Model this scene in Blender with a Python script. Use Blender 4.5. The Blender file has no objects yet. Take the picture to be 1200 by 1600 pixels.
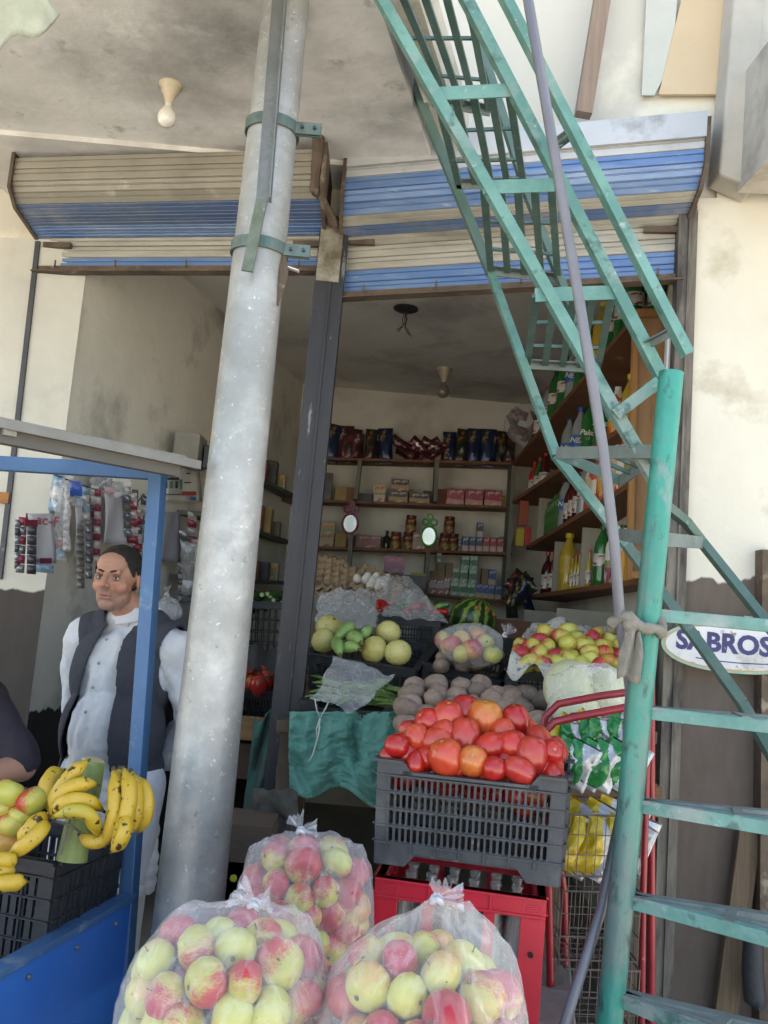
import bpy, bmesh, math, random
import numpy as np
from mathutils import Vector, Matrix, Euler, noise
random.seed(7); np.random.seed(7)
scn = bpy.context.scene
COL = scn.collection
V = Vector
PI = math.pi
# ------------------------------------------------------------------ camera
FPX = 1400.0; PITCH = math.atan(150/FPX); ROLL = 0.09
EYE = V((0, 0, 1.6))
_F = V((0, math.cos(PITCH), math.sin(PITCH))); _R0 = V((1, 0, 0)); _U0 = _R0.cross(_F)
_R = _R0*math.cos(ROLL) + _U0*math.sin(ROLL); _U = _U0*math.cos(ROLL) - _R0*math.sin(ROLL)
cam = bpy.data.cameras.new('camera'); camo = bpy.data.objects.new('camera', cam); COL.objects.link(camo)
cam.sensor_fit = 'VERTICAL'; cam.sensor_height = 24; cam.lens = FPX/1600*24
cam.clip_start = .05; cam.clip_end = 500
m = Matrix((( _R.x, _U.x, -_F.x, EYE.x), (_R.y, _U.y, -_F.y, EYE.y), (_R.z, _U.z, -_F.z, EYE.z), (0, 0, 0, 1)))
camo.matrix_world = m; scn.camera = camo
# ------------------------------------------------------------------ sky and sun
SUN_EL, SUN_AZ = math.radians(52), math.radians(28)      # the sun stands behind the building
w = bpy.data.worlds.new('World'); scn.world = w; w.use_nodes = True
nt = w.node_tree; bg = nt.nodes['Background']
sky = nt.nodes.new('ShaderNodeTexSky'); sky.sky_type = 'NISHITA'; sky.sun_disc = False
sky.sun_elevation = SUN_EL; sky.sun_rotation = SUN_AZ; sky.air_density = 1.0; sky.dust_density = 2.5
nt.links.new(sky.outputs[0], bg.inputs[0]); bg.inputs[1].default_value = 0.15
sl = bpy.data.lights.new('sun', 'SUN'); sl.energy = 4.5; sl.angle = math.radians(.5); sl.color = (1, .95, .87)
so = bpy.data.objects.new('sun', sl); COL.objects.link(so)
sdir = V((math.sin(SUN_AZ)*math.cos(SUN_EL), math.cos(SUN_AZ)*math.cos(SUN_EL), math.sin(SUN_EL)))
so.rotation_euler = sdir.to_track_quat('Z', 'Y').to_euler()
scn.view_settings.view_transform = 'Standard'; scn.view_settings.look = 'None'
scn.view_settings.gamma = 1; scn.view_settings.use_curve_mapping = False
scn.view_settings.exposure = 2.32
scn.view_settings.use_white_balance = True; scn.view_settings.white_balance_temperature = 7300; scn.view_settings.white_balance_tint = 8
scn.cycles.max_bounces = 9; scn.cycles.diffuse_bounces = 5; scn.cycles.transparent_max_bounces = 14
scn.cycles.caustics_reflective = False; scn.cycles.caustics_refractive = False

# ------------------------------------------------------------------ where a point of the photograph lies in the place
def ray(px, py): return _F + _R*((px-600)/FPX) + _U*((800-py)/FPX)
def P(px, py, Y):
    d = ray(px, py); return EYE + d*(Y/d.y)
def PZ(px, py, Z):
    d = ray(px, py); return EYE + d*((Z-1.6)/d.z)
def FP(px, py, off=0, a=3.42, b=.22):
    d = ray(px, py); return EYE + d*((a-off)/(d.y+b*d.x))
def WX(px, py, X):
    d = ray(px, py); return EYE + d*(X/d.x)
def proj(p):
    d = V(p)-EYE; z = d.dot(_F); return 600+FPX*d.dot(_R)/z, 800-FPX*d.dot(_U)/z
FA, FB = 3.42, .22
def fac(X, Z, off=0): return V((X, FA-off-FB*X, Z))          # a point on the shop front
FYAW = math.atan(-FB)

# ------------------------------------------------------------------ materials
def lin(c):
    if isinstance(c, str):
        c = c.lstrip('#'); c = [int(c[i:i+2], 16)/255 for i in (0, 2, 4)]
        c = [x/12.92 if x <= .04045 else ((x+.055)/1.055)**2.4 for x in c]
    return (c[0], c[1], c[2], 1)
_mc = {}
def N(nt, t, **k):
    n = nt.nodes.new(t)
    for a, b in k.items(): setattr(n, a, b)
    return n
def pm(key, c1, c2=None, scale=4, rough=.6, metal=0, bump=0, bscale=40, spots=None, coord='Object', spec=.5, coat=0, lo=.35, hi=.65, stretch=None, rand=0, alpha=1):
    """principled material: two colours mixed by noise, optional spots (colour, scale, low, high) and a bump"""
    if key in _mc: return _mc[key]
    m = bpy.data.materials.new(key); m.use_nodes = True; t = m.node_tree; L = t.links.new
    b = t.nodes['Principled BSDF']
    b.inputs['Roughness'].default_value = rough; b.inputs['Metallic'].default_value = metal
    b.inputs['Specular IOR Level'].default_value = spec; b.inputs['Coat Weight'].default_value = coat
    b.inputs['Coat Roughness'].default_value = .1
    if alpha < 1: b.inputs['Alpha'].default_value = alpha
    tc = N(t, 'ShaderNodeTexCoord'); src = tc.outputs[coord]
    if stretch:
        mp = N(t, 'ShaderNodeMapping'); mp.inputs['Scale'].default_value = stretch; L(src, mp.inputs[0]); src = mp.outputs[0]
    out = None
    def ramp(sc, lo_, hi_, det=6, off=0):
        no = N(t, 'ShaderNodeTexNoise'); no.inputs['Scale'].default_value = sc; no.inputs['Detail'].default_value = det; no.inputs['Roughness'].default_value = .62
        if off:
            mp2 = N(t, 'ShaderNodeMapping'); mp2.inputs['Location'].default_value = (off, off*.7, off*1.3); L(src, mp2.inputs[0]); L(mp2.outputs[0], no.inputs['Vector'])
        else: L(src, no.inputs['Vector'])
        mr = N(t, 'ShaderNodeMapRange'); mr.inputs['From Min'].default_value = lo_; mr.inputs['From Max'].default_value = hi_; L(no.outputs[0], mr.inputs[0]); return mr.outputs[0]
    def mix(a, bb, f):
        mx = N(t, 'ShaderNodeMix', data_type='RGBA'); L(f, mx.inputs[0])
        if isinstance(a, tuple): mx.inputs[6].default_value = a
        else: L(a, mx.inputs[6])
        if isinstance(bb, tuple): mx.inputs[7].default_value = bb
        else: L(bb, mx.inputs[7])
        return mx.outputs[2]
    out = lin(c1)
    if c2: out = mix(lin(c1), lin(c2), ramp(scale, lo, hi))
    for i, s in enumerate(spots or []): out = mix(out, lin(s[0]), ramp(s[1], s[2], s[3], 8, 3.1+i*5))
    if rand:
        oi = N(t, 'ShaderNodeObjectInfo'); hs = N(t, 'ShaderNodeHueSaturation')
        mr = N(t, 'ShaderNodeMapRange'); mr.inputs['To Min'].default_value = 1-rand; mr.inputs['To Max'].default_value = 1+rand*.6
        L(oi.outputs['Random'], mr.inputs[0]); L(mr.outputs[0], hs.inputs['Value'])
        if isinstance(out, tuple): hs.inputs['Color'].default_value = out
        else: L(out, hs.inputs['Color'])
        out = hs.outputs[0]
    if isinstance(out, tuple): b.inputs['Base Color'].default_value = out
    else: L(out, b.inputs['Base Color'])
    if bump:
        no = N(t, 'ShaderNodeTexNoise'); no.inputs['Scale'].default_value = bscale; no.inputs['Detail'].default_value = 7; L(src, no.inputs['Vector'])
        bp = N(t, 'ShaderNodeBump'); bp.inputs['Strength'].default_value = min(1, bump); bp.inputs['Distance'].default_value = .01 if bump <= 1 else .01*bump
        L(no.outputs[0], bp.inputs['Height']); L(bp.outputs[0], b.inputs['Normal'])
    _mc[key] = m; return m

def fruit(key, base, blush, base2=None, rough=.35, dirv=(1, .3, .5), thr=.15, soft=.5, streak=9, spots=None, rand=.5, coat=.15):
    """skin colour with a blush on one side, different on each fruit"""
    m = bpy.data.materials.new(key); m.use_nodes = True; t = m.node_tree; L = t.links.new
    b = t.nodes['Principled BSDF']; b.inputs['Roughness'].default_value = rough; b.inputs['Coat Weight'].default_value = coat; b.inputs['Coat Roughness'].default_value = .15
    b.inputs['Subsurface Weight'].default_value = .12; b.inputs['Subsurface Radius'].default_value = (.02, .012, .006); b.inputs['Subsurface Scale'].default_value = .5
    tc = N(t, 'ShaderNodeTexCoord'); oi = N(t, 'ShaderNodeObjectInfo')
    vr = N(t, 'ShaderNodeVectorMath', operation='NORMALIZE'); L(tc.outputs['Object'], vr.inputs[0])
    dt = N(t, 'ShaderNodeVectorMath', operation='DOT_PRODUCT'); L(vr.outputs[0], dt.inputs[0]); dt.inputs[1].default_value = V(dirv).normalized()
    mp = N(t, 'ShaderNodeMapping'); mp.inputs['Scale'].default_value = (1.6, 1.6, .35); L(vr.outputs[0], mp.inputs[0])
    ad = N(t, 'ShaderNodeVectorMath', operation='ADD'); L(mp.outputs[0], ad.inputs[0]); cmb = N(t, 'ShaderNodeCombineXYZ')
    mu = N(t, 'ShaderNodeMath', operation='MULTIPLY'); mu.inputs[1].default_value = 37; L(oi.outputs['Random'], mu.inputs[0]); L(mu.outputs[0], cmb.inputs[0]); L(cmb.outputs[0], ad.inputs[1])
    no = N(t, 'ShaderNodeTexNoise'); no.inputs['Scale'].default_value = streak; no.inputs['Detail'].default_value = 5; L(ad.outputs[0], no.inputs['Vector'])
    n2 = N(t, 'ShaderNodeTexNoise'); n2.inputs['Scale'].default_value = 1.7; n2.inputs['Detail'].default_value = 2; L(ad.outputs[0], n2.inputs['Vector'])
    def mth(op, a, bb):
        q = N(t, 'ShaderNodeMath', operation=op)
        for i, x in enumerate((a, bb)):
            if isinstance(x, (int, float)): q.inputs[i].default_value = x
            else: L(x, q.inputs[i])
        return q.outputs[0]
    s = mth('ADD', dt.outputs['Value'], mth('MULTIPLY', mth('SUBTRACT', no.outputs[0], .5), 1.5))
    s = mth('ADD', s, mth('MULTIPLY', mth('SUBTRACT', n2.outputs[0], .5), 1.6))
    s = mth('ADD', s, mth('MULTIPLY', mth('SUBTRACT', oi.outputs['Random'], .5), rand*2))
    mr = N(t, 'ShaderNodeMapRange', interpolation_type='SMOOTHSTEP'); mr.inputs['From Min'].default_value = thr-soft; mr.inputs['From Max'].default_value = thr+soft; L(s, mr.inputs[0])
    mb = N(t, 'ShaderNodeMix', data_type='RGBA'); L(n2.outputs[0], mb.inputs[0]); mb.inputs[6].default_value = lin(base); mb.inputs[7].default_value = lin(base2 or base)
    mx = N(t, 'ShaderNodeMix', data_type='RGBA'); L(mr.outputs[0], mx.inputs[0]); L(mb.outputs[2], mx.inputs[6]); mx.inputs[7].default_value = lin(blush)
    out = mx.outputs[2]
    for i, sp in enumerate(spots or []):
        n3 = N(t, 'ShaderNodeTexNoise'); n3.inputs['Scale'].default_value = sp[1]; n3.inputs['Detail'].default_value = 4
        a3 = N(t, 'ShaderNodeVectorMath', operation='ADD'); L(tc.outputs['Object'], a3.inputs[0]); L(cmb.outputs[0], a3.inputs[1]); L(a3.outputs[0], n3.inputs['Vector'])
        r3 = N(t, 'ShaderNodeMapRange'); r3.inputs['From Min'].default_value = sp[2]; r3.inputs['From Max'].default_value = sp[3]; L(n3.outputs[0], r3.inputs[0])
        m3 = N(t, 'ShaderNodeMix', data_type='RGBA'); L(r3.outputs[0], m3.inputs[0]); L(out, m3.inputs[6]); m3.inputs[7].default_value = lin(sp[0]); out = m3.outputs[2]
    L(out, b.inputs['Base Color']); return m

def plastic(key, col='#f4f4f6', base=.2, edge=.75, rough=.22, bump=.5, streak=30, wr=None):
    """thin film: mostly clear, whiter at grazing angles and along its creases"""
    m = bpy.data.materials.new(key); m.use_nodes = True; t = m.node_tree; L = t.links.new
    b = t.nodes['Principled BSDF']; b.inputs['Base Color'].default_value = lin(col); b.inputs['Roughness'].default_value = rough; b.inputs['Specular IOR Level'].default_value = .9
    b.inputs['Coat Weight'].default_value = .5; b.inputs['Coat Roughness'].default_value = .08
    tr = N(t, 'ShaderNodeBsdfTransparent'); tr.inputs[0].default_value = (.97, .97, .98, 1)
    tc = N(t, 'ShaderNodeTexCoord'); mp = N(t, 'ShaderNodeMapping'); mp.inputs['Scale'].default_value = wr or (1, 1, .35); L(tc.outputs['Object'], mp.inputs[0])
    no = N(t, 'ShaderNodeTexNoise'); no.inputs['Scale'].default_value = streak; no.inputs['Detail'].default_value = 4; no.inputs['Distortion'].default_value = 1.2; L(mp.outputs[0], no.inputs['Vector'])
    # thin bright crease lines: ridges of the noise
    sb = N(t, 'ShaderNodeMath', operation='SUBTRACT'); L(no.outputs[0], sb.inputs[0]); sb.inputs[1].default_value = .5
    ab = N(t, 'ShaderNodeMath', operation='ABSOLUTE'); L(sb.outputs[0], ab.inputs[0])
    cr = N(t, 'ShaderNodeMapRange'); cr.inputs['From Min'].default_value = 0; cr.inputs['From Max'].default_value = .05; cr.inputs['To Min'].default_value = .10; cr.inputs['To Max'].default_value = 0; L(ab.outputs[0], cr.inputs[0])
    bp = N(t, 'ShaderNodeBump'); bp.inputs['Strength'].default_value = bump; bp.inputs['Distance'].default_value = .012; L(no.outputs[0], bp.inputs['Height'])
    L(bp.outputs[0], b.inputs['Normal'])
    lw = N(t, 'ShaderNodeLayerWeight'); lw.inputs[0].default_value = .35; L(bp.outputs[0], lw.inputs['Normal'])
    mr = N(t, 'ShaderNodeMapRange'); mr.inputs['To Min'].default_value = base; mr.inputs['To Max'].default_value = edge; L(lw.outputs['Facing'], mr.inputs[0])
    ad = N(t, 'ShaderNodeMath', operation='ADD', use_clamp=True); L(mr.outputs[0], ad.inputs[0]); L(cr.outputs[0], ad.inputs[1])
    mx = N(t, 'ShaderNodeMixShader'); L(ad.outputs[0], mx.inputs[0]); L(tr.outputs[0], mx.inputs[1]); L(b.outputs[0], mx.inputs[2])
    L(mx.outputs[0], t.nodes['Material Output'].inputs[0]); return m

def printed(key, bands, rough=.4, coord='Generated', noise_amt=.04, blob=None, metal=0, axis=2):
    """packaging print: horizontal bands [(from height 0-1, colour)...] with wobbly edges and an optional blob"""
    if key in _mc: return _mc[key]
    m = bpy.data.materials.new(key); m.use_nodes = True; t = m.node_tree; L = t.links.new
    b = t.nodes['Principled BSDF']; b.inputs['Roughness'].default_value = rough; b.inputs['Metallic'].default_value = metal
    tc = N(t, 'ShaderNodeTexCoord'); sx = N(t, 'ShaderNodeSeparateXYZ'); L(tc.outputs[coord], sx.inputs[0])
    no = N(t, 'ShaderNodeTexNoise'); no.inputs['Scale'].default_value = 6; L(tc.outputs[coord], no.inputs['Vector'])
    mm = N(t, 'ShaderNodeMath', operation='MULTIPLY_ADD'); L(no.outputs[0], mm.inputs[0]); mm.inputs[1].default_value = noise_amt*2; L(sx.outputs[axis], mm.inputs[2])
    cr = N(t, 'ShaderNodeValToRGB'); cr.color_ramp.interpolation = 'CONSTANT'; L(mm.outputs[0], cr.inputs[0])
    e = cr.color_ramp.elements
    while len(e) < len(bands): e.new(.5)
    for i, (h, c) in enumerate(bands): e[i].position = min(1, h+(noise_amt if h else 0)); e[i].color = lin(c)
    out = cr.outputs[0]
    n2 = N(t, 'ShaderNodeTexNoise'); n2.inputs['Scale'].default_value = 3.2; n2.inputs['Detail'].default_value = 5; L(tc.outputs[coord], n2.inputs['Vector'])
    r2 = N(t, 'ShaderNodeMapRange'); r2.inputs['From Min'].default_value = .56; r2.inputs['From Max'].default_value = .60; L(n2.outputs[0], r2.inputs[0])
    m2 = N(t, 'ShaderNodeMix', data_type='RGBA'); L(r2.outputs[0], m2.inputs[0]); L(out, m2.inputs[6]); m2.inputs[7].default_value = lin(blob or '#cfc8b8')
    L(m2.outputs[2], b.inputs['Base Color']); _mc[key] = m; return m

# ------------------------------------------------------------------ mesh building
class MB:
    def __init__(s): s.v = []; s.f = []; s.mi = []; s.k = 0
    def add(s, vs, fs, k=None):
        n = len(s.v); s.v += [V(p) for p in vs]; s.f += [tuple(i+n for i in f) for f in fs]; s.mi += [s.k if k is None else k]*len(fs); return s
    def box(s, c, size, rot=None, k=None):
        c = V(c); x, y, z = [q/2 for q in size]
        vs = [V((i*x, j*y, l*z)) for i in (-1, 1) for j in (-1, 1) for l in (-1, 1)]
        if rot is not None:
            R = rot if isinstance(rot, Matrix) else Euler(rot).to_matrix(); vs = [R @ p for p in vs]
        return s.add([p+c for p in vs], [(0, 1, 3, 2), (4, 6, 7, 5), (0, 4, 5, 1), (2, 3, 7, 6), (0, 2, 6, 4), (1, 5, 7, 3)], k)
    def bar(s, p0, p1, w, h=None, up=(0, 0, 1), k=None):
        """box from p0 to p1; w across, h along up"""
        p0, p1 = V(p0), V(p1); d = p1-p0; L = d.length; d.normalize(); up = V(up); sd = d.cross(up)
        if sd.length < 1e-4: sd = d.cross(V((1, 0, 0)))
        sd.normalize(); u = sd.cross(d); h = h or w
        R = Matrix((sd, d, u)).transposed()
        return s.box((p0+p1)/2, (w, L, h), R, k)
    def tube(s, pts, r, n=10, k=None, cap=True):
        pts = [V(p) for p in pts]; m_ = len(pts); rs = r if isinstance(r, (list, tuple)) else [r]*m_
        vs = []; prev = None
        for i, p in enumerate(pts):
            d = (pts[min(i+1, m_-1)]-pts[max(i-1, 0)]).normalized()
            if prev is None: a = d.orthogonal().normalized()
            else:
                a = prev-d*prev.dot(d); a = a.normalized() if a.length > 1e-6 else d.orthogonal().normalized()
            prev = a; b = d.cross(a)
            vs += [p+(a*math.cos(2*PI*j/n)+b*math.sin(2*PI*j/n))*rs[i] for j in range(n)]
        fs = [(i*n+j, i*n+(j+1) % n, (i+1)*n+(j+1) % n, (i+1)*n+j) for i in range(m_-1) for j in range(n)]
        if cap: fs += [tuple(range(n-1, -1, -1)), tuple(range((m_-1)*n, m_*n))]
        return s.add(vs, fs, k)
    def lathe(s, prof, c=(0, 0, 0), n=16, R=None, k=None, sx=1, sy=1):
        c = V(c); vs = []
        for r, z in prof:
            for j in range(n):
                p = V((r*math.cos(2*PI*j/n)*sx, r*math.sin(2*PI*j/n)*sy, z)); vs.append((R @ p if R else p)+c)
        m_ = len(prof)
        fs = [(i*n+j, i*n+(j+1) % n, (i+1)*n+(j+1) % n, (i+1)*n+j) for i in range(m_-1) for j in range(n)]
        fs += [tuple(range(n-1, -1, -1)), tuple(range((m_-1)*n, m_*n))]
        return s.add(vs, fs, k)
    def ball(s, c, r, n=14, m=9, k=None, R=None):
        r = r if isinstance(r, (tuple, list)) else (r, r, r)
        prof = [(max(1e-4, math.sin(PI*i/m)), -math.cos(PI*i/m)) for i in range(m+1)]
        vs = []; c = V(c)
        for q, z in prof:
            for j in range(n):
                p = V((q*math.cos(2*PI*j/n)*r[0], q*math.sin(2*PI*j/n)*r[1], z*r[2])); vs.append((R @ p if R else p)+c)
        fs = [(i*n+j, i*n+(j+1) % n, (i+1)*n+(j+1) % n, (i+1)*n+j) for i in range(m) for j in range(n)]
        return s.add(vs, fs, k)
    def prism(s, poly, d, k=None):
        """closed polygon of 3-D points swept by vector d"""
        n = len(poly); d = V(d); vs = [V(p) for p in poly]+[V(p)+d for p in poly]
        return s.add(vs, [tuple(range(n-1, -1, -1)), tuple(range(n, 2*n))]+[(i, (i+1) % n, n+(i+1) % n, n+i) for i in range(n)], k)
    def grid(s, fn, nu, nv, k=None):
        vs = [fn(i/nu, j/nv) for i in range(nu+1) for j in range(nv+1)]
        return s.add(vs, [(i*(nv+1)+j, (i+1)*(nv+1)+j, (i+1)*(nv+1)+j+1, i*(nv+1)+j+1) for i in range(nu) for j in range(nv)], k)
    def mesh(s, name, mats, smooth=False, off=None, fix=True):
        me = bpy.data.meshes.new(name); o = off or V((0, 0, 0))
        me.from_pydata([tuple(p-o) for p in s.v], [], s.f)
        for m_ in (mats if isinstance(mats, (list, tuple)) else [mats]): me.materials.append(m_)
        if any(s.mi): me.polygons.foreach_set('material_index', s.mi)
        if fix:
            bm = bmesh.new(); bm.from_mesh(me); bmesh.ops.recalc_face_normals(bm, faces=bm.faces); bm.to_mesh(me); bm.free()
        if smooth:
            me.polygons.foreach_set('use_smooth', [True]*len(me.polygons))
            if smooth != 'all':
                try: me.set_sharp_from_angle(angle=math.radians(smooth if smooth > 1 else 45))
                except Exception: pass
        return me
def link(name, me, parent=None, loc=(0, 0, 0), rot=None, scale=None):
    o = bpy.data.objects.new(name, me); COL.objects.link(o); o.parent = parent; o.location = loc
    if rot is not None: o.rotation_euler = rot
    if scale is not None: o.scale = scale if isinstance(scale, (tuple, list, Vector)) else (scale,)*3
    return o
def wloc(o):
    l = V((0, 0, 0))
    while o is not None: l += o.location; o = o.parent
    return l
def tag(o, label, cat, group=None, kind=None):
    if label: o['label'] = label
    if cat: o['category'] = cat
    if group: o['group'] = group
    if kind: o['kind'] = kind
    return o
def thing(name, label, cat, loc=(0, 0, 0), rot=None, group=None):
    o = bpy.data.objects.new(name, None); COL.objects.link(o); o.location = loc; o.empty_display_size = .05
    if rot is not None: o.rotation_euler = rot
    return tag(o, label, cat, group)
def part(name, mb, mat, root, smooth=False, label=None, world=True, bevel=0, kind=None, fix=True):
    """one mesh of the thing root; world: the points are world points and root is not turned"""
    me = mb.mesh(name, mat, smooth, wloc(root) if world else None, fix); o = link(name, me, root)
    if label: o['label'] = label
    if kind: o['kind'] = kind
    if bevel: bev(o, bevel)
    return o
def bev(o, wd, seg=2):
    b = o.modifiers.new('bevel', 'BEVEL'); b.width = wd; b.segments = seg; b.limit_method = 'ANGLE'; b.angle_limit = math.radians(40)
def solo(name, mb, mat, label, cat, group=None, smooth=False, bevel=0, kind=None, fix=True):
    lo = [min(p[i] for p in mb.v) for i in range(3)]; hi = [max(p[i] for p in mb.v) for i in range(3)]
    c = V(((lo[0]+hi[0])/2, (lo[1]+hi[1])/2, lo[2])); o = link(name, mb.mesh(name, mat, smooth, c, fix), None, c)
    if bevel: bev(o, bevel)
    return tag(o, label, cat, group, kind)
def struct(name, mb, mat, smooth=False, bevel=0):
    return solo(name, mb, mat, None, None, None, smooth, bevel, 'structure')
def clone(o, parent=None, loc=None, rot=None, label=None):
    c = o.copy(); COL.objects.link(c); c.parent = parent
    if loc is not None: c.location = loc
    if rot is not None: c.rotation_euler = rot
    if label: c['label'] = label
    for ch in list(o.children): clone(ch, c)
    return c
ORD = ['first', 'second', 'third', 'fourth', 'fifth', 'sixth', 'seventh', 'eighth', 'ninth', 'tenth', 'eleventh', 'twelfth', 'thirteenth', 'fourteenth', 'fifteenth', 'sixteenth', 'seventeenth', 'eighteenth', 'nineteenth', 'twentieth']
def rank(objs, rows, fmt, off=(0, 0, 0)):
    """give each thing a label by its row (from the top) and its place in the row as the photograph shows them"""
    pts = [(proj(wloc(o)+V(off)), o) for o in objs]; pts.sort(key=lambda q: q[0][1]); n = len(pts); per = math.ceil(n/rows)
    for r in range(rows):
        row = sorted(pts[r*per:(r+1)*per], key=lambda q: q[0][0])
        rn = (['topmost', 'bottom'] if rows == 2 else ['topmost', 'second', 'third', 'fourth', 'fifth', 'sixth', 'seventh', 'eighth', 'ninth', 'tenth'])[r]
        for i, (_, o) in enumerate(row): o['label'] = fmt.format(row=rn, col=ORD[min(i, len(ORD)-1)])
def nz(p, s=1., o=0.): return noise.noise(V(p)*s+V((o, o*.7, o*.3)))
def textmesh(s, size, ext=.001, bold=0, shear=0):
    cu = bpy.data.curves.new('t', 'FONT'); cu.body = s; cu.size = size; cu.extrude = ext; cu.align_x = 'CENTER'; cu.align_y = 'CENTER'; cu.offset = bold; cu.shear = shear; cu.resolution_u = 3
    o = bpy.data.objects.new('t', cu); COL.objects.link(o); me = bpy.data.meshes.new_from_object(o.evaluated_get(bpy.context.evaluated_depsgraph_get()))
    bpy.data.objects.remove(o); return me
def put_text(name, s, size, mat, root, loc, rotm, bold=0, shear=0, ext=.0008, sx=1, label=None):
    me = textmesh(s, size, ext, bold, shear); me.transform(rotm.to_4x4() @ Matrix.Diagonal((sx, 1, 1, 1))); me.materials.clear(); me.materials.append(mat)
    o = link(name, me, root, V(loc)-(wloc(root) if root and not root.rotation_euler.z else V((0, 0, 0))))
    if label: o['label'] = label
    return o
def frame(xdir, ydir):
    x = V(xdir).normalized(); y = V(ydir); y = (y-x*y.dot(x)).normalized(); z = x.cross(y); return Matrix((x, y, z)).transposed()
# ------------------------------------------------------------------ the setting
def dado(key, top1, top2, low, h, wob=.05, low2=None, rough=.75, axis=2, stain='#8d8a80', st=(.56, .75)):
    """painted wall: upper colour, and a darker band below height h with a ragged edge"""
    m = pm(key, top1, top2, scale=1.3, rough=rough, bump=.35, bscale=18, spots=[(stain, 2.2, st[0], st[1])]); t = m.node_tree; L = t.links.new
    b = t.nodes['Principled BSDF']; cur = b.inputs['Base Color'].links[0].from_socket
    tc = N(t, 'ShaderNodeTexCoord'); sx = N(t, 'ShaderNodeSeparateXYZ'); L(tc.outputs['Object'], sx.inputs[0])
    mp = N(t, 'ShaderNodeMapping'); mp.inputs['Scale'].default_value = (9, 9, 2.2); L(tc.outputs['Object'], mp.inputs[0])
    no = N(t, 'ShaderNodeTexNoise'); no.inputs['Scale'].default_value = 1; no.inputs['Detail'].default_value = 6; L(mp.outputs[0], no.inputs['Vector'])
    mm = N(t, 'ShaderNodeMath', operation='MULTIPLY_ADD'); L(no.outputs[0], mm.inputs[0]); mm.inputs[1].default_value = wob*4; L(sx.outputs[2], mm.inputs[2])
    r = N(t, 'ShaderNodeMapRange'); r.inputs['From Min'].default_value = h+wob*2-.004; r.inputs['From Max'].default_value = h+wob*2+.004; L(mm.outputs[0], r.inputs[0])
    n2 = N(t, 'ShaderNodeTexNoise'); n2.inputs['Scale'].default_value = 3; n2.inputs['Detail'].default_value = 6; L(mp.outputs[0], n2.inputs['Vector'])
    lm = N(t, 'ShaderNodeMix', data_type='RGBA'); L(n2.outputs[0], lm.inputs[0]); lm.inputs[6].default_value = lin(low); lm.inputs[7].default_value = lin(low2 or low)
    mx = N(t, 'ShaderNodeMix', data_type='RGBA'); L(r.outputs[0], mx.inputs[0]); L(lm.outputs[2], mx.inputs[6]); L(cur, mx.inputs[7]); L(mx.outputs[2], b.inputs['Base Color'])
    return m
XL, XR = FP(66, 425).x, FP(1068, 430).x
FLOOR = .12
g = MB().add([(-150, -150, 0), (150, -150, 0), (150, 150, 0), (-150, 150, 0)], [(0, 1, 2, 3)])
struct('ground', g, pm('dusty_road', '#b0aba2', '#bdb8ae', 3, .95, bump=.5, bscale=25, spots=[('#8d887e', .8, .5, .7)]))
g = MB().box((0, 5.1, FLOOR/2), (3.9, 4.2, FLOOR)); struct('floor', g, pm('shop_floor', '#807c74', '#8f8a80', 3, .8, bump=.3))
cement = pm('cement_ceiling', '#dcdad6', '#c6c4c0', 1.6, .85, bump=.6, bscale=9, spots=[('#9a9894', 1.1, .52, .74), ('#e0deda', 2.6, .58, .7), ('#5f5e5b', .7, .58, .76), ('#8a8884', 9, .6, .75)])
# inside of the shop
BY = 6.86; ZC = 3.28
LWb = V((-.70, BY, 0)); _d = ray(97, 690); _t = ((V((-1.36, 3.86, 0))-EYE).dot(V((1, -.22, 0))))/_d.dot(V((1, -.22, 0))); LWn = EYE+_d*_t; LWn.z = 0
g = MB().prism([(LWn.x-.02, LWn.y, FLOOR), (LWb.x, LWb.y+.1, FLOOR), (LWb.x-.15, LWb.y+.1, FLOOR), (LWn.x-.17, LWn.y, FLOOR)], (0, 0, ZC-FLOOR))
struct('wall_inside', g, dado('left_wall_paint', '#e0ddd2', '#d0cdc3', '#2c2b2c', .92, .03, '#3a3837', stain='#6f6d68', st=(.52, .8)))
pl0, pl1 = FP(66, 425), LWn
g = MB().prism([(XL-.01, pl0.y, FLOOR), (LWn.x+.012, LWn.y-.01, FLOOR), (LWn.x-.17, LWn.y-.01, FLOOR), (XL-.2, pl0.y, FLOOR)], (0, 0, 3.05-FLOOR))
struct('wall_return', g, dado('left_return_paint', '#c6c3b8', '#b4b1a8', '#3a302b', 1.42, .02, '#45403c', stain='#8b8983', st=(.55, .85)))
backp = pm('back_wall_paint', '#d8d4c9', '#c8c4b9', 1.5, .85, bump=.25, bscale=14, spots=[('#8a867d', 1.7, .5, .8)])
g = MB().box((.35, BY+.1, (ZC+FLOOR)/2), (2.4, .18, ZC-FLOOR)); struct('back_wall', g, backp)
g = MB().prism([(1.22, 3.3, FLOOR), (1.36, BY, FLOOR), (1.5, BY, FLOOR), (1.5, 3.3, FLOOR)], (0, 0, ZC-FLOOR)); struct('wall_of_shelves', g, backp)
g = MB().box((.0, 5.2, ZC+.07), (3.6, 3.8, .14)); struct('ceiling', g, pm('inside_ceiling', '#dedcd7', '#cecbc6', 1.5, .9, bump=.5, bscale=10, spots=[('#96948f', 1.3, .52, .75), ('#65635f', .9, .63, .75)]))
# front wall above the shutters, carried up out of view to keep the sun off the front
upm = pm('upper_plaster', '#cdc8bb', '#c0baac', .9, .85, bump=.3, bscale=9, spots=[('#dcd6c4', 1.7, .5, .6), ('#a9a08c', .7, .6, .75)])
g = MB().prism([fac(-6, 3.0, -.02), fac(XR+.1, 3.0, -.02), fac(XR+.1, 3.0, -.22), fac(-6, 3.0, -.22)], (0, 0, 3.6)); struct('wall_above_shutters', g, upm)
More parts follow.
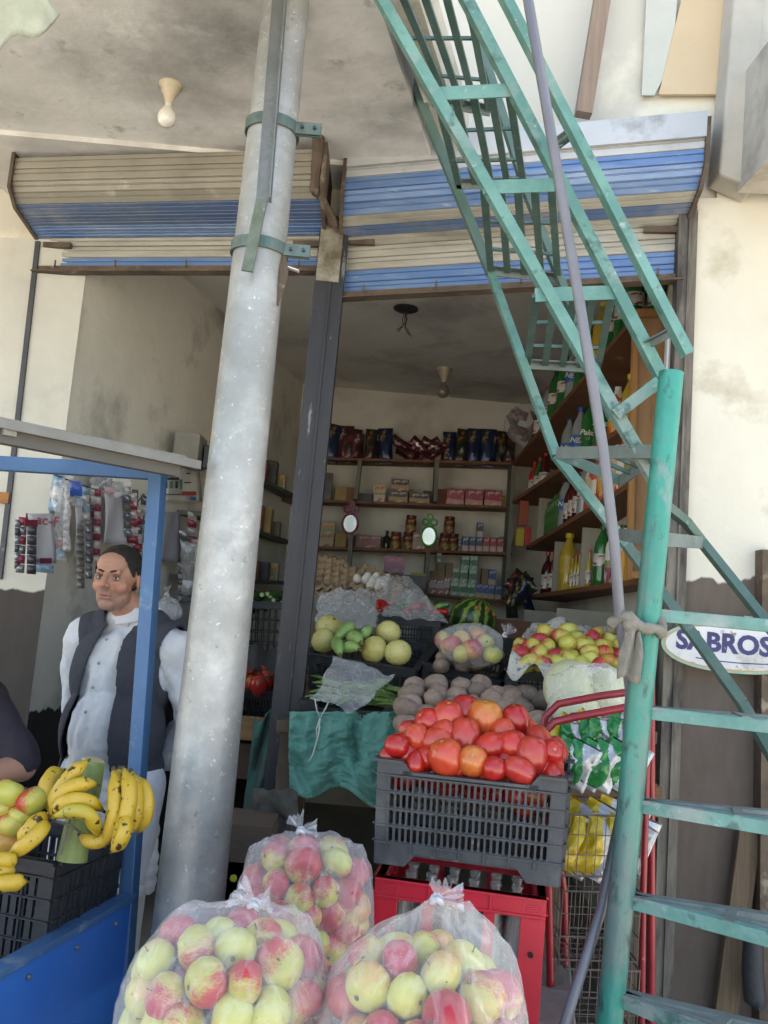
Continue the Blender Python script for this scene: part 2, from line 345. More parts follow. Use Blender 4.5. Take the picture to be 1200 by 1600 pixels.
# ochre plaster panels of the upper wall
def facquad(px, off=0): return [FP(x, y, off) for x, y in px]
g = MB().prism([FP(1078, -60, .0), FP(1148, -60, .0), FP(1118, 150, .0), FP(1028, 150, .0)], (0, -.012, 0)); struct('plaster_panel', g, pm('ochre_plaster', '#ccb697', '#c3aa88', 2.5, .85, bump=.35, bscale=12, spots=[('#d8c3a2', 4, .55, .7)]))
g = MB().prism([FP(1012, -60, .002), FP(1062, -60, .002), FP(1050, 95, .002), FP(1022, 150, .002), FP(1002, 150, .002)], (0, -.006, 0)); struct('plaster_panel', g, pm('grey_plaster', '#c4c3b8', '#b8b8ae', 2.5, .85, bump=.3))
# right hand pier, shutter to the frame edge and on
g = MB().prism([fac(XR+.035, 0, 0), fac(3.6, 0, 0), fac(3.6, 0, -.3), fac(XR+.035, 0, -.3)], (0, 0, 3.22))
struct('wall_pier', g, dado('right_pier_paint', '#d6d2c6', '#cac6b8', '#51463f', 1.80, .035, '#6a5f57', stain='#aaa18d', st=(.56, .7)))
g = MB().prism([fac(XR+.1, 3.22, .0), fac(3.6, 3.22, .0), fac(3.6, 3.22, -.3), fac(XR+.1, 3.22, -.3)], (0, 0, 3.38)); struct('wall_pier_upper', g, upm)
# left hand pier
g = MB().prism([fac(-6, 0, .0), fac(XL-.03, 0, .0), fac(XL-.03, 0, -.2), fac(-6, 0, -.2)], (0, 0, 3.0))
struct('wall_beside_shutter', g, pm('left_pier_paint', '#c9b98d', '#bba97c', 3, .8, bump=.3, spots=[('#7b705c', 2, .6, .7)]))
p = [FP(-60, 428, .0), FP(52, 430, .0), FP(28, 700, .0), FP(4, 905, .0), FP(-60, 905, .0)]
g = MB().prism([q+V((0, -.002, 0)) for q in p], (0, -.012, 0)); struct('whitewash_panel', g, pm('whitewash', '#dcdcda', '#c8c9c8', 5, .8, bump=.4, bscale=14, spots=[('#a8a8a4', 8, .6, .68)], stretch=(1, 1, .2)))
g = MB().box(FP(6, 778, .035), (.05, .03, .045)); solo('wooden_block', g, pm('orange_wood', '#a8703c', '#8d5c30', 9, .7), 'small orange wooden block fixed on the white wall beside the shutter', 'block')
# canopy slab
ZK = 3.30
e0, e1 = PZ(655, 197, ZK), PZ(588, 0, ZK); ed = (e1-e0)/(e1.y-e0.y); ef = e0+ed*(1.35-e0.y); eb = e0+ed*(3.42-e0.y); eb.y = FA-FB*eb.x
g = MB().prism([(-5, 1.35, ZK), (ef.x, 1.35, ZK), (eb.x, eb.y, ZK), (-5, FA+FB*5, ZK)], (0, 0, .15)); struct('canopy_slab', g, cement)
g = MB().prism([(ef.x+.002, 1.35, ZK+.0), (ef.x+.085, 1.35, ZK+.03), (eb.x+.085, eb.y-.2, ZK+.03), (eb.x+.002, eb.y-.2, ZK+.0)], (0, 0, .16)); struct('canopy_edge', g, pm('edge_plaster', '#c4bfb3', '#aaa598', 6, .85, bump=.5))
# concrete bracket beam top right
q0 = PZ(1150, 303, 3.19)
g = MB().prism([(q0.x, q0.y-.01, 3.19), (q0.x+.05, 1.3, 3.19), (q0.x+.9, 1.3, 3.19), (q0.x+.9, q0.y-.1, 3.19)], (0, 0, .45)); cement2 = pm('beam_cement', '#b9b2a6', '#9f998e', 2, .85, bump=.6, bscale=9, spots=[('#77736c', 2.2, .54, .72)]); struct('concrete_beam', g, cement2)
g = MB(); a = q0
g.prism([fac(a.x-.07, 3.25, .01), fac(a.x+.05, 3.19, .01), fac(a.x+.05, 6, .01), fac(a.x+.0, 6, .01)], (0, -.12, 0)); struct('concrete_column', g, cement2, bevel=.01)
# timber brace leaning on the upper wall
g = MB().bar(FP(911, 180, .10), FP(960, -120, .10), .06, .05, (0, -1, 0)); solo('timber_brace', g, pm('old_timber', '#94806f', '#846f60', 5, .8, bump=.4, stretch=(8, 8, .6)), 'brown timber prop leaning up the cream wall above the blue shutter', 'timber')

# ------------------------------------------------------------------ rolling shutters
rust = pm('rusty_steel', '#4b4038', '#6b5c4e', 9, .75, .3, bump=.5, bscale=30, spots=[('#8a7f70', 12, .6, .68)])
darksteel = pm('dark_steel', '#3b3d42', '#4a4a4d', 5, .5, .35, bump=.15, spots=[('#6d6a66', 14, .64, .7)])
sl_blue = pm('slat_blue', '#5070a0', '#6480a8', 3, .42, .15, bump=.12, spots=[('#7f93ae', 2.2, .5, .72), ('#a3a7aa', 9, .62, .74)], stretch=(1, 1, 6))
sl_dblue = pm('slat_dusty_shade_blue', '#57677f', '#4d6288', 3, .5, .15, bump=.12, spots=[('#868888', 3, .5, .7)])
sl_beige = pm('slat_beige', '#98948a', '#a8a499', 3, .5, .15, bump=.12, spots=[('#7c786e', 2.2, .5, .75)], stretch=(1, 1, 6))
sl_tan = pm('slat_tan', '#837f73', '#918c80', 3, .5, .1, bump=.12, spots=[('#a8a499', 7, .6, .7), ('#6a665c', 2, .5, .75)])
sl_grey = pm('slat_light_grey', '#b9bbbd', '#a9abad', 3, .5, .15, bump=.15, spots=[('#8c8d8e', 4, .58, .7)])
def shutter(label, x0, x1, path, cols, dz0, dz1, fascia=None):
    r = thing('rolling_shutter', label, 'shutter', fac((x0+x1)/2, 2.88), group=None)
    pts = []; tot = 0; seg = []
    for i in range(len(path)-1):
        a, b = V((path[i][0], path[i][1])), V((path[i+1][0], path[i+1][1])); L = (b-a).length; seg.append((tot, L, a, b)); tot += L
    def at(s):
        for t0, L, a, b in seg:
            if s <= t0+L+1e-9: return a+(b-a)*((s-t0)/L), (b-a).normalized()
        return seg[-1][3], (seg[-1][3]-seg[-1][2]).normalized()
    def W(q, x): t = (x-x0)/(x1-x0); return fac(x, q[1]+dz0*(1-t)+dz1*t, q[0])
    pitch = .05; n = int(tot/pitch); s = 0; hi = .0048
    for i in range(n):
        a, d = at(i*pitch); b, _ = at((i+1)*pitch-.0008); d = (b-a).normalized(); nn = V((d.y, -d.x)); L = (b-a).length
        prof = [(0, -1.2), (.04, .6), (.10, 1), (.50, 1), (.55, -.2), (.60, -.2), (.65, .8), (.94, .8), (1, -.6)]
        poly = [a+d*L*u+nn*(-hi*h if nn.x < 0 or (abs(nn.x) < .2 and nn.y > 0) else hi*h) for u, h in prof]+[b-nn*(.003 if nn.x > 0 or (abs(nn.x) < .2 and nn.y < 0) else -.003), a-nn*(.003 if nn.x > 0 or (abs(nn.x) < .2 and nn.y < 0) else -.003)]
        c = cols((i+.5)*pitch/tot)
        mb = MB(); P0 = [W(q, x0) for q in poly]; P1 = [W(q, x1) for q in poly]; k = len(poly)
        mb.add(P0+P1, [tuple(range(k-1, -1, -1)), tuple(range(k, 2*k))]+[(j, (j+1) % k, k+(j+1) % k, k+j) for j in range(k)])
        part('slat', mb, c, r)
    mb = MB(); mb.bar(W((.012, path[0][1]-.012), x0), W((.012, path[0][1]-.012), x1), .03, .032, (0, 0, 1))
    mb.bar(W((.03, path[0][1]-.024), x0), W((.03, path[0][1]-.024), x1), .04, .006, (0, 0, 1)); part('bottom_bar', mb, rust, r)
    for u in (.08, .3, .55, .93):
        mb = MB(); q = W((.035, path[0][1]-.005), x0+(x1-x0)*u); mb.tube([q, q+V((0, 0, .03))], .004, 6); part('peg', mb, rust, r)
    for sx, xx in ((-1, x0), (1, x1)):
        mb = MB(); poly = [W((q[0]+.02, q[1]-.01), xx) for q in path[1:]]; poly = [W((0, path[1][1]-.06), xx)]+poly+[W((0, path[-1][1]), xx)]
        mb.prism(poly, V((sx*.014, -FB*sx*.014, 0))); part('end_plate', mb, rust, r)
    return r, W
xm0, xm1 = FP(500, 430).x, FP(529, 450).x
lp = [(0, 2.925), (0, 3.055), (.25, 3.085), (.33, 3.14), (.33, 3.285)]
def lcol(u):
    return sl_blue if u < .09 else sl_beige if u < .24 else sl_blue if u < .42 else sl_dblue if u < .66 else sl_tan if u < .93 else sl_beige
sh1, W1 = shutter('dusty blue and tan rolling shutter half rolled up behind the galvanized pole', XL-.03, xm0, lp, lcol, 0, .01)
rp = [(0, 2.915), (0, 3.12), (.13, 3.19), (.18, 3.25), (.18, 3.44)]
def rcol(u):
    return sl_blue if u < .2 else sl_beige if u < .44 else sl_dblue if u < .5 else sl_beige if u < .58 else sl_blue if u < .84 else sl_grey  # the one dusty blue slat between beige bands paints a shadow line
sh2, W2 = shutter('bright blue and cream rolling shutter behind the green stair', xm1, XR-.01, rp, rcol, -.09, 0)
mb = MB(); mb.prism([W2((.19, 3.355), xm1), W2((.19, 3.355), XR-.01), W2((.19, 3.45), XR-.01), W2((.19, 3.45), xm1)], (0, -.012, 0)); part('fascia', mb, sl_grey, sh2)
mb = MB(); mb.prism([W2((.17, 3.45), xm1), W2((.17, 3.45), XR-.01), W2((-.01, 3.50), XR-.01), W2((-.01, 3.50), xm1)], (0, 0, .012)); part('top_cover', mb, sl_grey, sh2)
for x, y, w_, root, Yo in ((562, 378, 46, sh2, .02), (1036, 359, 60, sh2, .02), (90, 383, 42, sh1, .02), (482, 381, 46, sh1, .02)):
    mb = MB(); a, b = FP(x-w_/2, y, Yo), FP(x+w_/2, y+1, Yo); mb.bar(a, b, .02, .022); part('latch', mb, rust, root)
# steel guide columns
def col2(pts, off, w_, d_, label, mat, lip=True):
    mb = MB(); a, b = FP(*pts[0], off), FP(*pts[1], off); mb.bar(a, b, w_, d_, (0, -1, 0)); r = thing('shutter_column', label, 'column', V((a.x, a.y, 0)))
    part('post', mb, mat, r, bevel=.002)
    if lip:
        mb = MB(); o = V((w_*.05, -d_/2-.005, 0)); mb.bar(a+o, b+o, .008, .008, (0, -1, 0)); part('seam', mb, mat, r)
    return r
colm = pm('column_paint', '#2b2b30', '#35353a', 3, .5, .3, bump=.2, spots=[('#7a7873', 10, .64, .7)], stretch=(3, 3, .7))
cr_ = col2(((418, 1420), (525, 345)), .03, .115, .07, 'grey steel column between the two shutter openings', colm)
mb = MB(); mb.bar(FP(511, 440, .073), FP(521, 345, .073), .09, .012, (0, -1, 0)); part('peeling_cap', mb, pm('peeling', '#57503f', '#8f8b7d', 14, .8, bump=.5, bscale=40), cr_)
mb = MB(); mb.tube([FP(498, 185, .36), FP(497, 240, .36), FP(492, 295, .3), FP(505, 320, .2), FP(522, 350, .1)], .022, 8); mb.box(FP(504, 196, .36), (.05, .05, .06)); part('bracket', mb, rust, cr_)
col2(((2, 905), (62, 380)), .01, .022, .05, 'thin dark shutter guide rail beside the whitewashed wall', darksteel, False)
jr = col2(((1028, 1640), (1073, 330)), .012, .07, .05, 'dark peeling shutter guide column beside the cream pier', pm('jamb_steel', '#5a5651', '#7b756c', 7, .75, .2, bump=.5, spots=[('#3a3736', 3, .5, .62)], stretch=(3, 3, .6)))
mb = MB(); mb.bar(FP(1046, 500, .02), FP(1035, 700, .02), .006, .006); part('rod', mb, pm('bright_rod', '#9a9a98', None, rough=.3, metal=.8), jr)
# bulbs
cream = pm('cream_porcelain', '#b9ab92', '#a79a84', 20, .35)
def bulb(px, py, Y, zc, label, scale=1, glass='#d8d5cc', name='ceiling_bulb'):
    c = P(px, py, Y); c.z = zc; r = thing(name, label, 'light bulb', c); s = scale
    part('holder', MB().lathe([(.045*s, 0), (.045*s, -.008*s), (.036*s, -.016*s), (.034*s, -.03*s), (.022*s, -.05*s), (.016*s, -.075*s), (.014*s, -.08*s)], c, 20), cream, r, 50)
    part('bulb', MB().lathe([(.013*s, -.076*s), (.014*s, -.092*s), (.024*s, -.104*s), (.033*s, -.120*s), (.036*s, -.138*s), (.031*s, -.158*s), (.017*s, -.170*s), (.002*s, -.174*s)], c, 20), pm('bulb_glass'+glass, glass, None, rough=.15, coat=.6), r, 60)
    return r
b0 = PZ(267, 132, ZK); bulb(267, 132, b0.y, ZK, 'round white light bulb in cream holder under the cement canopy', .88)
b1 = PZ(695, 576, ZC); bulb(695, 576, b1.y, ZC, 'small bulb holder on the dark ceiling deep inside the shop', 1.2, '#77736c')
c = PZ(634, 481, ZC); r = thing('ceiling_rose', 'round black ceiling rose with bare wires hanging inside the shop', 'ceiling rose', c)
part('plate', MB().lathe([(.068, 0), (.07, -.01), (.05, -.02), (.02, -.024)], c, 22), pm('black_rose', '#2c2b2b', None, rough=.6), r, 50)
wr = pm('wire_black', '#26262a', None, rough=.5); 
for i, (dx, dz, dx2) in enumerate(((-.012, -.1, -.04), (.008, -.11, .03), (.0, -.09, -.03), (.012, -.1, .045))):
    part('wire', MB().tube([c+V((dx*.3, 0, -.02)), c+V((dx, 0, -.07)), c+V((dx*.5, .01, dz)), c+V((dx2, .01, dz-.03-.01*i))], .0028, 5), wr, r, True)
# things fixed on the right-hand pier: the oval sign
sg0 = FP(1033, 1010, .085); sgc = FP(1143, 1013, .085); sx = V((1, -FB, 0)).normalized(); R = frame(sx, (0, 0, 1)); hw = (sgc-sg0).length; hh = .083
sgn = thing('oval_sign', 'oval white sign with dark blue lettering on the brown pier', 'sign', sgc)
def ov(a, b, d, sgn_=sgc):
    pts = []
    for i in range(48):
        t = 2*PI*i/48; x = a*math.copysign(abs(math.cos(t))**.8, math.cos(t)); z = b*math.sin(t)*(1 if math.sin(t) > 0 else 1.0)
        pts.append(sgn_+sx*x+V((0, 0, z-.010*(x/a)**2*0))+R.col[2]*d)
    return pts
part('rim', MB().prism(ov(hw, hh, .0), R.col[2]*.004), pm('sign_teal', '#7fa79a', '#9fb3a0', 12, .5), sgn)
part('rim_line', MB().prism(ov(hw-.008, hh-.007, .0042), R.col[2]*.002), pm('sign_tan', '#b9a277', '#a99a78', 12, .5), sgn)
part('face', MB().prism(ov(hw-.014, hh-.013, .0064), R.col[2]*.002), pm('sign_white', '#d3d3d6', '#c1c2c6', 6, .45, spots=[('#9b9792', 9, .55, .7), ('#7f7468', 22, .62, .7)]), sgn)
put_text('lettering', 'SABROSO', .088, pm('sign_navy', '#2b2a5c', '#35346a', 8, .5, spots=[('#8f8d9c', 25, .62, .68)]), sgn, sgc+R.col[2]*.009+V((0, 0, .012))+sx*.008, R, .0035, sx=.98)
arc = [sgc+sx*(hw*u)+V((0, 0, -.047+.02*u*u))+R.col[2]*.009 for u in np.linspace(-.5, .6, 14)]
part('swoosh', MB().tube(arc, .0018, 5), pm('sign_navy', ''), sgn)
# plank leaning against the pier and boots hung at its foot
mb = MB().bar(FP(1128, 1620, .05), FP(1171, 1290, .03), .075, .03, (0, -1, 0)); solo('leaning_plank', mb, pm('weathered_plank', '#6a5b49', '#584a3c', 6, .85, bump=.5, stretch=(8, 8, .5)), 'weathered brown plank leaning on the brown pier behind the stair treads', 'plank', bevel=.003)
mb = MB(); mb.bar(FP(1192, 1640, .03), FP(1197, 860, .03), .05, .06, (0, -1, 0)); solo('dark_post', mb, rust, 'dark rough post at the far side of the brown pier', 'post')
mb = MB(); mb.tube([FP(1178, 1440, .12), FP(1176, 1520, .12), FP(1180, 1562, .13), FP(1192, 1572, .15)], [.03, .034, .036, .02], 10); solo('hanging_sack', mb, pm('black_rubber', '#26272b', '#34353a', 6, .6, bump=.4), 'black rubber sleeve hanging beside the leaning plank', 'sleeve', smooth=True)
# faded cloth of an awning corner at the top left
def aw(u, v):
    p0 = P(-80+140*u, -60+110*v*(1-u*.75), 1.75); return p0+V((0, .12*v, .02*math.sin(u*9+v*4)))
mb = MB().grid(aw, 14, 12); o = solo('awning_cloth', mb, pm('awning', '#b9bdb0', '#9aa597', 5, .8, bump=.3), 'faded pale green awning cloth corner hanging under the canopy', 'awning', smooth='all')
s_ = o.modifiers.new('s', 'SOLIDIFY'); s_.thickness = .004
# ------------------------------------------------------------------ galvanized pole
galv = pm('galvanized', '#a9abab', '#919393', 7, .45, .32, bump=.12, bscale=60, spots=[('#bebebc', 14, .5, .8), ('#7f7f7c', 2.5, .42, .75), ('#6f6e6a', 30, .64, .74), ('#c9c9c7', 60, .62, .7)], lo=.35, hi=.65)
ty = 2.4
pb, pt = P(272, 1640, ty), P(452, -40, ty); pd = (pt-pb).normalized(); base = pb-pd*(pb.z/pd.z); top = pb+pd*((5.2-pb.z)/pd.z)
pole = thing('steel_pole', 'thick galvanized steel pole in front of the two shutters', 'pole', base)
def rz(z): return .0955-.0092*z
part('shaft', MB().tube([base, base+(top-base)*.25, base+(top-base)*.5, base+(top-base)*.75, top], [rz(0), rz(1.3), rz(2.6), rz(3.9), rz(5.2)], 48), galv, pole, 60)
def polept(z): return base+(top-base)*(z/5.2)
gband = pm('green_band', '#47605c', '#66716f', 20, .5, .3, bump=.3)
for py, x0 in ((205, 430), (393, 409)):
    c = P(x0, py, ty); c = polept(c.z)
    mb = MB(); n = 40; R_ = rz(c.z)+.003; ax = pd; u = ax.orthogonal().normalized(); v = ax.cross(u)
    for j in range(n):
        a0, a1 = 2*PI*j/n, 2*PI*(j+1)/n
        q = [c+(u*math.cos(a)+v*math.sin(a))*rr+ax*h for a in (a0, a1) for rr in (R_, R_+.005) for h in (-.016, .016)]
        mb.add(q, [(0, 1, 3, 2), (4, 6, 7, 5), (0, 4, 5, 1), (2, 3, 7, 6), (1, 5, 7, 3), (0, 2, 6, 4)])
    b_ = part('clamp_band', mb, gband, pole, 50)
    mb = MB(); e = c+V((R_+.03, -.03, 0)); mb.box(e, (.075, .006, .034)); mb.box(e+V((0, .014, 0)), (.075, .006, .034)); part('clamp_lug', mb, gband, pole, bevel=.001)
    for dx in (-.015, .02): part('bolt', MB().tube([e+V((dx, -.012, 0)), e+V((dx, .03, 0))], .005, 6), darksteel, pole)
iron = pm('grey_angle_iron', '#76797a', '#666b6a', 8, .5, .5, bump=.3, spots=[('#a9adac', 12, .62, .7)])
a, b = P(413, 315, ty-.105), P(441, -40, ty-.09); mb = MB().bar(a, b, .032, .004, (0, -1, 0)); mb.bar(a+V((.017, -.012, 0)), b+V((.017, -.012, 0)), .004, .03, (0, -1, 0)); mb.bar(a+V((-.017, .008, 0)), b+V((-.017, .008, 0)), .012, .012, (0, -1, 0))
part('angle_iron', mb, iron, pole)
a, b = P(386, 424, ty-.12), P(409, 312, ty-.115); mb = MB().bar(a, b, .03, .008, (0, -1, 0)); part('strap', mb, pm('mossy_strap', '#4a5549', '#67726a', 14, .7, bump=.5, spots=[('#8a8f86', 20, .6, .66)]), pole)
mb = MB(); pts = [P(441, 400, ty-.02), P(443, 430, ty-.03), P(438, 455, ty-.03), P(434, 478, ty-.03)]; mb.tube(pts, [.012, .014, .008, .002], 6); part('wire_twist', mb, rust, pole)
mb = MB().bar(P(450, 418, ty-.02), P(467, 424, ty-.02), .018, .003); part('tag', mb, pm('white_tag', '#cfcfca'), pole)

# ------------------------------------------------------------------ green stair
teal = pm('teal_paint', '#648f87', '#507c75', 7, .5, .05, bump=.25, bscale=60, spots=[('#86918d', 5, .52, .66), ('#47655f', 15, .58, .66), ('#97a3a0', 26, .62, .7), ('#5f4a3a', 33, .68, .72)], lo=.4, hi=.6)
tealp = pm('teal_pole_paint', '#2f8f80', '#24766a', 5, .38, .1, bump=.25, bscale=50, spots=[('#5f7471', 2.6, .50, .60), ('#2f4f4b', 24, .58, .68), ('#7a8583', 9, .6, .68), ('#5f4a3a', 40, .68, .72)], stretch=(1, 1, .5))
tealdk = pm('dusty_dark_teal', '#4a6660', '#5c726c', 9, .6, .2, bump=.3, spots=[('#7b8583', 14, .62, .7)])
dust = pm('dusty_grey_steel', '#7a8583', '#66716f', 9, .6, .3, bump=.3, spots=[('#4f6d67', 11, .6, .66)])
st = thing('steel_stair', 'green painted steel spiral stair with open treads round a green pipe', 'stair', (0, 0, 0))
SY = 2.1
a, b = P(948, 1640, SY), P(1049, 582, SY); d_ = (b-a).normalized(); a = a-d_*(a.z/d_.z); st.location = (a.x, a.y, 0)
stp = part('centre_pipe', MB().tube([a, a+(b-a)*.5, b, b-d_*.002, b-d_*.05], [.030, .0295, .029, .026, .026], 32, cap=False), tealp, st, 50)
def pipe(z): return a+d_*((z-a.z)/d_.z)
NY, FY = 2.2, 2.86
def sbar(nm, p0, p1, wd=.036, ht=.006, up=(0, -1, 0), mat=None, ang=True):
    mb = MB(); mb.bar(p0, p1, wd, ht, up)
    if ang:
        d = (p1-p0).normalized(); s = d.cross(V(up)).normalized()
        mb.bar(p0+s*(wd/2-.003)+V(up)*-.016, p1+s*(wd/2-.003)+V(up)*-.016, .005, .032, up)
    return part(nm, mb, mat or teal, st, bevel=.0012)
# near side: lower and upper stringers, handrail
sbar('stringer', P(588, -20, NY), P(1026, 752, NY), .029)
sbar('stringer', P(722, -20, NY), P(1037, 590, NY), .029)
sbar('handrail', P(784, -20, NY-.12), P(1077, 552, NY-.12), .024, .012)
sbar('handrail_bracket', P(886, 216, NY-.02), P(866, 226, NY-.03), .022); sbar('handrail_bracket', P(896, 204, NY-.11), P(868, 225, NY-.02), .022, mat=dust)
sbar('handrail_bracket', P(1056, 515, NY-.11), P(1017, 536, NY-.02), .022, mat=dust)
sbar('handrail_bracket', P(1030, 596, NY-.02), P(962, 648, NY-.02), .03)
# far side
sbar('stringer', P(585, -20, FY), P(660, 160, FY), .03, mat=tealdk); sbar('stringer', P(660, 160, FY), P(768, 425, FY), .03, mat=tealdk)
sbar('stringer', P(768, 425, FY), P(870, 710, FY-.2), .026)
sbar('stringer', P(727, -10, FY), P(826, 303, FY), .026, mat=tealdk); sbar('stringer', P(826, 303, FY), P(958, 645, FY-.1), .024, mat=tealdk)
sbar('stringer', P(930, 580, FY-.3), P(962, 650, FY-.4), .032, mat=tealdk)
# grid treads of the straight flight
near = [(( 590, -10), (733, -22)), ((680, 147), (800, 141)), ((754, 293), (866, 289)), ((836, 461), (962, 457))]
far = [((676, 160), (766, 176)), ((713, 290), (820, 288)), ((763, 424), (874, 437)), ((820, 570), (936, 577))]
for k, (nn, ff) in enumerate(zip(near, far)):
    n0, n1 = P(*nn[0], NY+.01), P(*nn[1], NY+.01); f0, f1 = P(*ff[0], FY), P(*ff[1], FY)
    t = None
    mb = MB(); mb.bar(n0, n1, .037, .006, (0, -1, 0)); mb.bar(n0+V((0, .018, .012)), n1+V((0, .018, .012)), .03, .005)
    t = part('tread', mb, teal if k else tealdk, st, bevel=.001)
    mb = MB(); mb.bar(f0, f1, .026, .006, (0, -1, 0)); mb.bar(f0+V((0, -.015, .01)), f1+V((0, -.015, .01)), .03, .004); part('tread_back', mb, dust, t)
    nb = 5 if k != 1 else 5
    for j in range(nb):
        u = (j+.12)/(nb-.76); q0 = n0+(n1-n0)*u; q1 = f0+(f1-f0)*u
        part('grid_bar', MB().bar(q0+V((0, .012, .002)), q1+V((0, -.01, .002)), .021, .01), tealdk, t)
    for u in (.38, .72):
        part('grid_rod', MB().bar(n0+(f0-n0)*u+V((0, 0, .01)), n1+(f1-n1)*u+V((0, 0, .01)), .009, .009), tealdk, t)
# winder treads turning round the pipe: (level, arms as pixel ends)
wind = [(2.03, [(870, 708), (905, 745)]), (1.82, [(1098, 848), (968, 835)]), (1.64, None), (1.415, None), (1.205, None), (.995, None), (.785, None), (.575, None), (.365, None)]
def warm(z, ang, L, root=None, nm='tread', mat=teal):
    c = pipe(z); dr = V((math.cos(ang), math.sin(ang), 0)); p0 = c+dr*.022; p1 = c+dr*L; s = V((-dr.y, dr.x, 0))
    mb = MB(); mb.bar(p0, p1, .004, .027); mb.bar(p0+s*.014+V((0, 0, .0135)), p1+s*.014+V((0, 0, .0135)), .03, .004)
    o = part(nm, mb, mat, root or st, bevel=.001); return o, p0, p1
angs = {2: -2, 3: -16, 4: -25, 5: -36, 6: -46, 7: -56, 8: -66}
for k, (z, ends) in enumerate(wind):
    if ends is None:
        A = math.radians(angs[k]); t, p0, p1 = warm(z, A, .62); _, r0, r1 = warm(z, A+.42, .68, t, 'tread_back', dust)
        part('tread_edge', MB().bar(p1, r1, .03, .006), tealdk, t)
        for u in (.35, .62, .85):
            q0, q1 = p0+(p1-p0)*u, r0+(r1-r0)*min(1, u*.95); part('grid_rod', MB().bar(q0+V((0, 0, .014)), q1+V((0, 0, .014)), .02, .008), dust, t)
        mdl = (p1+r1)/2; part('grid_rod', MB().bar(p0+V((0, 0, .012)), mdl+V((0, 0, .012)), .018, .008), dust, t)
    else:
        c = pipe(z)
        e = [P(*q, 2.55) for q in ends] if k == 0 else [P(*ends[0], 2.45), P(*ends[1], 2.5)]
        if k == 0: e[1] = e[1]+V((.12, .0, .0))
        mb = MB(); mb.bar(c, e[0], .006, .034); t = part('tread', mb, dust, st, bevel=.001)
        part('tread_back', MB().bar(c+V((.0, .02, 0)), e[1], .006, .034), dust, t)
        part('tread_edge', MB().bar(e[0], e[1], .006, .03), tealdk, t)
        for u in (.3, .5, .72): part('grid_rod', MB().bar(c+(e[0]-c)*u, c+(e[1]-c)*u, .014, .01), tealdk, t)
# outer stringer winding down behind the pipe
ol = [P(870, 710, FY-.2), P(980, 850, 2.68), P(1036, 925, 2.66), P(1100, 1012, 2.6), P(1161, 1097, 2.52), P(1215, 1190, 2.4), P(1300, 1400, 2.2)]
for i in range(len(ol)-1): sbar('stringer', ol[i], ol[i+1], .028, mat=tealdk if i else teal)
ol = [P(1046, 792, 2.3), P(1075, 815, 2.4), P(1098, 845, 2.45), P(1200, 972, 2.35), P(1300, 1100, 2.2)]
for i in range(len(ol)-1): sbar('handrail', ol[i], ol[i+1], .022, .01, mat=tealdk)
# grey conduit tied to the stair pipe with a rag
mb = MB(); pts = [P(820, -30, 2.0), P(868, 250, 2.0), P(910, 500, 2.0), P(942, 700, 2.02), P(960, 850, 2.04), P(968, 960, 2.05), P(985, 1080, 2.17), P(975, 1250, 2.2), P(940, 1420, 2.16), P(895, 1560, 2.1), P(845, 1720, 2.05)]
mb.tube(pts, .0125, 14); solo('conduit_pipe', mb, pm('conduit_grey', '#6f7078', '#62636a', 5, .4, .1, bump=.1), 'grey plastic conduit pipe slanting across the green stair', 'pipe', smooth='all')
rag = pm('rag_cloth', '#6e6a61', '#837e73', 12, .95, bump=.7, bscale=40)
c = P(985, 975, SY-.045); r = thing('rag', 'dirty beige rag knotted round the green pipe and grey conduit', 'rag', c)
mb = MB(); pz = pipe(c.z)
pts = []; 
for j in range(25):
    t = 2*PI*j/24; pts.append((pz+c)/2+V((.058*math.cos(t)-.005, .045*math.sin(t)+.0, .012*math.sin(t*2)+.006*math.sin(5*t))))
mb.tube(pts, [.013+.003*math.sin(j*2.1) for j in range(25)], 8); part('wrap', mb, rag, r, 'all' and True)
mb = MB(); mb.ball(c+V((0, -.012, 0)), (.022, .02, .02)); part('knot', mb, rag, r, True)
mb = MB()
def tail(u, v): 
    q = c+V((.002, -.018, -.01)); wdt = .013+.012*min(1, v*2); return q+V(((u-.5)*wdt*2-.004*v, .008*math.sin(u*11+v*3)-.004, -.115*v+.008*math.sin(u*6)))
mb.grid(tail, 14, 12); o = part('tail', mb, rag, r, 'all' and True, fix=False); s_ = o.modifiers.new('s', 'SOLIDIFY'); s_.thickness = .003

# ------------------------------------------------------------------ snack rack: red tubes and wire baskets
redp = pm('red_rack_paint', '#97202d', '#7f1a27', 6, .35, .1, coat=.3, bump=.1, spots=[('#c59a9a', 30, .7, .74)])
wirem = pm('basket_wire', '#5b4a44', '#77706a', 20, .5, .5)
RY = 2.62
rk = thing('snack_rack', 'red tubular snack rack with wire baskets behind the green stair pipe', 'rack', V((P(950, 1500, RY).x, RY, 0)))
def rtube(nm, pp, r_=.011): part(nm, MB().tube([P(*q) for q in pp], r_, 10), redp, rk, True)
rtube('frame_tube', [(1018, 1640, RY+.05), (1018, 1300, RY+.05), (1018, 1060, RY+.05)])
rtube('frame_tube', [(884, 1640, RY), (882, 1400, RY), (862, 1240, RY), (848, 1150, RY), (852, 1120, RY), (872, 1100, RY), (940, 1087, RY), (1010, 1078, RY), (1018, 1062, RY+.05)])
rtube('frame_tube', [(850, 1165, RY-.16), (852, 1143, RY-.16), (866, 1128, RY-.16), (900, 1120, RY-.16), (970, 1107, RY-.16), (1014, 1098, RY-.16)])
rtube('frame_tube', [(850, 1165, RY-.16), (858, 1400, RY-.16), (862, 1640, RY-.16)]); rtube('frame_tube', [(1014, 1098, RY-.16), (1005, 1400, RY-.16), (1002, 1640, RY-.16)], .009)
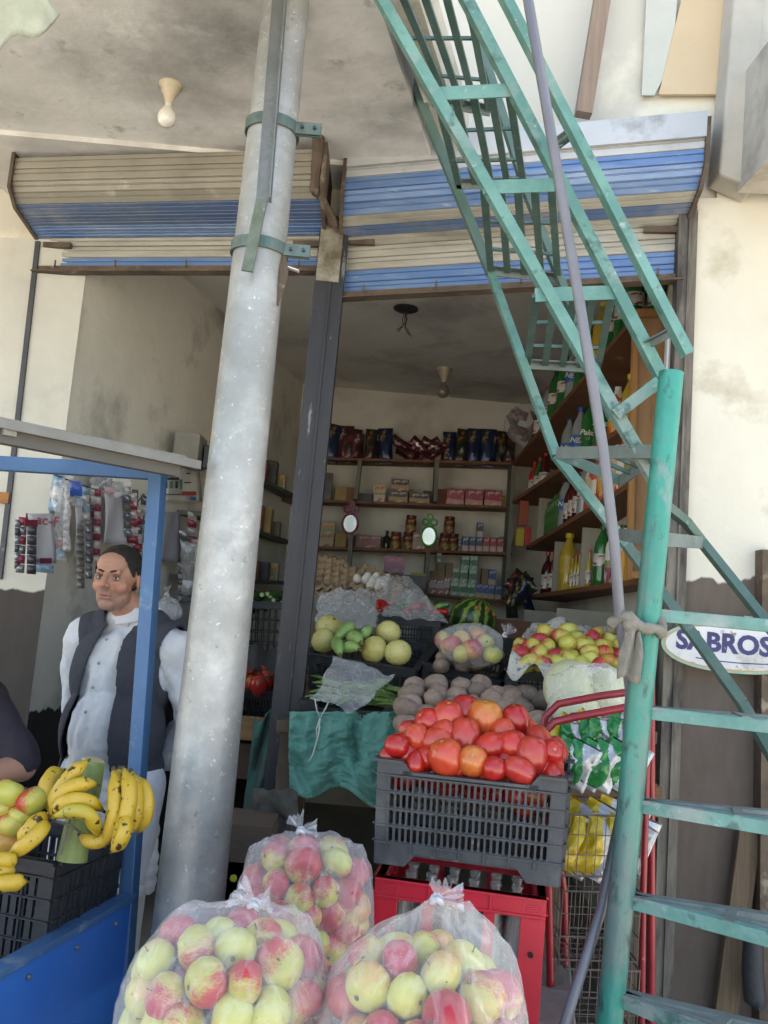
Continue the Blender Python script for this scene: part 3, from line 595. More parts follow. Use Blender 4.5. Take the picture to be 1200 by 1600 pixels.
def basket(x0, x1, yt, yb):
    t = thing  # baskets are parts of the rack, their wires one piece each
    mb = MB(); f0, f1 = P(x0, yt, RY-.18), P(x1, yt+4, RY-.18); h = P(x0, yt, RY-.18).z-P(x0, yb, RY-.18).z; D = .24
    b0, b1 = f0+V((0, D, 0)), f1+V((0, D, 0)); dn = V((0, 0, -h))
    for z in (0, 1):
        for p, q in ((f0, f1), (b0, b1), (f0, b0), (f1, b1)): mb.tube([p+dn*z, q+dn*z], .003, 5)
    n = 9
    for i in range(n+1):
        u = i/n; p = f0+(f1-f0)*u; q = b0+(b1-b0)*u; mb.tube([p, p+dn, q+dn, q], .0016, 4)
    for i in range(1, 6):
        u = i/6; mb.tube([f0+(b0-f0)*u+V((0, 0, 0)), f0+(b0-f0)*u+dn, f1+(b1-f1)*u+dn, f1+(b1-f1)*u], .0016, 4)
    for z in (.33, .66): mb.tube([f0+dn*z, f1+dn*z, b1+dn*z, b0+dn*z, f0+dn*z], .0016, 4)
    part('wire_basket', mb, wirem, rk); return f0, f1, h
bk1 = basket(866, 1008, 1172, 1214); bk2 = basket(878, 1004, 1272, 1368); bk3 = basket(880, 1002, 1392, 1500); bk4 = basket(884, 1000, 1514, 1620)
def packet_mesh(name, w_, h_, t_, mats, seed, split=None, nu=22, nv=30):
    """pillow bag with crimped ends and crumpled foil; split(u, v) picks the printed colour"""
    mb = MB()
    def fn(sg):
        def f(u, v):
            e = math.sin(PI*min(1, max(0, (v-.05)/.9)))**.6 if .05 < v < .95 else 0; g_ = math.sin(PI*u)**.55 if 0 < u < 1 else 0
            x = (u-.5)*w_*(1-.05*g_*e*2+.06*abs(v-.5)*2); z = (v-.5)*h_
            n = nz((u*3.4, v*4.6, sg*.6), 1.0, seed)*.009*e*g_**.5+nz((u*8, v*8, sg), 1, seed+5)*.0028*e
            return V((x, sg*(t_/2*e*g_+n*sg), z))
        return f
    for sg in (-1, 1):
        n0 = len(mb.f); mb.grid(fn(sg), nu, nv)
        if split:
            for i in range(nu):
                for j in range(nv): mb.mi[n0+i*nv+j] = split((i+.5)/nu, (j+.5)/nv, sg)
    return mb.mesh(name, mats, 'all' and True)
foil = pm('silver_foil', '#b9bbc0', '#9a9da3', 16, .32, .5, bump=.25, bscale=30)
gfoil = pm('green_foil', '#15803c', '#0f6b30', 9, .3, .25, bump=.35, bscale=25, coat=.4); yfoil = pm('yellow_foil', '#cfb41c', '#b89c14', 9, .3, .2, bump=.35, bscale=25, coat=.4)
whp = pm('white_print', '#d7d9da'); 
def gs(u, v, s): return 0 if u < .55+.2*math.sin(v*5) else (1 if u < .93 else 2)
gm = [packet_mesh('green_packet_mesh', .078, .125, .028, [gfoil, foil, whp], 3+i, gs) for i in range(2)]
ym = [packet_mesh('yellow_packet_mesh', .10, .18, .045, [yfoil, foil, whp], 13+i, gs) for i in range(2)]
gl, yl = [], []
for i, (px, py, dy, a) in enumerate([(884, 1194, -.2, .42), (904, 1196, -.205, .38), (924, 1195, -.2, .42), (944, 1197, -.205, .38), (964, 1196, -.2, .42), (984, 1198, -.2, .4), (892, 1164, -.1, .1), (914, 1160, -.1, .5), (936, 1158, -.1, .15), (958, 1158, -.1, .5), (980, 1162, -.1, .2), (968, 1148, .02, .2), (918, 1146, .03, -.2)]):
    o = link('green_packet', gm[i % 2], None, P(px, py, RY+dy), Euler((random.uniform(-.1, .1), a, random.uniform(-.25, .25)))); tag(o, '-', 'snack packet', 'green and silver snack packets in the top wire basket'); gl.append(o)
rank(gl, 2, 'green and silver snack packet in the top wire basket, {row} row, {col} across')
for i, (px, py, dy, a) in enumerate([(876, 1150, .0, .5), (893, 1140, .02, .9)]):
    o = link('yellow_packet', ym[i % 2], None, P(px, py, RY+dy), Euler((.2, a, .3)), .7); tag(o, ['yellow snack packet lying behind the red rack tube beside the tomatoes', 'yellow snack packet under the bagged pale melon'][i], 'snack packet')
for i, (px, py, dy, a) in enumerate([(906, 1322, -.13, .42), (932, 1324, -.14, .4), (958, 1322, -.13, .38), (984, 1324, -.12, .42), (898, 1296, -.06, .35), (925, 1294, -.05, .42), (950, 1293, -.05, .3), (975, 1296, -.04, .4), (996, 1320, -.05, .3)]):
    o = link('yellow_packet', ym[i % 2], None, P(px, py, RY+dy), Euler((random.uniform(-.2, .2), a, random.uniform(-.5, .5))), .88); tag(o, '-', 'snack packet', 'yellow and silver snack packets in the second wire basket'); yl.append(o)
rank(yl, 2, 'yellow and silver snack packet in the second wire basket, {row} row, {col} across')
# brown board behind the rack
solo('cardboard_box', MB().box(P(935, 1236, RY+.3), (.34, .2, .09)), pm('cardboard', '#7d6048', '#6c533e', 4, .9, bump=.2), 'brown cardboard box behind the snack rack under the green packets', 'box')
# ------------------------------------------------------------------ crates
blackp = pm('black_plastic', '#222428', '#2c2e32', 7, .5, 0, bump=.15, spots=[('#4c4d50', 8, .6, .72)])
greyp = pm('dusty_grey_plastic', '#3a3b3e', '#47484b', 6, .55, 0, bump=.25, spots=[('#626261', 5, .56, .7), ('#7c7a76', 26, .66, .74)])
def crate_parts(root, L, W, H, mat, cols, rows, bw=.004, dip=.0, taper=.94, slots=True, foot=0, tall=0):
    """an open perforated crate in local coordinates, long side along x, opening up, bottom at z 0"""
    th = .006
    def side(l, t=1):
        mb = MB(); x0, x1 = -l/2, l/2
        def b_(xa, xb, za, zb, d=th, off=0): mb.box(((xa+xb)/2, off, (za+zb)/2), (xb-xa, d, zb-za))
        zr = H-.035; zb = .05 if foot else .02
        b_(x0, x1, 0 if not foot else .03, zb); b_(x0, x0+.03, zb, zr); b_(x1-.03, x1, zb, zr)          # bottom band, corners
        if foot: b_(x0, x0+l*.17, 0, .03); b_(x1-l*.17, x1, 0, .03); mb.prism([V((x0+l*.17, -th/2, 0)), V((x0+l*.23, -th/2, .03)), V((x0+l*.17, -th/2, .03))], (0, th, 0)); mb.prism([V((x1-l*.17, -th/2, 0)), V((x1-l*.17, -th/2, .03)), V((x1-l*.23, -th/2, .03))], (0, th, 0))
        n = max(3, round(cols*l/L)); gx0, gx1 = x0+.03, x1-.03; gw = (gx1-gx0)/n; rh = (zr-zb)/rows
        for r in range(rows+1): b_(gx0, gx1, zb+r*rh-.0035, zb+r*rh+.0035, th)
        for c in range(n+1): b_(gx0+c*gw-bw/2-.0008, gx0+c*gw+bw/2+.0008, zb, zr, th*.8)
        if slots and tall:                                     # rounded slot ends
            for r in range(rows):
                for c in range(n):
                    for s in (0, 1):
                        for sx in (0, 1):
                            xx = gx0+c*gw+(bw/2 if sx == 0 else gw-bw/2); zz = zb+(r+s)*rh+(.0035 if s == 0 else -.0035); a = gw*.3
                            mb.prism([V((xx, -th*.35, zz)), V((xx+(a if sx == 0 else -a), -th*.35, zz)), V((xx, -th*.35, zz+(a if s == 0 else -a)))], (0, th*.7, 0))
        for c in range(0, n+1, 4): b_(gx0+c*gw-.002, gx0+c*gw+.002, 0.03, zr, .018, -.004*0)
        for r in range(rows+1): b_(x0, x1, zb+r*rh-.0018, zb+r*rh+.0018, .018)
        if dip:                                                # rim higher at the corners than between
            a = l*.14; bq = l*.20
            b_(x0, x0+a, zr, H); b_(x1-a, x1, zr, H); b_(x0+a, x1-a, zr, zr+.012)
            mb.prism([V((x0+a, -th/2, zr)), V((x0+bq, -th/2, zr)), V((x0+a, -th/2, H))], (0, th, 0)); mb.prism([V((x1-a, -th/2, zr)), V((x1-a, -th/2, H)), V((x1-bq, -th/2, zr))], (0, th, 0))
            b_(x0, x0+a, H-.006, H, .026, -.0); b_(x1-a, x1, H-.006, H, .026); b_(x0+bq, x1-bq, zr+.006, zr+.012, .026)
        else:
            b_(x0, x1, zr, H); b_(x0, x1, H-.007, H, .024)
        return mb
    for k, (l, yaw, off) in enumerate(((L, 0, (0, -W/2)), (L, PI, (0, W/2)), (W-.012, PI/2, (L/2, 0)), (W-.012, -PI/2, (-L/2, 0)))):
        mb = side(l); R = Matrix.Rotation(yaw, 3, 'Z'); pts = []
        for p in mb.v:
            q = R @ p; q += V((off[0], off[1], 0)); f = taper+(1-taper)*(q.z/H); pts.append(V((q.x*f, q.y*f, q.z)))
        mb.v = pts; part('side_panel', mb, mat, root, world=False)
    mb = MB(); mb.box((0, 0, .026), (L*taper-.012, W*taper-.012, .006))
    part('base', mb, mat, root, world=False)
def crate_at(label, pl, pr, Y0, Y1, W, H, mat=None, cols=14, rows=3, tilt=0, group='black plastic produce crates', **kw):
    """front top corners seen at two pixels of the photograph at two depths"""
    a, b = P(*pl, Y0), P(*pr, Y1); d = b-a; L = d.length; yaw = math.atan2(d.y, d.x); rl = -math.atan2(d.z, V((d.x, d.y)).length)
    rot = Matrix.Rotation(yaw, 3, 'Z') @ Matrix.Rotation(rl, 3, 'Y') @ Matrix.Rotation(tilt, 3, 'X')
    loc = (a+b)/2 - rot @ V((0, -W/2, H)); r = thing('plastic_crate', label, 'crate', loc, rot.to_euler(), group)
    crate_parts(r, L, W, H, mat or blackp, cols, rows, **kw); return r, rot, loc, L
def inx(c, x, y, z): return c[2]+c[1] @ V((x, y, z))
# ------------------------------------------------------------------ produce meshes
def lathe_fruit(name, prof, n, mats, wob=.03, seed=0, k=None):
    mb = MB(); vs = []
    for r, z in prof:
        for j in range(n):
            a = 2*PI*j/n; p = V((math.cos(a), math.sin(a), z*8)); q = 1+wob*nz((math.cos(a)*1.3, math.sin(a)*1.3, z*14), 1, seed)
            if k: q *= 1+k*math.cos(5*a)*(1 if z < 0 else .6)
            vs.append(V((r*q*math.cos(a), r*q*math.sin(a), z*(1+wob*.4*nz((a, 1, 1), 1, seed)))))
    m_ = len(prof); mb.add(vs, [(i*n+j, i*n+(j+1) % n, (i+1)*n+(j+1) % n, (i+1)*n+j) for i in range(m_-1) for j in range(n)]+[tuple(range(n-1, -1, -1)), tuple(range((m_-1)*n, m_*n))])
    return mb
stemm = pm('stem', '#5a4a2c', '#6d5c38', 30, .8)
app_prof = []
for i in range(15):
    t = PI*i/14; r = math.sin(t); z = -math.cos(t)
    app_prof.append((max(.002, r*(1+.08*z))*.5, z*.44-(.10*math.exp(-(r/.34)**2) if z > 0 else -.07*math.exp(-(r/.3)**2))))
def apple_mesh(name, mat, seed, s=1.):
    mb = lathe_fruit(name, app_prof, 22, None, .06, seed, .012)
    mb.v = [p*s for p in mb.v]
    mb.tube([V((0, 0, .30))*s, V((.02, .0, .40))*s, V((.05, .01, .49))*s], [.022*s, .016*s, .02*s], 6, 1)
    mb.lathe([(.05*s, -.385*s), (.06*s, -.40*s), (.01*s, -.38*s)], (0, 0, 0), 7, k=1)
    return mb.mesh(name, [mat, stemm], 'all' and True)
ap_g = fruit('apple_green', '#a2a63c', '#b02a2c', '#bfb358', dirv=(1, -.4, .35), thr=.36, soft=.5, streak=8, spots=[('#7c4a24', 9, .70, .74)], rand=.5)
ap_p = fruit('apple_pink', '#bca954', '#ac2038', '#b3ab48', dirv=(.4, -1, .3), thr=.0, soft=.55, streak=10, spots=[('#d6bd6a', 30, .66, .7)], rand=.5)
ap_r = fruit('apple_red', '#c58a3f', '#a31f2b', '#b0863c', dirv=(0, -1, .5), thr=-.2, soft=.6, streak=10, rand=.4)
ap_y = fruit('apple_pale', '#b3b654', '#c78a4a', '#c3bd66', dirv=(1, .2, .4), thr=.75, soft=.8, streak=7, spots=[('#6f5a2a', 11, .69, .72)], rand=.35)
AP = [apple_mesh('apple_mesh', m_, i*3+1) for i, m_ in enumerate((ap_g, ap_p, ap_r, ap_y, ap_g, ap_p))]
tom_prof = []
for i in range(13):
    t = PI*i/12; r = math.sin(t)**.86; z = -math.cos(t); tom_prof.append((max(.002, r)*.46, z*.5-(.05*math.exp(-(r/.25)**2) if z > 0 else -.015*math.exp(-(r/.2)**2))))
tom_m = [fruit('tomato_red', '#bd2a1c', '#a01a1a', '#bd321e', rough=.27, thr=.0, soft=1, streak=3, coat=.28, rand=.3), fruit('tomato_orange', '#bb4426', '#bf7a34', '#b83a22', rough=.27, dirv=(.2, -.2, 1), thr=.85, soft=.9, streak=3, coat=.28, rand=.5), fruit('tomato_deep', '#a82824', '#b83e28', '#a82c26', rough=.28, thr=.3, soft=1, streak=3, coat=.28, rand=.3)]
scar = pm('stem_scar', '#b39a55', '#8e7b3c', 30, .8)
def tom_mesh(mat, seed, el):
    mb = lathe_fruit('t', tom_prof, 24, None, .05, seed, .006); mb.v = [V((p.x, p.y, p.z*el)) for p in mb.v]
    mb.lathe([(.055, .448*el), (.05, .462*el), (.02, .458*el), (.002, .45*el)], (0, 0, 0), 9, k=1); return mb.mesh('tomato_mesh', [mat, scar], 'all' and True)
TM = [tom_mesh(tom_m[i % 3], i*5, (1.12, 1.0, 1.25, .95, 1.05, 1.18)[i]) for i in range(6)]
pot_m = [pm('potato_skin'+str(i), c1, c2, 5, .85, bump=.4, bscale=25, spots=[('#a8917b', 9, .6, .7), ('#544438', 30, .66, .7)], rand=.2) for i, (c1, c2) in enumerate((('#917d70', '#7e6b60'), ('#9c8678', '#877365')))]
def pot_mesh(i):
    mb = MB(); mb.ball((0, 0, 0), (.5, .38, .34), 16, 11); mb.v = [p*(1+.22*nz(p, 2.6, i*3.1)) for p in mb.v]; return mb.mesh('potato_mesh', pot_m[i % 2], 'all' and True)
PT = [pot_mesh(i) for i in range(4)]
ban_m = [fruit('banana_skin'+str(i), c, '#b8961e', c2, rough=.45, thr=.6, soft=.6, streak=4, coat=.05, spots=[('#3a2a14', 26, .63, .66), ('#4a3216', 75, .63, .68)], rand=.2) for i, (c, c2) in enumerate((('#c2a034', '#b89530'), ('#bea236', '#8d9036')))]
bantip = pm('banana_tip', '#3f3520', '#5a4d2a', 20, .8)
def ban_mesh(i, L=1., bend=1.1, fat=.105):
    """banana of unit length along an arc in the xz plane, stem at the origin"""
    mb = MB(); n = 18; pts = []; rs = []; R_ = L/bend
    for j in range(n+1):
        t = j/n; a = bend*t; pts.append(V((R_*math.sin(a), 0, R_*(1-math.cos(a)))))
        rs.append(fat*L*(.28 if t < .06 else min(1, .34+(t-.06)*4.2) if t < .22 else (1 if t < .82 else max(.22, 1-(t-.82)*4.8))))
    mb.tube(pts, rs, 10); 
    for q in range(len(mb.v)):
        mb.v[q] = mb.v[q]*1.0
    mb.tube([pts[-1], pts[-1]+(pts[-1]-pts[-2]).normalized()*.03*L], [fat*L*.25, fat*L*.16], 6, 1); mb.tube([pts[0]-V((.05*L, 0, 0)), pts[0]], [fat*L*.3, fat*L*.27], 6, 1)
    return mb.mesh('banana_mesh', [ban_m[i % 2], bantip], 'all' and True)
BN = [ban_mesh(0, bend=1.0), ban_mesh(1, bend=1.35), ban_mesh(0, bend=.75, fat=.11), ban_mesh(1, bend=1.5, fat=.1)]

def relax(cnt, r, inside, seed, it=260, grav=.0, rj=.1):
    """spheres pushed apart and kept inside a shape; inside(p, r) moves a centre back in"""
    rs = np.random.RandomState(seed); rad = r*(1+rj*(rs.rand(cnt)*2-1)); p = np.array([inside.start(rs) for _ in range(cnt)])
    for k in range(it):
        d = p[:, None]-p[None]; L = np.sqrt((d**2).sum(2))+1e-9; ov = rad[:, None]+rad[None]-L; np.fill_diagonal(ov, 0); ov = np.clip(ov, 0, None)
        p += (d/L[..., None]*ov[..., None]*.42).sum(1); p[:, 2] -= grav*(1-k/it)
        p = inside(p, rad)
    return p, rad
class Bowl:
    """an ellipsoid with a flat bottom"""
    def __init__(s, c, r, zb): s.c = np.array(c); s.r = np.array(r); s.zb = zb
    def start(s, rs):
        while True:
            q = rs.rand(3)*2-1
            if (q**2).sum() < 1: return s.c+q*s.r*.8
    def __call__(s, p, rad):
        p[:, 2] = np.maximum(p[:, 2], s.zb+rad); q = (p-s.c); rr = s.r[None]-rad[:, None]; Q_ = np.abs(q/rr); L = ((Q_[:, 0]**2+Q_[:, 1]**2)**2.4+Q_[:, 2]**4.8)**(1/4.8); f = np.where(L > 1, 1/L, 1); return s.c+q*f[:, None]
def shrink_bag(name, label, cat, C, sph, knot, mat, seed, sub=5, tails=((-.05, -.02, .035), (.05, -.01, .05)), pad=.004, group=None, ridge=.0045, tailw=.04, extra=()):
    """plastic film drawn tight over spheres and gathered to a knot"""
    bm = bmesh.new(); bmesh.ops.create_icosphere(bm, subdivisions=sub, radius=1); me = bpy.data.meshes.new(name); bm.to_mesh(me); bm.free()
    n = len(me.vertices); D = np.zeros(n*3); me.vertices.foreach_get('co', D); D = D.reshape(-1, 3); D /= np.linalg.norm(D, axis=1)[:, None]
    Cn = np.array(C); kd = np.array(knot)-Cn; kl = np.linalg.norm(kd)
    topz = max(q[2]+r for q, r in sph); S = [(np.array(q), r+pad) for q, r in sph]+[(np.array(q), .010) for q in extra]
    R0 = np.full(n, .02)
    for q, r in S:
        b = D @ (q-Cn); disc = r*r-(((q-Cn)**2).sum()-b*b); ok = disc > 0; v = b+np.sqrt(np.clip(disc, 0, None)); R0 = np.where(ok & (v > R0), v, R0)
    ku = kd/kl; ca = D @ ku; R0 = np.where(ca > .9985, kl, R0); R0 = np.where((ca > .985), np.maximum(R0, kl*(.80+.2*(ca-.985)/.015)*1.0), R0)
    E = np.zeros(len(me.edges)*2, int); me.edges.foreach_get('vertices', E); E = E.reshape(-1, 2); Rr = R0.copy(); deg = np.bincount(E.ravel(), minlength=n)
    for k in range(60):
        s_ = np.bincount(E[:, 0], Rr[E[:, 1]], n)+np.bincount(E[:, 1], Rr[E[:, 0]], n); Rr = np.maximum(R0, s_/deg)
    for k in range(2):
        s_ = np.bincount(E[:, 0], Rr[E[:, 1]], n)+np.bincount(E[:, 1], Rr[E[:, 0]], n); Rr = .5*Rr+.5*s_/deg
    u = np.cross(ku, [0, 1, .1]); u /= np.linalg.norm(u); v = np.cross(ku, u); ph = np.arctan2(D @ u, D @ v)
    amp = np.clip((ca-.1)/.7, 0, 1)*np.clip((1-ca)/.01, 0, 1)
    wv = np.sin(ph*17+3*np.sin(ph*3+seed)+ca*3)+.6*np.sin(ph*31+seed*2+2*np.sin(ph*5)); Rr = Rr+ridge*wv*amp+.0012*np.sin(ph*53+D[:, 2]*9)
    co = D*Rr[:, None]; me.vertices.foreach_set('co', co.ravel()); me.materials.append(mat); me.polygons.foreach_set('use_smooth', [True]*len(me.polygons)); me.update()
    r = thing(name, label, cat, C, None, group); f = link('film', me, r)
    K = V(knot)-V(C); kdv = V(ku)
    mb = MB(); a = kdv.orthogonal().normalized(); b = kdv.cross(a); q = [K-kdv*.004+(a*math.cos(t)+b*math.sin(t))*.007+kdv*.004*math.sin(2*t) for t in np.linspace(0, 2*PI, 14)]
    mb.tube(q, .005, 7); link('knot', mb.mesh('knot', matknot, True), r)
    for i, tl in enumerate(tails):
        tl = V(tl); sd = tl.cross(V((0, -1, .2))).normalized()
        def tf(u_, v_):
            wd = tailw*(.12+.88*v_**.8); zz = .012*math.sin(u_*16+seed+i)*v_; return K+tl*v_+sd*(u_-.5)*wd+V((0, zz, .006*math.sin(u_*23+v_*5)*v_))
        mb = MB().grid(tf, 18, 10); link('tail', mb.mesh('tail', matfilm_w, 'all' and True), r)
    return r
matfilm = plastic('bag_film', base=.075, edge=.46, streak=16, bump=.5); matfilm_w = plastic('bag_film_tail', col='#d5d6da', base=.2, edge=.5, streak=26)
matfilm_s = plastic('sheet_film', base=.13, edge=.55, streak=9, bump=.8, wr=(1, 1, 1)); matknot = pm('knot_film', '#b9babf', '#a0a1a8', 30, .3, spec=.8)
def fruit_obj(name, me, loc, s, cat, group, rot=None):
    o = link(name, me, None, loc, rot or Euler((random.uniform(0, 6.3), random.uniform(0, 6.3), random.uniform(0, 6.3))), s); return tag(o, '-', cat, group)
TZ = .66
# ------------------------------------------------------------------ slab table under the bags
c0, c1, c2_, c3 = PZ(890, 1490, TZ), PZ(300, 1470, TZ), V((-.50, 1.12, TZ)), V((.36, 1.12, TZ))
c1 = V((-.42, 2.5, TZ)); tb = thing('slab_table', 'grey concrete slab stand under the crates and apple bags', 'slab', V((0, 1.9, 0)))
part('slab', MB().prism([c3, c0, c1, c2_], (0, 0, -.05)), pm('slab_concrete', '#8b8784', '#7a7673', 6, .85, bump=.6, bscale=20, spots=[('#a29e99', 9, .58, .68)]), tb, bevel=.006)
for x, y in ((-.36, 1.25), (.27, 1.25), (-.3, 2.36), (.4, 2.4)): part('leg', MB().box((x, y, .305), (.09, .09, .61)), pm('slab_concrete', ''), tb)
def apple_bag(label, px, py, Y, rx, ry, rz_, n, r, seed, knotpx, knotY, mix, tails, word, ex=()):
    c = P(px, py, Y); zb = TZ+.004; c.z = zb+rz_*.96; 
    p, rad = relax(n, r, Bowl(c, (rx, ry, rz_), zb), seed, rj=.12); L = []
    for q, rr in zip(p, rad):
        dq = q-np.array(c); nn_ = math.sqrt((dq[0]/rx)**2+(dq[1]/ry)**2+(dq[2]/rz_)**2)
        if nn_ < .42 or (dq[1] > .03 and dq[2] < rz_*.35): continue      # enclosed on all sides: nothing of them shows
        o = fruit_obj('apple', AP[mix[random.randrange(len(mix))]], q, rr*2.02, 'apple', word); L.append(o)
    K = P(*knotpx, knotY); C = V((c.x, c.y, c.z-.02))
    b_ = shrink_bag('plastic_bag', label, 'bag', C, [(q, rr) for q, rr in zip(p, rad)], K, matfilm, seed, tails=tails, extra=[P(x_, y_, Y_) for x_, y_, Y_ in ex])
    vis = [o for o in L if True]
    rank(vis, 9, 'apple inside the '+word+', {row} row, {col} across'); return L
apple_bag('clear knotted bag of large blushed apples in front of the galvanized pole', 358, 1530, 1.50, .164, .145, .215, 128, .0352, 11, (398, 1410), 1.46, (0, 1, 3, 4, 0, 3, 5), ((-.030, -.01, .020), (.026, -.02, .010)), 'bag knotted before the pole', ((285, 1412, 1.5), (238, 1452, 1.5), (505, 1432, 1.5), (455, 1412, 1.46)))
apple_bag('clear knotted bag of blushed apples in front of the red bottle crate', 668, 1520, 1.46, .160, .145, .220, 126, .0355, 23, (683, 1402), 1.42, (0, 1, 3, 5, 2, 0, 3), ((.004, -.01, .026), (.04, .0, .002)), 'bag knotted before the red crate', ((768, 1396, 1.47), (560, 1440, 1.48), (800, 1450, 1.47), (730, 1398, 1.46)))
apple_bag('clear bag of small red and green apples behind the two bigger bags', 478, 1400, 2.08, .148, .125, .212, 96, .0365, 37, (470, 1296), 2.02, (2, 1, 4, 0, 2, 5), ((-.015, -.0, .028), (.035, -.01, .006)), 'rear bag beside the grey crate', ((395, 1318, 2.08), (575, 1318, 2.08), (540, 1292, 2.05)))

# ------------------------------------------------------------------ red bottle crate and the grey tomato crate on it
redc = pm('red_crate_plastic', '#bd1a32', '#a81529', 5, .4, 0, coat=.15, bump=.08, spots=[('#c2636c', 8, .64, .74)])
a, b = P(589, 1352, 2.16), P(856, 1377, 2.10); a.z = b.z = .984; d = b-a; L = d.length; yaw = math.atan2(d.y, d.x); W = .33; H = .984-TZ-.002
rot = Matrix.Rotation(yaw, 3, 'Z'); loc = (a+b)/2-rot @ V((0, -W/2, H)); rc = thing('bottle_crate', 'red plastic bottle crate under the grey tomato crate', 'crate', loc, rot.to_euler())
def rside(l):
    mb = MB(); x0, x1 = -l/2, l/2
    def b_(xa, xb, za, zb, dd=.02, o=0): mb.box(((xa+xb)/2, o, (za+zb)/2), (xb-xa, dd, zb-za))
    b_(x0, x0+.055, 0, H); b_(x1-.055, x1, 0, H); b_(x0+.055, x1-.055, H-.045, H); b_(x0+.055, x1-.055, 0, .05); b_(x0+.055, x1-.055, .105, .15)
    for u in (.25, .75): xx = x0+.055+(l-.11)*u; b_(xx-.013, xx+.013, .05, H-.045, .018)
    for u in (.25, .5, .75): xx = x0+.055+(l-.11)*u; b_(xx-.002, xx+.002, H-.043, H-.002, .028)
    for zz in (H-.003, H-.04): b_(x0, x1, zz-.003, zz+.003, .03)
    for s in (x0+.0275, x1-.0275):
        for k in range(7): b_(s-.018, s+.018, H-.016-.005*k, H-.0145-.005*k, .0225)
        for k in range(5): b_(s-.018, s+.018, .012+.006*k, .0135+.006*k, .0225)
    return mb
for k, (l, yw, off) in enumerate(((L, 0, (0, -W/2)), (L, PI, (0, W/2)), (W-.022, PI/2, (L/2-.01, 0)), (W-.022, -PI/2, (-L/2+.01, 0)))):
    mb = rside(l); R = Matrix.Rotation(yw, 3, 'Z'); mb.v = [R @ p+V((off[0], off[1], 0)) for p in mb.v]; part('side_panel', mb, redc, rc, world=False, bevel=.0015)
part('base', MB().box((0, 0, .012), (L-.02, W-.02, .012)), redc, rc, world=False)
hole = pm('hole_dark', '#1c1014', None, rough=.9)
for sx in (-1, 1):
    for zz in (.06, .2): part('screw_hole', MB().lathe([(.0062, 0), (.0062, .004), (.003, .004)], (sx*(L/2-.0275), -W/2-.0105, zz), 12, Matrix.Rotation(PI/2, 3, 'X')), hole, rc, world=False)
gls = bpy.data.materials.new('bottle_glass'); gls.use_nodes = True; gb = gls.node_tree.nodes['Principled BSDF']; gb.inputs['Base Color'].default_value = (.62, .66, .64, 1); gb.inputs['Roughness'].default_value = .04; gb.inputs['Alpha'].default_value = .38; gb.inputs['Specular IOR Level'].default_value = 1
bprof = [(.028, 0), (.031, .006), (.031, .10), (.029, .13), (.022, .165), (.015, .20), (.0125, .235), (.0125, .262), (.0155, .264), (.0155, .272), (.0135, .273)]
bme = MB().lathe(bprof, (0, 0, 0), 16).mesh('empty_bottle_mesh', gls, 50); bl = []
for i in range(6):
    for j in range(4):
        q = loc+rot @ V(((i-2.5)*(L-.07)/6, (j-1.5)*(W-.05)/4, .019)); o = link('glass_bottle', bme, None, q, None, (.95, .95, .985)); tag(o, '-', 'bottle', 'empty glass bottles in the red crate'); bl.append((j, i, o))
for j, i, o in bl: o['label'] = 'empty clear glass bottle in the red crate, %s row from the front, %s across' % (ORD[j], ORD[i])
tc_ = crate_at('dusty grey plastic crate heaped with ripe tomatoes', (591, 1184), (886, 1216), 2.14, 2.04, .31, .236, greyp, 26, 4, group=None, dip=1, foot=1, taper=.97, tall=1)
zt = .957-(tc_[2].z); tc_[0].location.z += 0
# heap of tomatoes: back row first
tpx = [(673, 1132, 56), (699, 1130, 66), (727, 1112, 62), (757, 1126, 74), (806, 1128, 56), (651, 1153, 50), (620, 1166, 46), (640, 1140, 36), (637, 1179, 40), (682, 1157, 50), (664, 1186, 44), (726, 1154, 62), (768, 1168, 56), (785, 1142, 48), (801, 1167, 62), (842, 1157, 50), (860, 1176, 50), (830, 1184, 62), (862, 1197, 44), (870, 1171, 40),
       (698, 1184, 68), (739, 1190, 60), (772, 1201, 46), (811, 1204, 48), (790, 1190, 40), (716, 1198, 40), (845, 1200, 44), (612, 1180, 38), (650, 1192, 40), (825, 1140, 40), (744, 1140, 44), (690, 1150, 50), (865, 1208, 40), (756, 1205, 40), (640, 1160, 40), (800, 1150, 44)]
tl_ = []
for i, (x, y, s) in enumerate(tpx):
    D_ = 2.10+(1196-y)*.0022+(.04 if s < 45 else 0); q = P(x, y, D_); sz = s/FPX*D_*.89; mi = [0, 2, 3, 5, 0, 1, 3, 2][i % 8]
    if s > 66: mi = 1
    up = (s > 60 or x in (806,))
    rr = Euler((random.uniform(-.35, .25)+(.0 if up else random.uniform(-1.4, 1.4)), random.uniform(-.3, .3)+(0 if up else random.uniform(-1.2, 1.2)), random.uniform(0, 6)))
    o = fruit_obj('tomato', TM[mi], q, sz, 'tomato', 'tomatoes heaped in the grey crate', rr); tl_.append(o)
for i in range(38):   # under layers filling the crate
    q = inx(tc_, random.uniform(-.18, .18), random.uniform(-.11, .13), random.uniform(.15, .205)); o = fruit_obj('tomato', TM[i % 6], q, .062, 'tomato', 'tomatoes heaped in the grey crate'); tl_.append(o)
rank(tl_, 6, 'ripe tomato heaped in the grey crate, {row} row, {col} across')
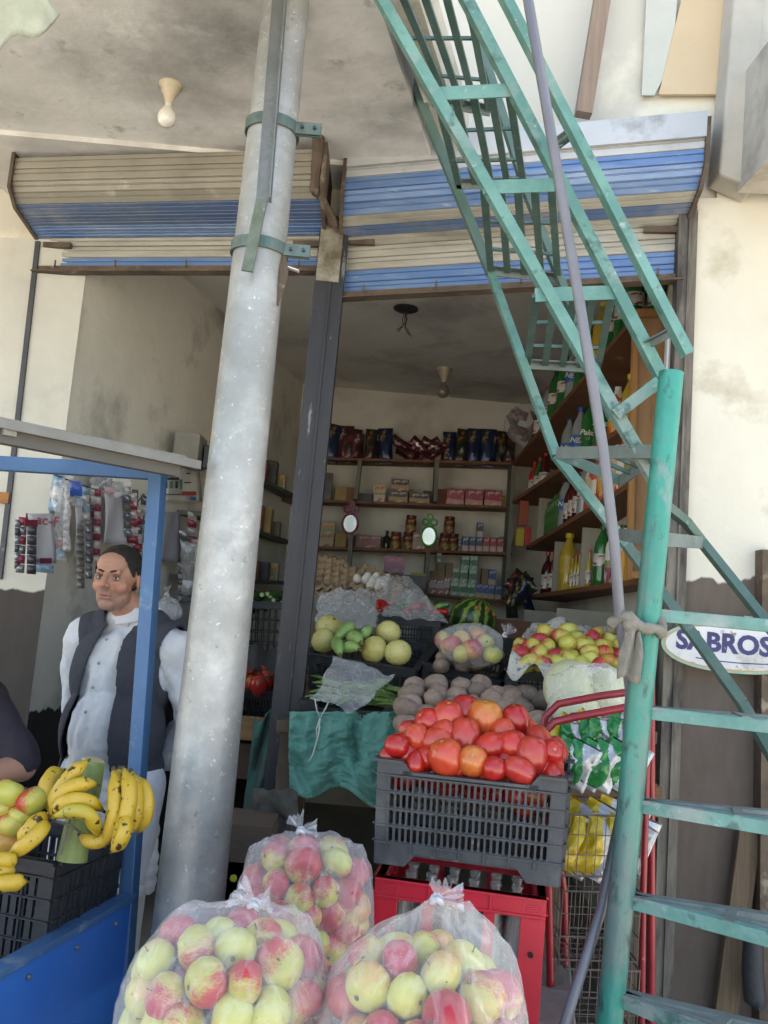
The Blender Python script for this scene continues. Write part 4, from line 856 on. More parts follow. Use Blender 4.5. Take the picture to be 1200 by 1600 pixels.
# ------------------------------------------------------------------ display of vegetables inside the opening
wood = pm('shelf_wood', '#7c5236', '#6b4530', 5, .65, bump=.2, stretch=(1, 1, 8), spots=[('#9a7350', 7, .62, .7)])
wood2 = pm('raw_wood', '#a5845a', '#8f6f49', 5, .7, bump=.3, stretch=(.6, 5, 8), spots=[('#6a4c30', 6, .64, .7)])
bench = pm('bench_wood', '#4f4238', '#5c4d40', 5, .85, bump=.3)
def table(label, x0, x1, y0, y1, z, mat=bench, name='display_bench'):
    r = thing(name, label, 'bench', V(((x0+x1)/2, (y0+y1)/2, FLOOR)))
    part('top', MB().box(((x0+x1)/2, (y0+y1)/2, z-.02), (x1-x0, y1-y0, .04)), mat, r, bevel=.002)
    for x in (x0+.04, x1-.04):
        for y in (y0+.04, y1-.04): part('leg', MB().box((x, y, (z-.04+FLOOR)/2), (.05, .05, z-.04-FLOOR)), mat, r)
    return r
# crates, front row to back row
cA = crate_at('low black crate of green beans under a clear plastic sheet, above the green sacking', (471, 1094), (626, 1104), 3.30, 3.26, .40, .10, rows=2, tilt=.10, dip=1)
cB = crate_at('black crate holding pale yellow melons and bottle gourds', (482, 1020), (650, 1046), 3.62, 3.54, .42, .15, rows=2, tilt=.22, dip=0)
cC = crate_at('black crate under the plastic covered red peppers', (592, 962), (688, 968), 4.25, 4.2, .42, .24, cols=16, rows=4, tilt=.05)
cD = crate_at('black crate of potatoes with a fruit bag on top', (662, 1034), (783, 1062), 3.62, 3.56, .40, .20, rows=3, tilt=.2)
cE = crate_at('black crate under the newspaper lined apple tray', (792, 1045), (968, 1058), 3.42, 3.36, .42, .22, rows=4)
cF = crate_at('black crate of ripe tomatoes between the galvanized pole and steel column', (348, 1078), (436, 1080), 3.95, 3.93, .5, .17, rows=2, tilt=.3)
cG = crate_at('black crate of cucumbers behind the galvanized pole', (352, 938), (470, 942), 4.7, 4.66, .34, .30, cols=10, rows=4)
za = cA[2].z; 
bA = thing('display_bench', 'rough low bench draped with green sacking', 'bench', V((P(560, 1130, 3.5).x, 3.5, FLOOR)))
xa, xb = P(440, 1130, 3.5).x, P(880, 1130, 3.5).x; zA = min(cA[2].z, 1.22)-.005
part('top', MB().box(((xa+xb)/2, 3.55, zA-.02), (xb-xa, .5, .04)), bench, bA)
for x in (xa+.04, xb-.04):
    for y in (3.36, 3.74): part('leg', MB().box((x, y, (zA-.04+FLOOR)/2), (.05, .05, zA-.04-FLOOR)), bench, bA)
zB = cB[2].z+.01; table('middle bench carrying the melon and potato crates', P(470, 1000, 3.75).x, P(800, 1000, 3.75).x, 3.82, 4.06, zB)
table('rear bench carrying the pepper crate and egg trays', P(450, 950, 4.4).x, P(790, 950, 4.4).x, 4.28, 5.3, min(cC[2].z, 1.40)-.003)
table('bench under the cucumber crate', P(345, 1000, 4.8).x, P(470, 1000, 4.8).x, 4.62, 5.05, cG[2].z-.003)
pk = MB().box(P(392, 1138, 3.93), (.25, .03, .10)); solo('wooden_plank', pk, wood2, 'short pale plank under the tomato crate beside the steel column', 'plank', bevel=.002)
pk = MB().box(P(396, 1190, 4.0), (.27, .03, .15)); solo('wooden_plank', pk, bench, 'dark brown plank below the pale plank beside the steel column', 'plank', bevel=.002)
# green sacking
sack = pm('green_sacking', '#4d8176', '#5f9488', 14, .85, bump=.8, bscale=45, spots=[('#56917f', 18, .58, .68), ('#1d4a40', 6, .6, .72)], stretch=(1, 1, .4))
def sk(u, v):
    px = 452+u*230; bot = 1232+30*math.sin(u*PI*1.05+.1)*u+14*math.sin(u*13); py = 1112+(bot-1112)*v
    Y = 3.27-.012*math.sin(u*21+v*5)-.008*math.sin(u*47+3*math.sin(v*4))-.02*abs(nz((u*9+v*3, v*9, 5), 1, 9))-.012*abs(nz((u*20, v*22, 5), 1, 4))-.05*math.sin(v*PI)*u-.02*nz((u*6, v*5, 0), 1, 3)
    return P(px, py, Y)
mb = MB().grid(sk, 90, 60); hem = [sk(i/40, .97)+V((0, -.012, 0)) for i in range(14, 41)]
sc_ = thing('sacking', 'creased green woven sacking draped over the front of the bench', 'sack', sk(.5, .5))
o = part('cloth', mb, sack, sc_, 'all' and True); s_ = o.modifiers.new('s', 'SOLIDIFY'); s_.thickness = .004
part('rolled_hem', MB().tube(hem, .010, 8), sack, sc_, True)
def sk2(u, v): return P(398+u*46-v*18, 1118+v*150+10*math.sin(u*9), 3.5-.03*math.sin(u*8+v*6)-.02*nz((u*4, v*4, 1), 1, 6))
o = solo('sacking', MB().grid(sk2, 16, 22), pm('grey_green_sacking', '#4f5c58', '#3c6a5f', 7, .9, bump=.8, bscale=45), 'grey green sacking scrap hanging by the steel column', 'sack', smooth='all'); s_ = o.modifiers.new('s', 'SOLIDIFY'); s_.thickness = .004
# string
mb = MB(); s0 = [P(492, 1092, 3.2), P(495, 1110, 3.19), P(500, 1122, 3.2), P(508, 1108, 3.19), P(513, 1098, 3.2)]; mb.tube(s0, .0026, 5); mb.tube([P(500, 1122, 3.2), P(497, 1150, 3.2), P(489, 1178, 3.2), P(483, 1190, 3.2)], .0026, 5); mb.tube([P(500, 1122, 3.2), P(494, 1140, 3.2), P(496, 1158, 3.2), P(500, 1135, 3.2)], .0022, 5)
solo('string', mb, pm('white_string', '#bdbcb4', None, rough=.9), 'white string tied to the plastic sheet and hanging over the sacking', 'string', smooth='all')
# produce in the crates
gourd = pm('bottle_gourd', '#6f9148', '#86a35c', 5, .4, coat=.15, bump=.08, spots=[('#a9b77c', 8, .6, .7)])
melon = fruit('melon_skin', '#c0b668', '#aea052', '#cbc284', thr=.3, soft=1, streak=5, rough=.5, coat=.05, spots=[('#8a7838', 14, .62, .68), ('#8f9a48', 5, .66, .74)], rand=.2)
def melon_mesh():
    mb = MB(); mb.ball((0, 0, 0), (.5, .5, .46), 28, 18); mb.v = [p*(1+.02*math.cos(10*math.atan2(p.y, p.x))*math.sin(PI*min(1, (p.z+.46)/.92)))*(1+.05*nz(p, 1.5, 4)) for p in mb.v]
    mb.lathe([(.07, .452), (.05, .47), (.02, .462), (.002, .455)], (0, 0, 0), 10, k=1); return mb.mesh('melon_mesh', [melon, stemm], 'all' and True)
MM = melon_mesh()
for px, py, s, Y, rx, rz2, lab in ((514, 982, 42, 3.78, .6, .2, 'pale yellow melon behind another at the steel column end of the crate'), (506, 1001, 38, 3.68, -1.2, .6, 'yellow melon nearest the steel column in the melon crate'), (607, 988, 38, 3.72, .3, 2, 'yellow melon at the back of the group of three'), (584, 1015, 42, 3.62, 1.2, 4, 'scarred yellow melon at the front beside the gourds'), (622, 1020, 42, 3.60, -.5, 1, 'yellow ridged melon at the front corner of the crate')):
    o = link('melon', MM, None, P(px, py, Y), Euler((rx, .3, rz2)), s/FPX*Y*1.02); tag(o, lab, 'melon', 'pale yellow melons in the black crate')
def gourd_obj(p0, p1, r, lab, nm='bottle_gourd', mat=gourd, grp='bottle gourds in the black crate'):
    n = 12; pts = [p0.lerp(p1, i/n)+V((0, 0, .012*math.sin(PI*i/n))) for i in range(n+1)]; rs = [r*max(.25, math.sin(PI*(.08+.86*i/n))**.5)*(.85+.3*i/n) for i in range(n+1)]
    mb = MB().tube(pts, rs, 16); mb.tube([pts[0]+(pts[0]-pts[1]).normalized()*.02, pts[0]], [r*.18, r*.24], 8, 1)
    o = solo(nm, mb, [mat, stemm], lab, 'gourd', grp, smooth='all')
gourd_obj(P(500+25, 1000, 3.62), P(553, 977, 3.66), .026, 'pale green bottle gourd lying across the crate, upper one')
gourd_obj(P(563, 1003, 3.56), P(545, 1000, 3.62), .030, 'short gourd with its cut stem end facing out')
gourd_obj(P(531, 1022, 3.53), P(522, 1003, 3.60), .026, 'dark green gourd hanging over the crate rim')
gourd_obj(P(560, 1014, 3.54), P(536, 1016, 3.58), .024, 'small pale gourd at the front rim of the crate')
gourd_obj(P(580, 984, 3.66), P(566, 997, 3.64), .022, 'light green gourd beside the three melons')
# beans under film
bean = pm('green_beans', '#5b7a3a', '#7c9650', 12, .5, rand=.3)
bme_ = MB().tube([V((-.5, 0, 0)), V((-.3, 0, .04)), V((0, 0, .06)), V((.3, 0, .04)), V((.5, 0, -.02))], [.02, .045, .05, .045, .012], 7).mesh('bean_mesh', bean, True); bl = []
for i in range(70):
    q = inx(cA, random.uniform(-.14, .16), random.uniform(-.15, .12), random.uniform(.06, .135)); o = link('green_bean', bme_, None, q, Euler((0, random.uniform(-.3, .3), random.uniform(-.7, .9))), .12); tag(o, '-', 'bean', 'green beans in the low crate'); bl.append(o)
rank(bl, 5, 'green bean under the plastic sheet, {row} row, {col} across')
def film_sheet(label, pts_px, dep, amp, seed, nu=44, nv=34, name='plastic_sheet', mat=matfilm_s, fr=4):
    """crumpled film over a four-sided patch of the place (corners: top-left, top-right, bottom-right, bottom-left with depths)"""
    c = [P(x, y, Y) for x, y, Y in pts_px]
    def f(u, v):
        p = (c[0]*(1-u)+c[1]*u)*(1-v)+(c[3]*(1-u)+c[2]*u)*v; q = V((u*fr, v*fr, 0)); a = nz(q, 1, seed)*1.0+.5*abs(nz(q*2.3, 1, seed+9))+.25*abs(nz(q*5, 1, seed+4)); e = .35+.65*math.sin(PI*u)**.4*math.sin(PI*v)**.4 if 0 < u < 1 and 0 < v < 1 else .35
        e2 = V((nz((v*5, 1, 2), 1, seed), 0, nz((u*5, 3, 2), 1, seed)))*.03*(1-e)
        return p+V((0, -.5, .85))*(dep*math.sin(PI*min(1, max(0, u)))**.6*math.sin(PI*min(1, max(0, v)))**.6+amp*a*e)+e2
    return solo(name, MB().grid(f, nu, nv), mat, label, 'plastic sheet', smooth='all')
film_sheet('clear plastic sheet drooping over the green beans', [(520, 1025, 3.5), (617, 1055, 3.42), (560, 1112, 3.16), (488, 1092, 3.18)], .02, .028, 2)
film_sheet('crumpled clear plastic bag above the pale yellow melons', [(500, 928, 4.3), (590, 925, 4.3), (588, 982, 3.95), (492, 975, 3.95)], .05, .06, 7, fr=5)
film_sheet('clear plastic draped over the red peppers', [(588, 898, 4.75), (640, 905, 4.75), (700, 972, 4.15), (596, 962, 4.2)], .05, .035, 12, fr=4)
# peppers in that crate
pep_m = [fruit('pepper_red', '#b3201c', '#c43a24', '#8f1616', rough=.25, thr=.2, rand=.3), fruit('pepper_green', '#3f6a34', '#6c8f4e', '#2f5a2c', rough=.3, thr=.2, rand=.4)]
def pep_mesh(m_):
    mb = MB().tube([V((-.5, 0, 0)), V((-.42, 0, .02)), V((-.15, 0, .04)), V((.2, 0, .02)), V((.5, 0, -.06))], [.05, .17, .19, .14, .02], 10); mb.tube([V((-.5, 0, 0)), V((-.64, 0, .05))], [.035, .03], 6, 1); return mb.mesh('pepper_mesh', [m_, stemm], True)
PM = [pep_mesh(m_) for m_ in pep_m]; pl_ = []
for i in range(34):
    q = inx(cC, random.uniform(-.15, .14), random.uniform(-.18, .12), random.uniform(.22, .30)); o = link('pepper', PM[0 if random.random() < .6 else 1], None, q, Euler((random.uniform(-.4, .4), random.uniform(-.5, .5), random.uniform(0, 6.3))), .085); tag(o, '-', 'pepper', 'red and green peppers under the film'); pl_.append(o)
rank(pl_, 3, 'pepper under the clear film, {row} row, {col} across')
# watermelon
wmm = bpy.data.materials.new('watermelon_skin'); wmm.use_nodes = True; t = wmm.node_tree; b = t.nodes['Principled BSDF']; L_ = t.links.new; b.inputs['Roughness'].default_value = .35; b.inputs['Coat Weight'].default_value = .2
tc = N(t, 'ShaderNodeTexCoord'); sx_ = N(t, 'ShaderNodeSeparateXYZ'); L_(tc.outputs['Object'], sx_.inputs[0]); at_ = N(t, 'ShaderNodeMath', operation='ARCTAN2'); L_(sx_.outputs[1], at_.inputs[0]); L_(sx_.outputs[0], at_.inputs[1])
no = N(t, 'ShaderNodeTexNoise'); no.inputs['Scale'].default_value = 22; no.inputs['Detail'].default_value = 5; L_(tc.outputs['Object'], no.inputs['Vector'])
m1 = N(t, 'ShaderNodeMath', operation='MULTIPLY_ADD'); L_(no.outputs[0], m1.inputs[0]); m1.inputs[1].default_value = .8; L_(at_.outputs[0], m1.inputs[2])
m2 = N(t, 'ShaderNodeMath', operation='MULTIPLY'); L_(m1.outputs[0], m2.inputs[0]); m2.inputs[1].default_value = 11; m3 = N(t, 'ShaderNodeMath', operation='SINE'); L_(m2.outputs[0], m3.inputs[0])
cr = N(t, 'ShaderNodeValToRGB'); L_(m3.outputs[0], cr.inputs[0]); e = cr.color_ramp.elements; e[0].position = .1; e[0].color = lin('#1e3f19'); e[1].position = .85; e[1].color = lin('#8fa345'); L_(cr.outputs[0], b.inputs['Base Color'])
mb = MB(); mb.ball((0, 0, 0), (.128, .118, .12), 36, 24); wt = link('watermelon', mb.mesh('watermelon', wmm, 'all' and True), None, P(739, 968, 4.75), Euler((.35, .15, .4))); tag(wt, 'striped green watermelon standing behind the bagged fruit', 'watermelon')
for dx, dz in ((-.045, .095), (.012, .104), (.062, .085)): part('bite_mark', MB().ball(wt.location+V((dx, -.075, dz-.01)), (.016, .008, .014), 8, 6), pm('bite', '#b98a4e', '#a5643c', 30, .8), wt, True)
solo('wooden_board', MB().box(P(820, 985, 4.9), (.62, .03, .10)), wood, 'long brown board behind the watermelon', 'board', bevel=.003)
table('small bench under the watermelon', .22, .62, 4.72, 5.1, 1.42)
# potatoes
def heap(lst, mesh, nm, cat, grp, fmt, rows, sc, flat=False):
    out = []
    for (x, y, Y, s) in lst:
        o = link(nm, random.choice(mesh), None, P(x, y, Y), Euler((random.uniform(-.5, .5), random.uniform(-.6, .6), random.uniform(0, 6.3))), s*sc); tag(o, '-', cat, grp); out.append(o)
    rank(out, rows, fmt); return out
pl = []
for r, (y, Y, x0, x1, n) in enumerate(((1068, 3.24, 650, 752, 4), (1082, 3.2, 648, 775, 5), (1096, 3.15, 640, 800, 6), (1110, 3.1, 638, 822, 7), (1128, 3.05, 636, 842, 8), (1090, 3.25, 795, 850, 3), (1146, 3.0, 640, 830, 7))):
    for i in range(n): pl.append((x0+(x1-x0)*i/(n-1)+random.uniform(-5, 5), y+random.uniform(-5, 5), Y+random.uniform(-.02, .02), random.uniform(.085, .108)))
heap(pl, PT, 'potato', 'potato', 'potatoes heaped behind the tomatoes', 'brown potato heaped behind the tomatoes, {row} row, {col} across', 6, 1)
hb = MB(); hx0, hx1 = P(625, 1160, 3.15).x, P(860, 1160, 3.15).x; hb.box(((hx0+hx1)/2, 3.17, 1.06), (hx1-hx0, .42, .16)); solo('potato_box', hb, bench, 'low wooden box under the loose potatoes', 'box')
pl = [(x, y, Y, random.uniform(.085, .11)) for x, y, Y in ((698, 1027, 3.62), (722, 1038, 3.58), (752, 1032, 3.6), (735, 1012, 3.72), (770, 1025, 3.66), (705, 1010, 3.75), (755, 1008, 3.78), (690, 1040, 3.57))]
heap(pl, PT, 'potato', 'potato', 'potatoes in the black crate', 'brown potato in the crate below the fruit bag, {row} row, {col} across', 3, 1)
fb = [(P(x, y, Y), s, m_) for x, y, Y, s, m_ in ((705, 1008, 3.56, .055, 0), (722, 1000, 3.6, .05, 3), (738, 1015, 3.5, .05, 2), (770, 1023, 3.5, .048, 3), (745, 995, 3.62, .05, 2), (757, 1005, 3.58, .05, 0), (722, 1022, 3.5, .045, 5), (692, 1000, 3.62, .045, 1))]
fl = []
for q, s, m_ in fb: fl.append(fruit_obj('apple', AP[m_], q, s*1.6, 'apple', 'fruit in the small bag on the potatoes'))
rank(fl, 3, 'fruit in the small clear bag on the potatoes, {row} row, {col} across')
cc = P(735, 1010, 3.58); shrink_bag('plastic_bag', 'small clear bag of mixed fruit lying on the potato crate', 'bag', cc, [(q, s*.8) for q, s, _ in fb], P(790, 992, 3.5), matfilm, 5, sub=4, tails=((.03, 0, .03), (.0, 0, .04)), tailw=.04)
# apple tray lined with newspaper
newsp = pm('newspaper', '#bcb7ab', '#a8a499', 10, .9, bump=.5, bscale=30, spots=[('#6f6d6a', 60, .56, .62)])
tyd = [P(793, 1040, 3.22), P(985, 1052, 3.18), P(985, 992, 3.66), P(830, 985, 3.68)]
def nf(u, v):
    p = (tyd[0]*(1-u)+tyd[1]*u)*(1-v)+(tyd[3]*(1-u)+tyd[2]*u)*v; rim = max(abs(u-.5), abs(v-.5))*2
    return p+V((0, 0, .05*max(0, rim-.7)/.3-.02+.05*max(0, -(v-.12))*2+.014*nz((u*7, v*7, 0), 1, 3)+(.03 if v > .8 and .15 < u < .4 else 0)*math.sin(PI*(u-.15)/.25)*max(0, v-.8)*5-.06*max(0, .08-v)/.08*(1+.6*math.sin(u*22))))
o = solo('newspaper', MB().grid(nf, 40, 26), newsp, 'crumpled newspaper lining under the heaped apples by the green pipe', 'newspaper', smooth='all'); s_ = o.modifiers.new('s', 'SOLIDIFY'); s_.thickness = .0015
al = []
for (y, Y, x0, x1, n, z) in ((1040, 3.28, 818, 968, 6, 0), (1024, 3.33, 812, 970, 7, 0), (1010, 3.38, 826, 972, 6, 0), (999, 3.44, 846, 960, 5, 0), (1032, 3.3, 830, 950, 5, .01), (990, 3.5, 850, 930, 3, 0), (1012, 3.42, 820, 840, 2, 0)):
    for i in range(n): al.append((x0+(x1-x0)*i/(n-1)+random.uniform(-4, 4), y+random.uniform(-4, 4), Y, random.uniform(.070, .082)))
heap(al, [AP[i] for i in (0, 1, 3, 3, 4, 5, 2)], 'apple', 'apple', 'apples on the newspaper tray', 'blushed apple on the newspaper, {row} row, {col} across', 6, 1)
MP = MM.copy(); MP.materials[0] = fruit('pale_melon_skin', '#b9bd92', '#a9a878', '#c8c8a4', thr=.5, soft=1, streak=6, rough=.5, coat=.05, spots=[('#8a8a58', 9, .62, .7)], rand=.2)
for px, py, Y, s, lab in ((893, 1078, 3.05, .2, 'large pale melon in a plastic bag below the apple tray'), (952, 1080, 3.02, .16, 'cut pale melon half hidden by the green pipe'), (900, 1112, 3.0, .17, 'pale melon at the bottom of the bag behind the red rack tube')):
    o = link('melon', MM, None, P(px, py, Y), Euler((1.2, .2, px)), s); o.data = MP; tag(o, lab, 'melon')
film_sheet('clear plastic bag over the pale melons below the apple tray', [(856, 1052, 3.0), (975, 1056, 3.0), (980, 1135, 2.86), (850, 1140, 2.86)], .12, .02, 21, fr=4, mat=matfilm_s)
table('side bench under the bagged pale melons', P(848, 1160, 3.1).x, P(1000, 1160, 3.1).x, 2.92, 3.22, P(893, 1125, 3.05).z)
# tomatoes at the left, cucumbers
tl = []
for px, py, Y in ((390, 1068, 4.0), (404, 1056, 4.05), (396, 1052, 4.1), (412, 1066, 4.0), (378, 1060, 4.0), (385, 1048, 4.15), (404, 1072, 3.95), (372, 1072, 3.98), (420, 1060, 4.1)): tl.append((px, py, Y, .085))
heap(tl, TM, 'tomato', 'tomato', 'tomatoes between the pole and the steel column', 'ripe tomato in the crate beside the galvanized pole, {row} row, {col} across', 3, 1)
def cw(u, v): return P(388+u*44, 1012+v*40, 4.25-.3*v)+V((0, 0, .02*math.sin(u*7)))
o = solo('black_sheet', MB().grid(cw, 8, 8), pm('black_sheet', '#4c4e53', '#3c3e42', 6, .5, bump=.5), 'dark plastic flap behind the tomatoes at the galvanized pole', 'sheet', smooth='all')
cuc = pm('cucumber', '#24421f', '#335a2b', 12, .4, bump=.2, rand=.3); cutm = pm('cut_end', '#a9b37c', None)
cme = MB().tube([V((-.5, 0, 0)), V((-.4, 0, 0)), V((0, 0, .03)), V((.4, 0, 0)), V((.49, 0, 0))], [.07, .1, .11, .1, .05], 10); cme.lathe([(.07, 0), (.05, .01)], (0, 0, 0), 8, Matrix.Rotation(-PI/2, 3, 'Y'), k=1)
for q in range(len(cme.v)-16, len(cme.v)): cme.v[q] += V((-.495, 0, 0))
cme = cme.mesh('cucumber_mesh', [cuc, cutm], True); cl = []
for i in range(26): o = link('cucumber', cme, None, inx(cG, random.uniform(-.17, .17), random.uniform(-.12, .12), random.uniform(.27, .34)), Euler((random.uniform(-.2, .2), random.uniform(-.3, .3), random.uniform(.6, 2.4))), .19); tag(o, '-', 'cucumber', 'cucumbers in the crate behind the pole'); cl.append(o)
rank(cl, 3, 'dark cucumber in the crate behind the pole, {row} row, {col} across')
# egg trays and eggs
eggt = pm('egg_tray_pulp', '#9a8468', '#8a755b', 9, .95, bump=.3)
def tray_mesh(n=6, mcol=5, p=.048):
    mb = MB(); L, W = n*p, mcol*p; nu, nv = n*6, mcol*6
    def f(u, v):
        a, b2 = u*n*2*PI, v*mcol*2*PI; return V(((u-.5)*L, (v-.5)*W, .016*(-math.cos(a)-math.cos(b2))*.5*1.3+.01))
    mb.grid(f, nu, nv); me = mb.mesh('egg_tray_mesh', eggt, 'all' and True, fix=False); return me
TMH = tray_mesh()
tb0 = P(500, 918, 4.9)
def tray(loc, rot, lab):
    o = link('egg_tray', TMH, None, loc, rot); tag(o, lab, 'egg tray', 'pulp egg trays'); s_ = o.modifiers.new('s', 'SOLIDIFY'); s_.thickness = .003; return o
tray(P(500, 925, 4.9), Euler((.1, 0, .0)), 'lowest pulp egg tray stacked beside the steel column'); tray(P(497, 916, 4.9), Euler((.1, .03, .05)), 'upper pulp egg tray stacked beside the steel column')
tray(P(498, 893, 5.0), Euler((1.0, .1, .05)), 'empty pulp egg tray tilted up beside the steel column'); tray(P(545, 905, 5.0), Euler((.75, .22, .25)), 'empty pulp egg tray leaning between the stack and the eggs'); et = tray(P(592, 912, 4.98), Euler((.62, .25, -.2)), 'pulp egg tray holding the white eggs')
egg = MB().lathe([(.002, -.5), (.2, -.46), (.36, -.3), (.42, -.08), (.39, .15), (.28, .35), (.14, .46), (.002, .5)], (0, 0, 0), 16).mesh('egg_mesh', pm('egg_shell', '#cfcbc2', '#c2bdb3', 9, .5), 'all' and True); el = []
for px, py in ((558, 904), (571, 905), (582, 908), (593, 908), (605, 904), (578, 915), (590, 917), (574, 901), (588, 901), (600, 912)):
    o = link('egg', egg, None, P(px, py, 4.93), Euler((.5, random.uniform(-.2, .2), 0)), .056); tag(o, '-', 'egg', 'white eggs on the tilted tray'); el.append(o)
rank(el, 2, 'white egg on the tilted pulp tray, {row} row, {col} across')
# carton of apples box by the pole
bx = MB().box(P(371, 1368, 2.95), (.16, .2, .14)); o = solo('carton', bx, printed('white_pink_print', [(0, '#cfcbd0'), (.55, '#a8355a'), (.62, '#d2ced2')], blob='#bdb6c6'), 'white and pink printed carton beside the foot of the galvanized pole', 'carton', bevel=.002)
q = P(365, 1372, 2.84); part('round_logo', MB().lathe([(.011, 0), (.011, .002)], q, 16, Matrix.Rotation(PI/2, 3, 'X')), pm('logo_yellow', '#b9b83a', None), o)
solo('carton_stand', MB().box(V((q.x, 2.96, .45)), (.2, .22, .9)), bench, 'dark stand under the white and pink carton', 'stand')
mb = MB(); 
def rg(u, v): return P(395+u*70, 1235+v*90, 3.05)+V((0, .2*v*0+.03*nz((u*4, v*4, 2), 1, 1), .02*nz((u*5, v*5, 3), 1, 8)))
o = solo('sack', MB().grid(rg, 14, 14), pm('dark_sack', '#3c3c38', '#5a574e', 6, .95, bump=.8), 'dark crumpled sack at the foot of the steel column', 'sack', smooth='all')
# ------------------------------------------------------------------ shelves and goods on them
def board(name, label, a, b, depth, th=.02, dirv=(0, 1, 0), mat=None, over=0):
    dv = V(dirv)*depth; poly = [a, b, b+dv, a+dv]; return solo(name, MB().prism([q+V((0, 0, -th)) for q in poly], (0, 0, th)), mat or wood, label, 'shelf', 'wooden shelves', bevel=.002)
def bw(px, py, off=0): return P(px, py, BY-.26-off)      # the front edge of the back shelves
S = {1: (bw(470, 713), bw(806, 722)), 2: (bw(440, 778), bw(800, 791)), 3: (bw(470, 852), bw(800, 863)), 4: (bw(664, 926), bw(826, 941))}
for k, (nm) in enumerate(('topmost', 'second', 'third', 'lowest'), 1): board('shelf', '%s wooden shelf on the back wall of the shop' % nm, S[k][0], S[k][1], .24)
def onS(k, px, back=.05):
    a, b = S[k]; pa, pb = proj(a)[0], proj(b)[0]; t = (px-pa)/(pb-pa); q = a.lerp(b, t); q.y += back; return q
dvm = pm('divider_grey', '#77766e', '#66655f', 6, .8)
for (x0, y0, x1, y1, lab) in ((563, 722, 556, 782, 'narrow upright between the top and second shelves, near the dark packets'), (682, 722, 679, 786, 'narrow upright between the top and second shelves beside the pink boxes'), (552, 786, 545, 900, 'upright behind the pink framed mirror'), (668, 864, 664, 928, 'upright beside the milk cartons'), (800, 728, 788, 935, 'tall upright at the end of the back shelves')):
    mb = MB().bar(bw(x0, y0, -.02), bw(x1, y1, -.02), .03, .2, (0, -1, 0)); solo('shelf_upright', mb, dvm, lab, 'upright', 'shelf uprights')
def carton(px, k, w_, h_, mat, lab, dz=0, d=.08, nm='carton', cat='box', back=.05, grp=None, depth=None):
    q = onS(k, px, back); s = q.y/FPX; mb = MB().box(q+V((0, d/2, h_*s/2+dz*s)), (w_*s, d, h_*s)); return solo(nm, mb, mat, lab, cat, grp)
pink = printed('pink_box_print', [(0, '#b98a86'), (.35, '#a33a4f'), (.8, '#8f2f45')], blob='#c9a09a')
for i, x in enumerate((711, 741, 771)): carton(x, 2, 27, 26, pink, 'pink printed box on the second shelf, %s from the upright' % ORD[i], grp='three pink boxes')
tea = printed('striped_tea_print', [(0, '#5a2f35'), (.15, '#9a7a55'), (.5, '#2f2b45'), (.7, '#38324f')], blob='#b09a6a')
carton(621, 2, 30, 19, tea, 'navy and gold striped box, lower one of the stack of two'); carton(623, 2, 28, 19, tea, 'navy and gold striped box, upper one of the stack of two', 19); carton(655, 2, 32, 17, tea, 'single navy and gold striped box next to the upright')
carton(531, 2, 18, 23, pm('ochre_box', '#8f7440', '#a38a55', 12, .6), 'ochre box on the second shelf'); carton(548, 2, 17, 22, pm('rust_box', '#8b5238', '#7c4631', 12, .6), 'rust coloured box touching the ochre box'); carton(570, 2, 26, 13, pm('dark_pack', '#25262a', '#34343a', 12, .5), 'dark flat pack on the second shelf')
carton(591, 2, 20, 28, printed('cream_box', [(0, '#b7aea2'), (.45, '#7c6f50'), (.52, '#b59f78')], blob='#a5574a'), 'cream box with a red print on the second shelf')
carton(508, 2, 15, 22, pm('dark_jar', '#2b2322', '#4c3b30', 12, .4), 'dark tin, lower of two beside the steel column'); carton(508, 2, 15, 22, pm('dark_jar', ''), 'dark tin, upper of two beside the steel column', 22)
carton(508, 3, 24, 20, printed('food_box', [(0, '#8f8152'), (.5, '#9c6c3c')], blob='#5d3a2a'), 'food box, lower of the two beside the mirror with pink frame'); carton(509, 3, 22, 19, printed('food_box2', [(0, '#6b7d4f'), (.4, '#a07838')], blob='#b8a274'), 'food box, upper of the two beside the mirror with pink frame', 20); carton(531, 3, 17, 22, pm('ochre_box', ''), 'ochre box on the third shelf')
carton(575, 3, 42, 20, printed('maroon_box', [(0, '#5a1f26'), (.3, '#6e2730')], blob='#a8705c'), 'long maroon box on the third shelf'); carton(600, 3, 12, 18, pm('dark_pack', ''), 'dark pack beside the long maroon box')
carton(653, 3, 20, 27, printed('pink_white_box', [(0, '#b08f7c'), (.45, '#9a8d86'), (.65, '#a86a72')]), 'pink and cream box beside the green framed mirror')
navy = printed('navy_carton', [(0, '#b49a90'), (.4, '#27345e'), (.85, '#3a4a78')], blob='#aab0bc'); rose = printed('rose_carton', [(0, '#b49a90'), (.4, '#9c3545'), (.85, '#8d3040')], blob='#c7a8a4')
for i, x in enumerate((727, 738, 749)): carton(x, 3, 9.6, 23, navy, 'small navy carton in the row of six, %s one' % ORD[i], grp='small milk cartons')
carton(749, 3, 9.6, 23, navy, 'small navy carton standing on top of the row', 23, grp='small milk cartons')
for i, x in enumerate((760, 771, 782)): carton(x, 3, 9.6, 23, rose, 'small rose carton in the row of six, %s from the end' % ORD[2-i], grp='small milk cartons')
grc = printed('green_carton', [(0, '#7f9c86'), (.3, '#2f6a4a'), (.7, '#8aa890')], blob='#b8c4b8'); blc = printed('blue_carton', [(0, '#a8907c'), (.35, '#33508a'), (.8, '#456198')], blob='#b5a890'); rdc = printed('red_white_carton', [(0, '#9c4a4f'), (.4, '#a8a09c'), (.7, '#964048')]); brc = pm('brown_carton', '#7c6a50', '#8a775c', 12, .7)
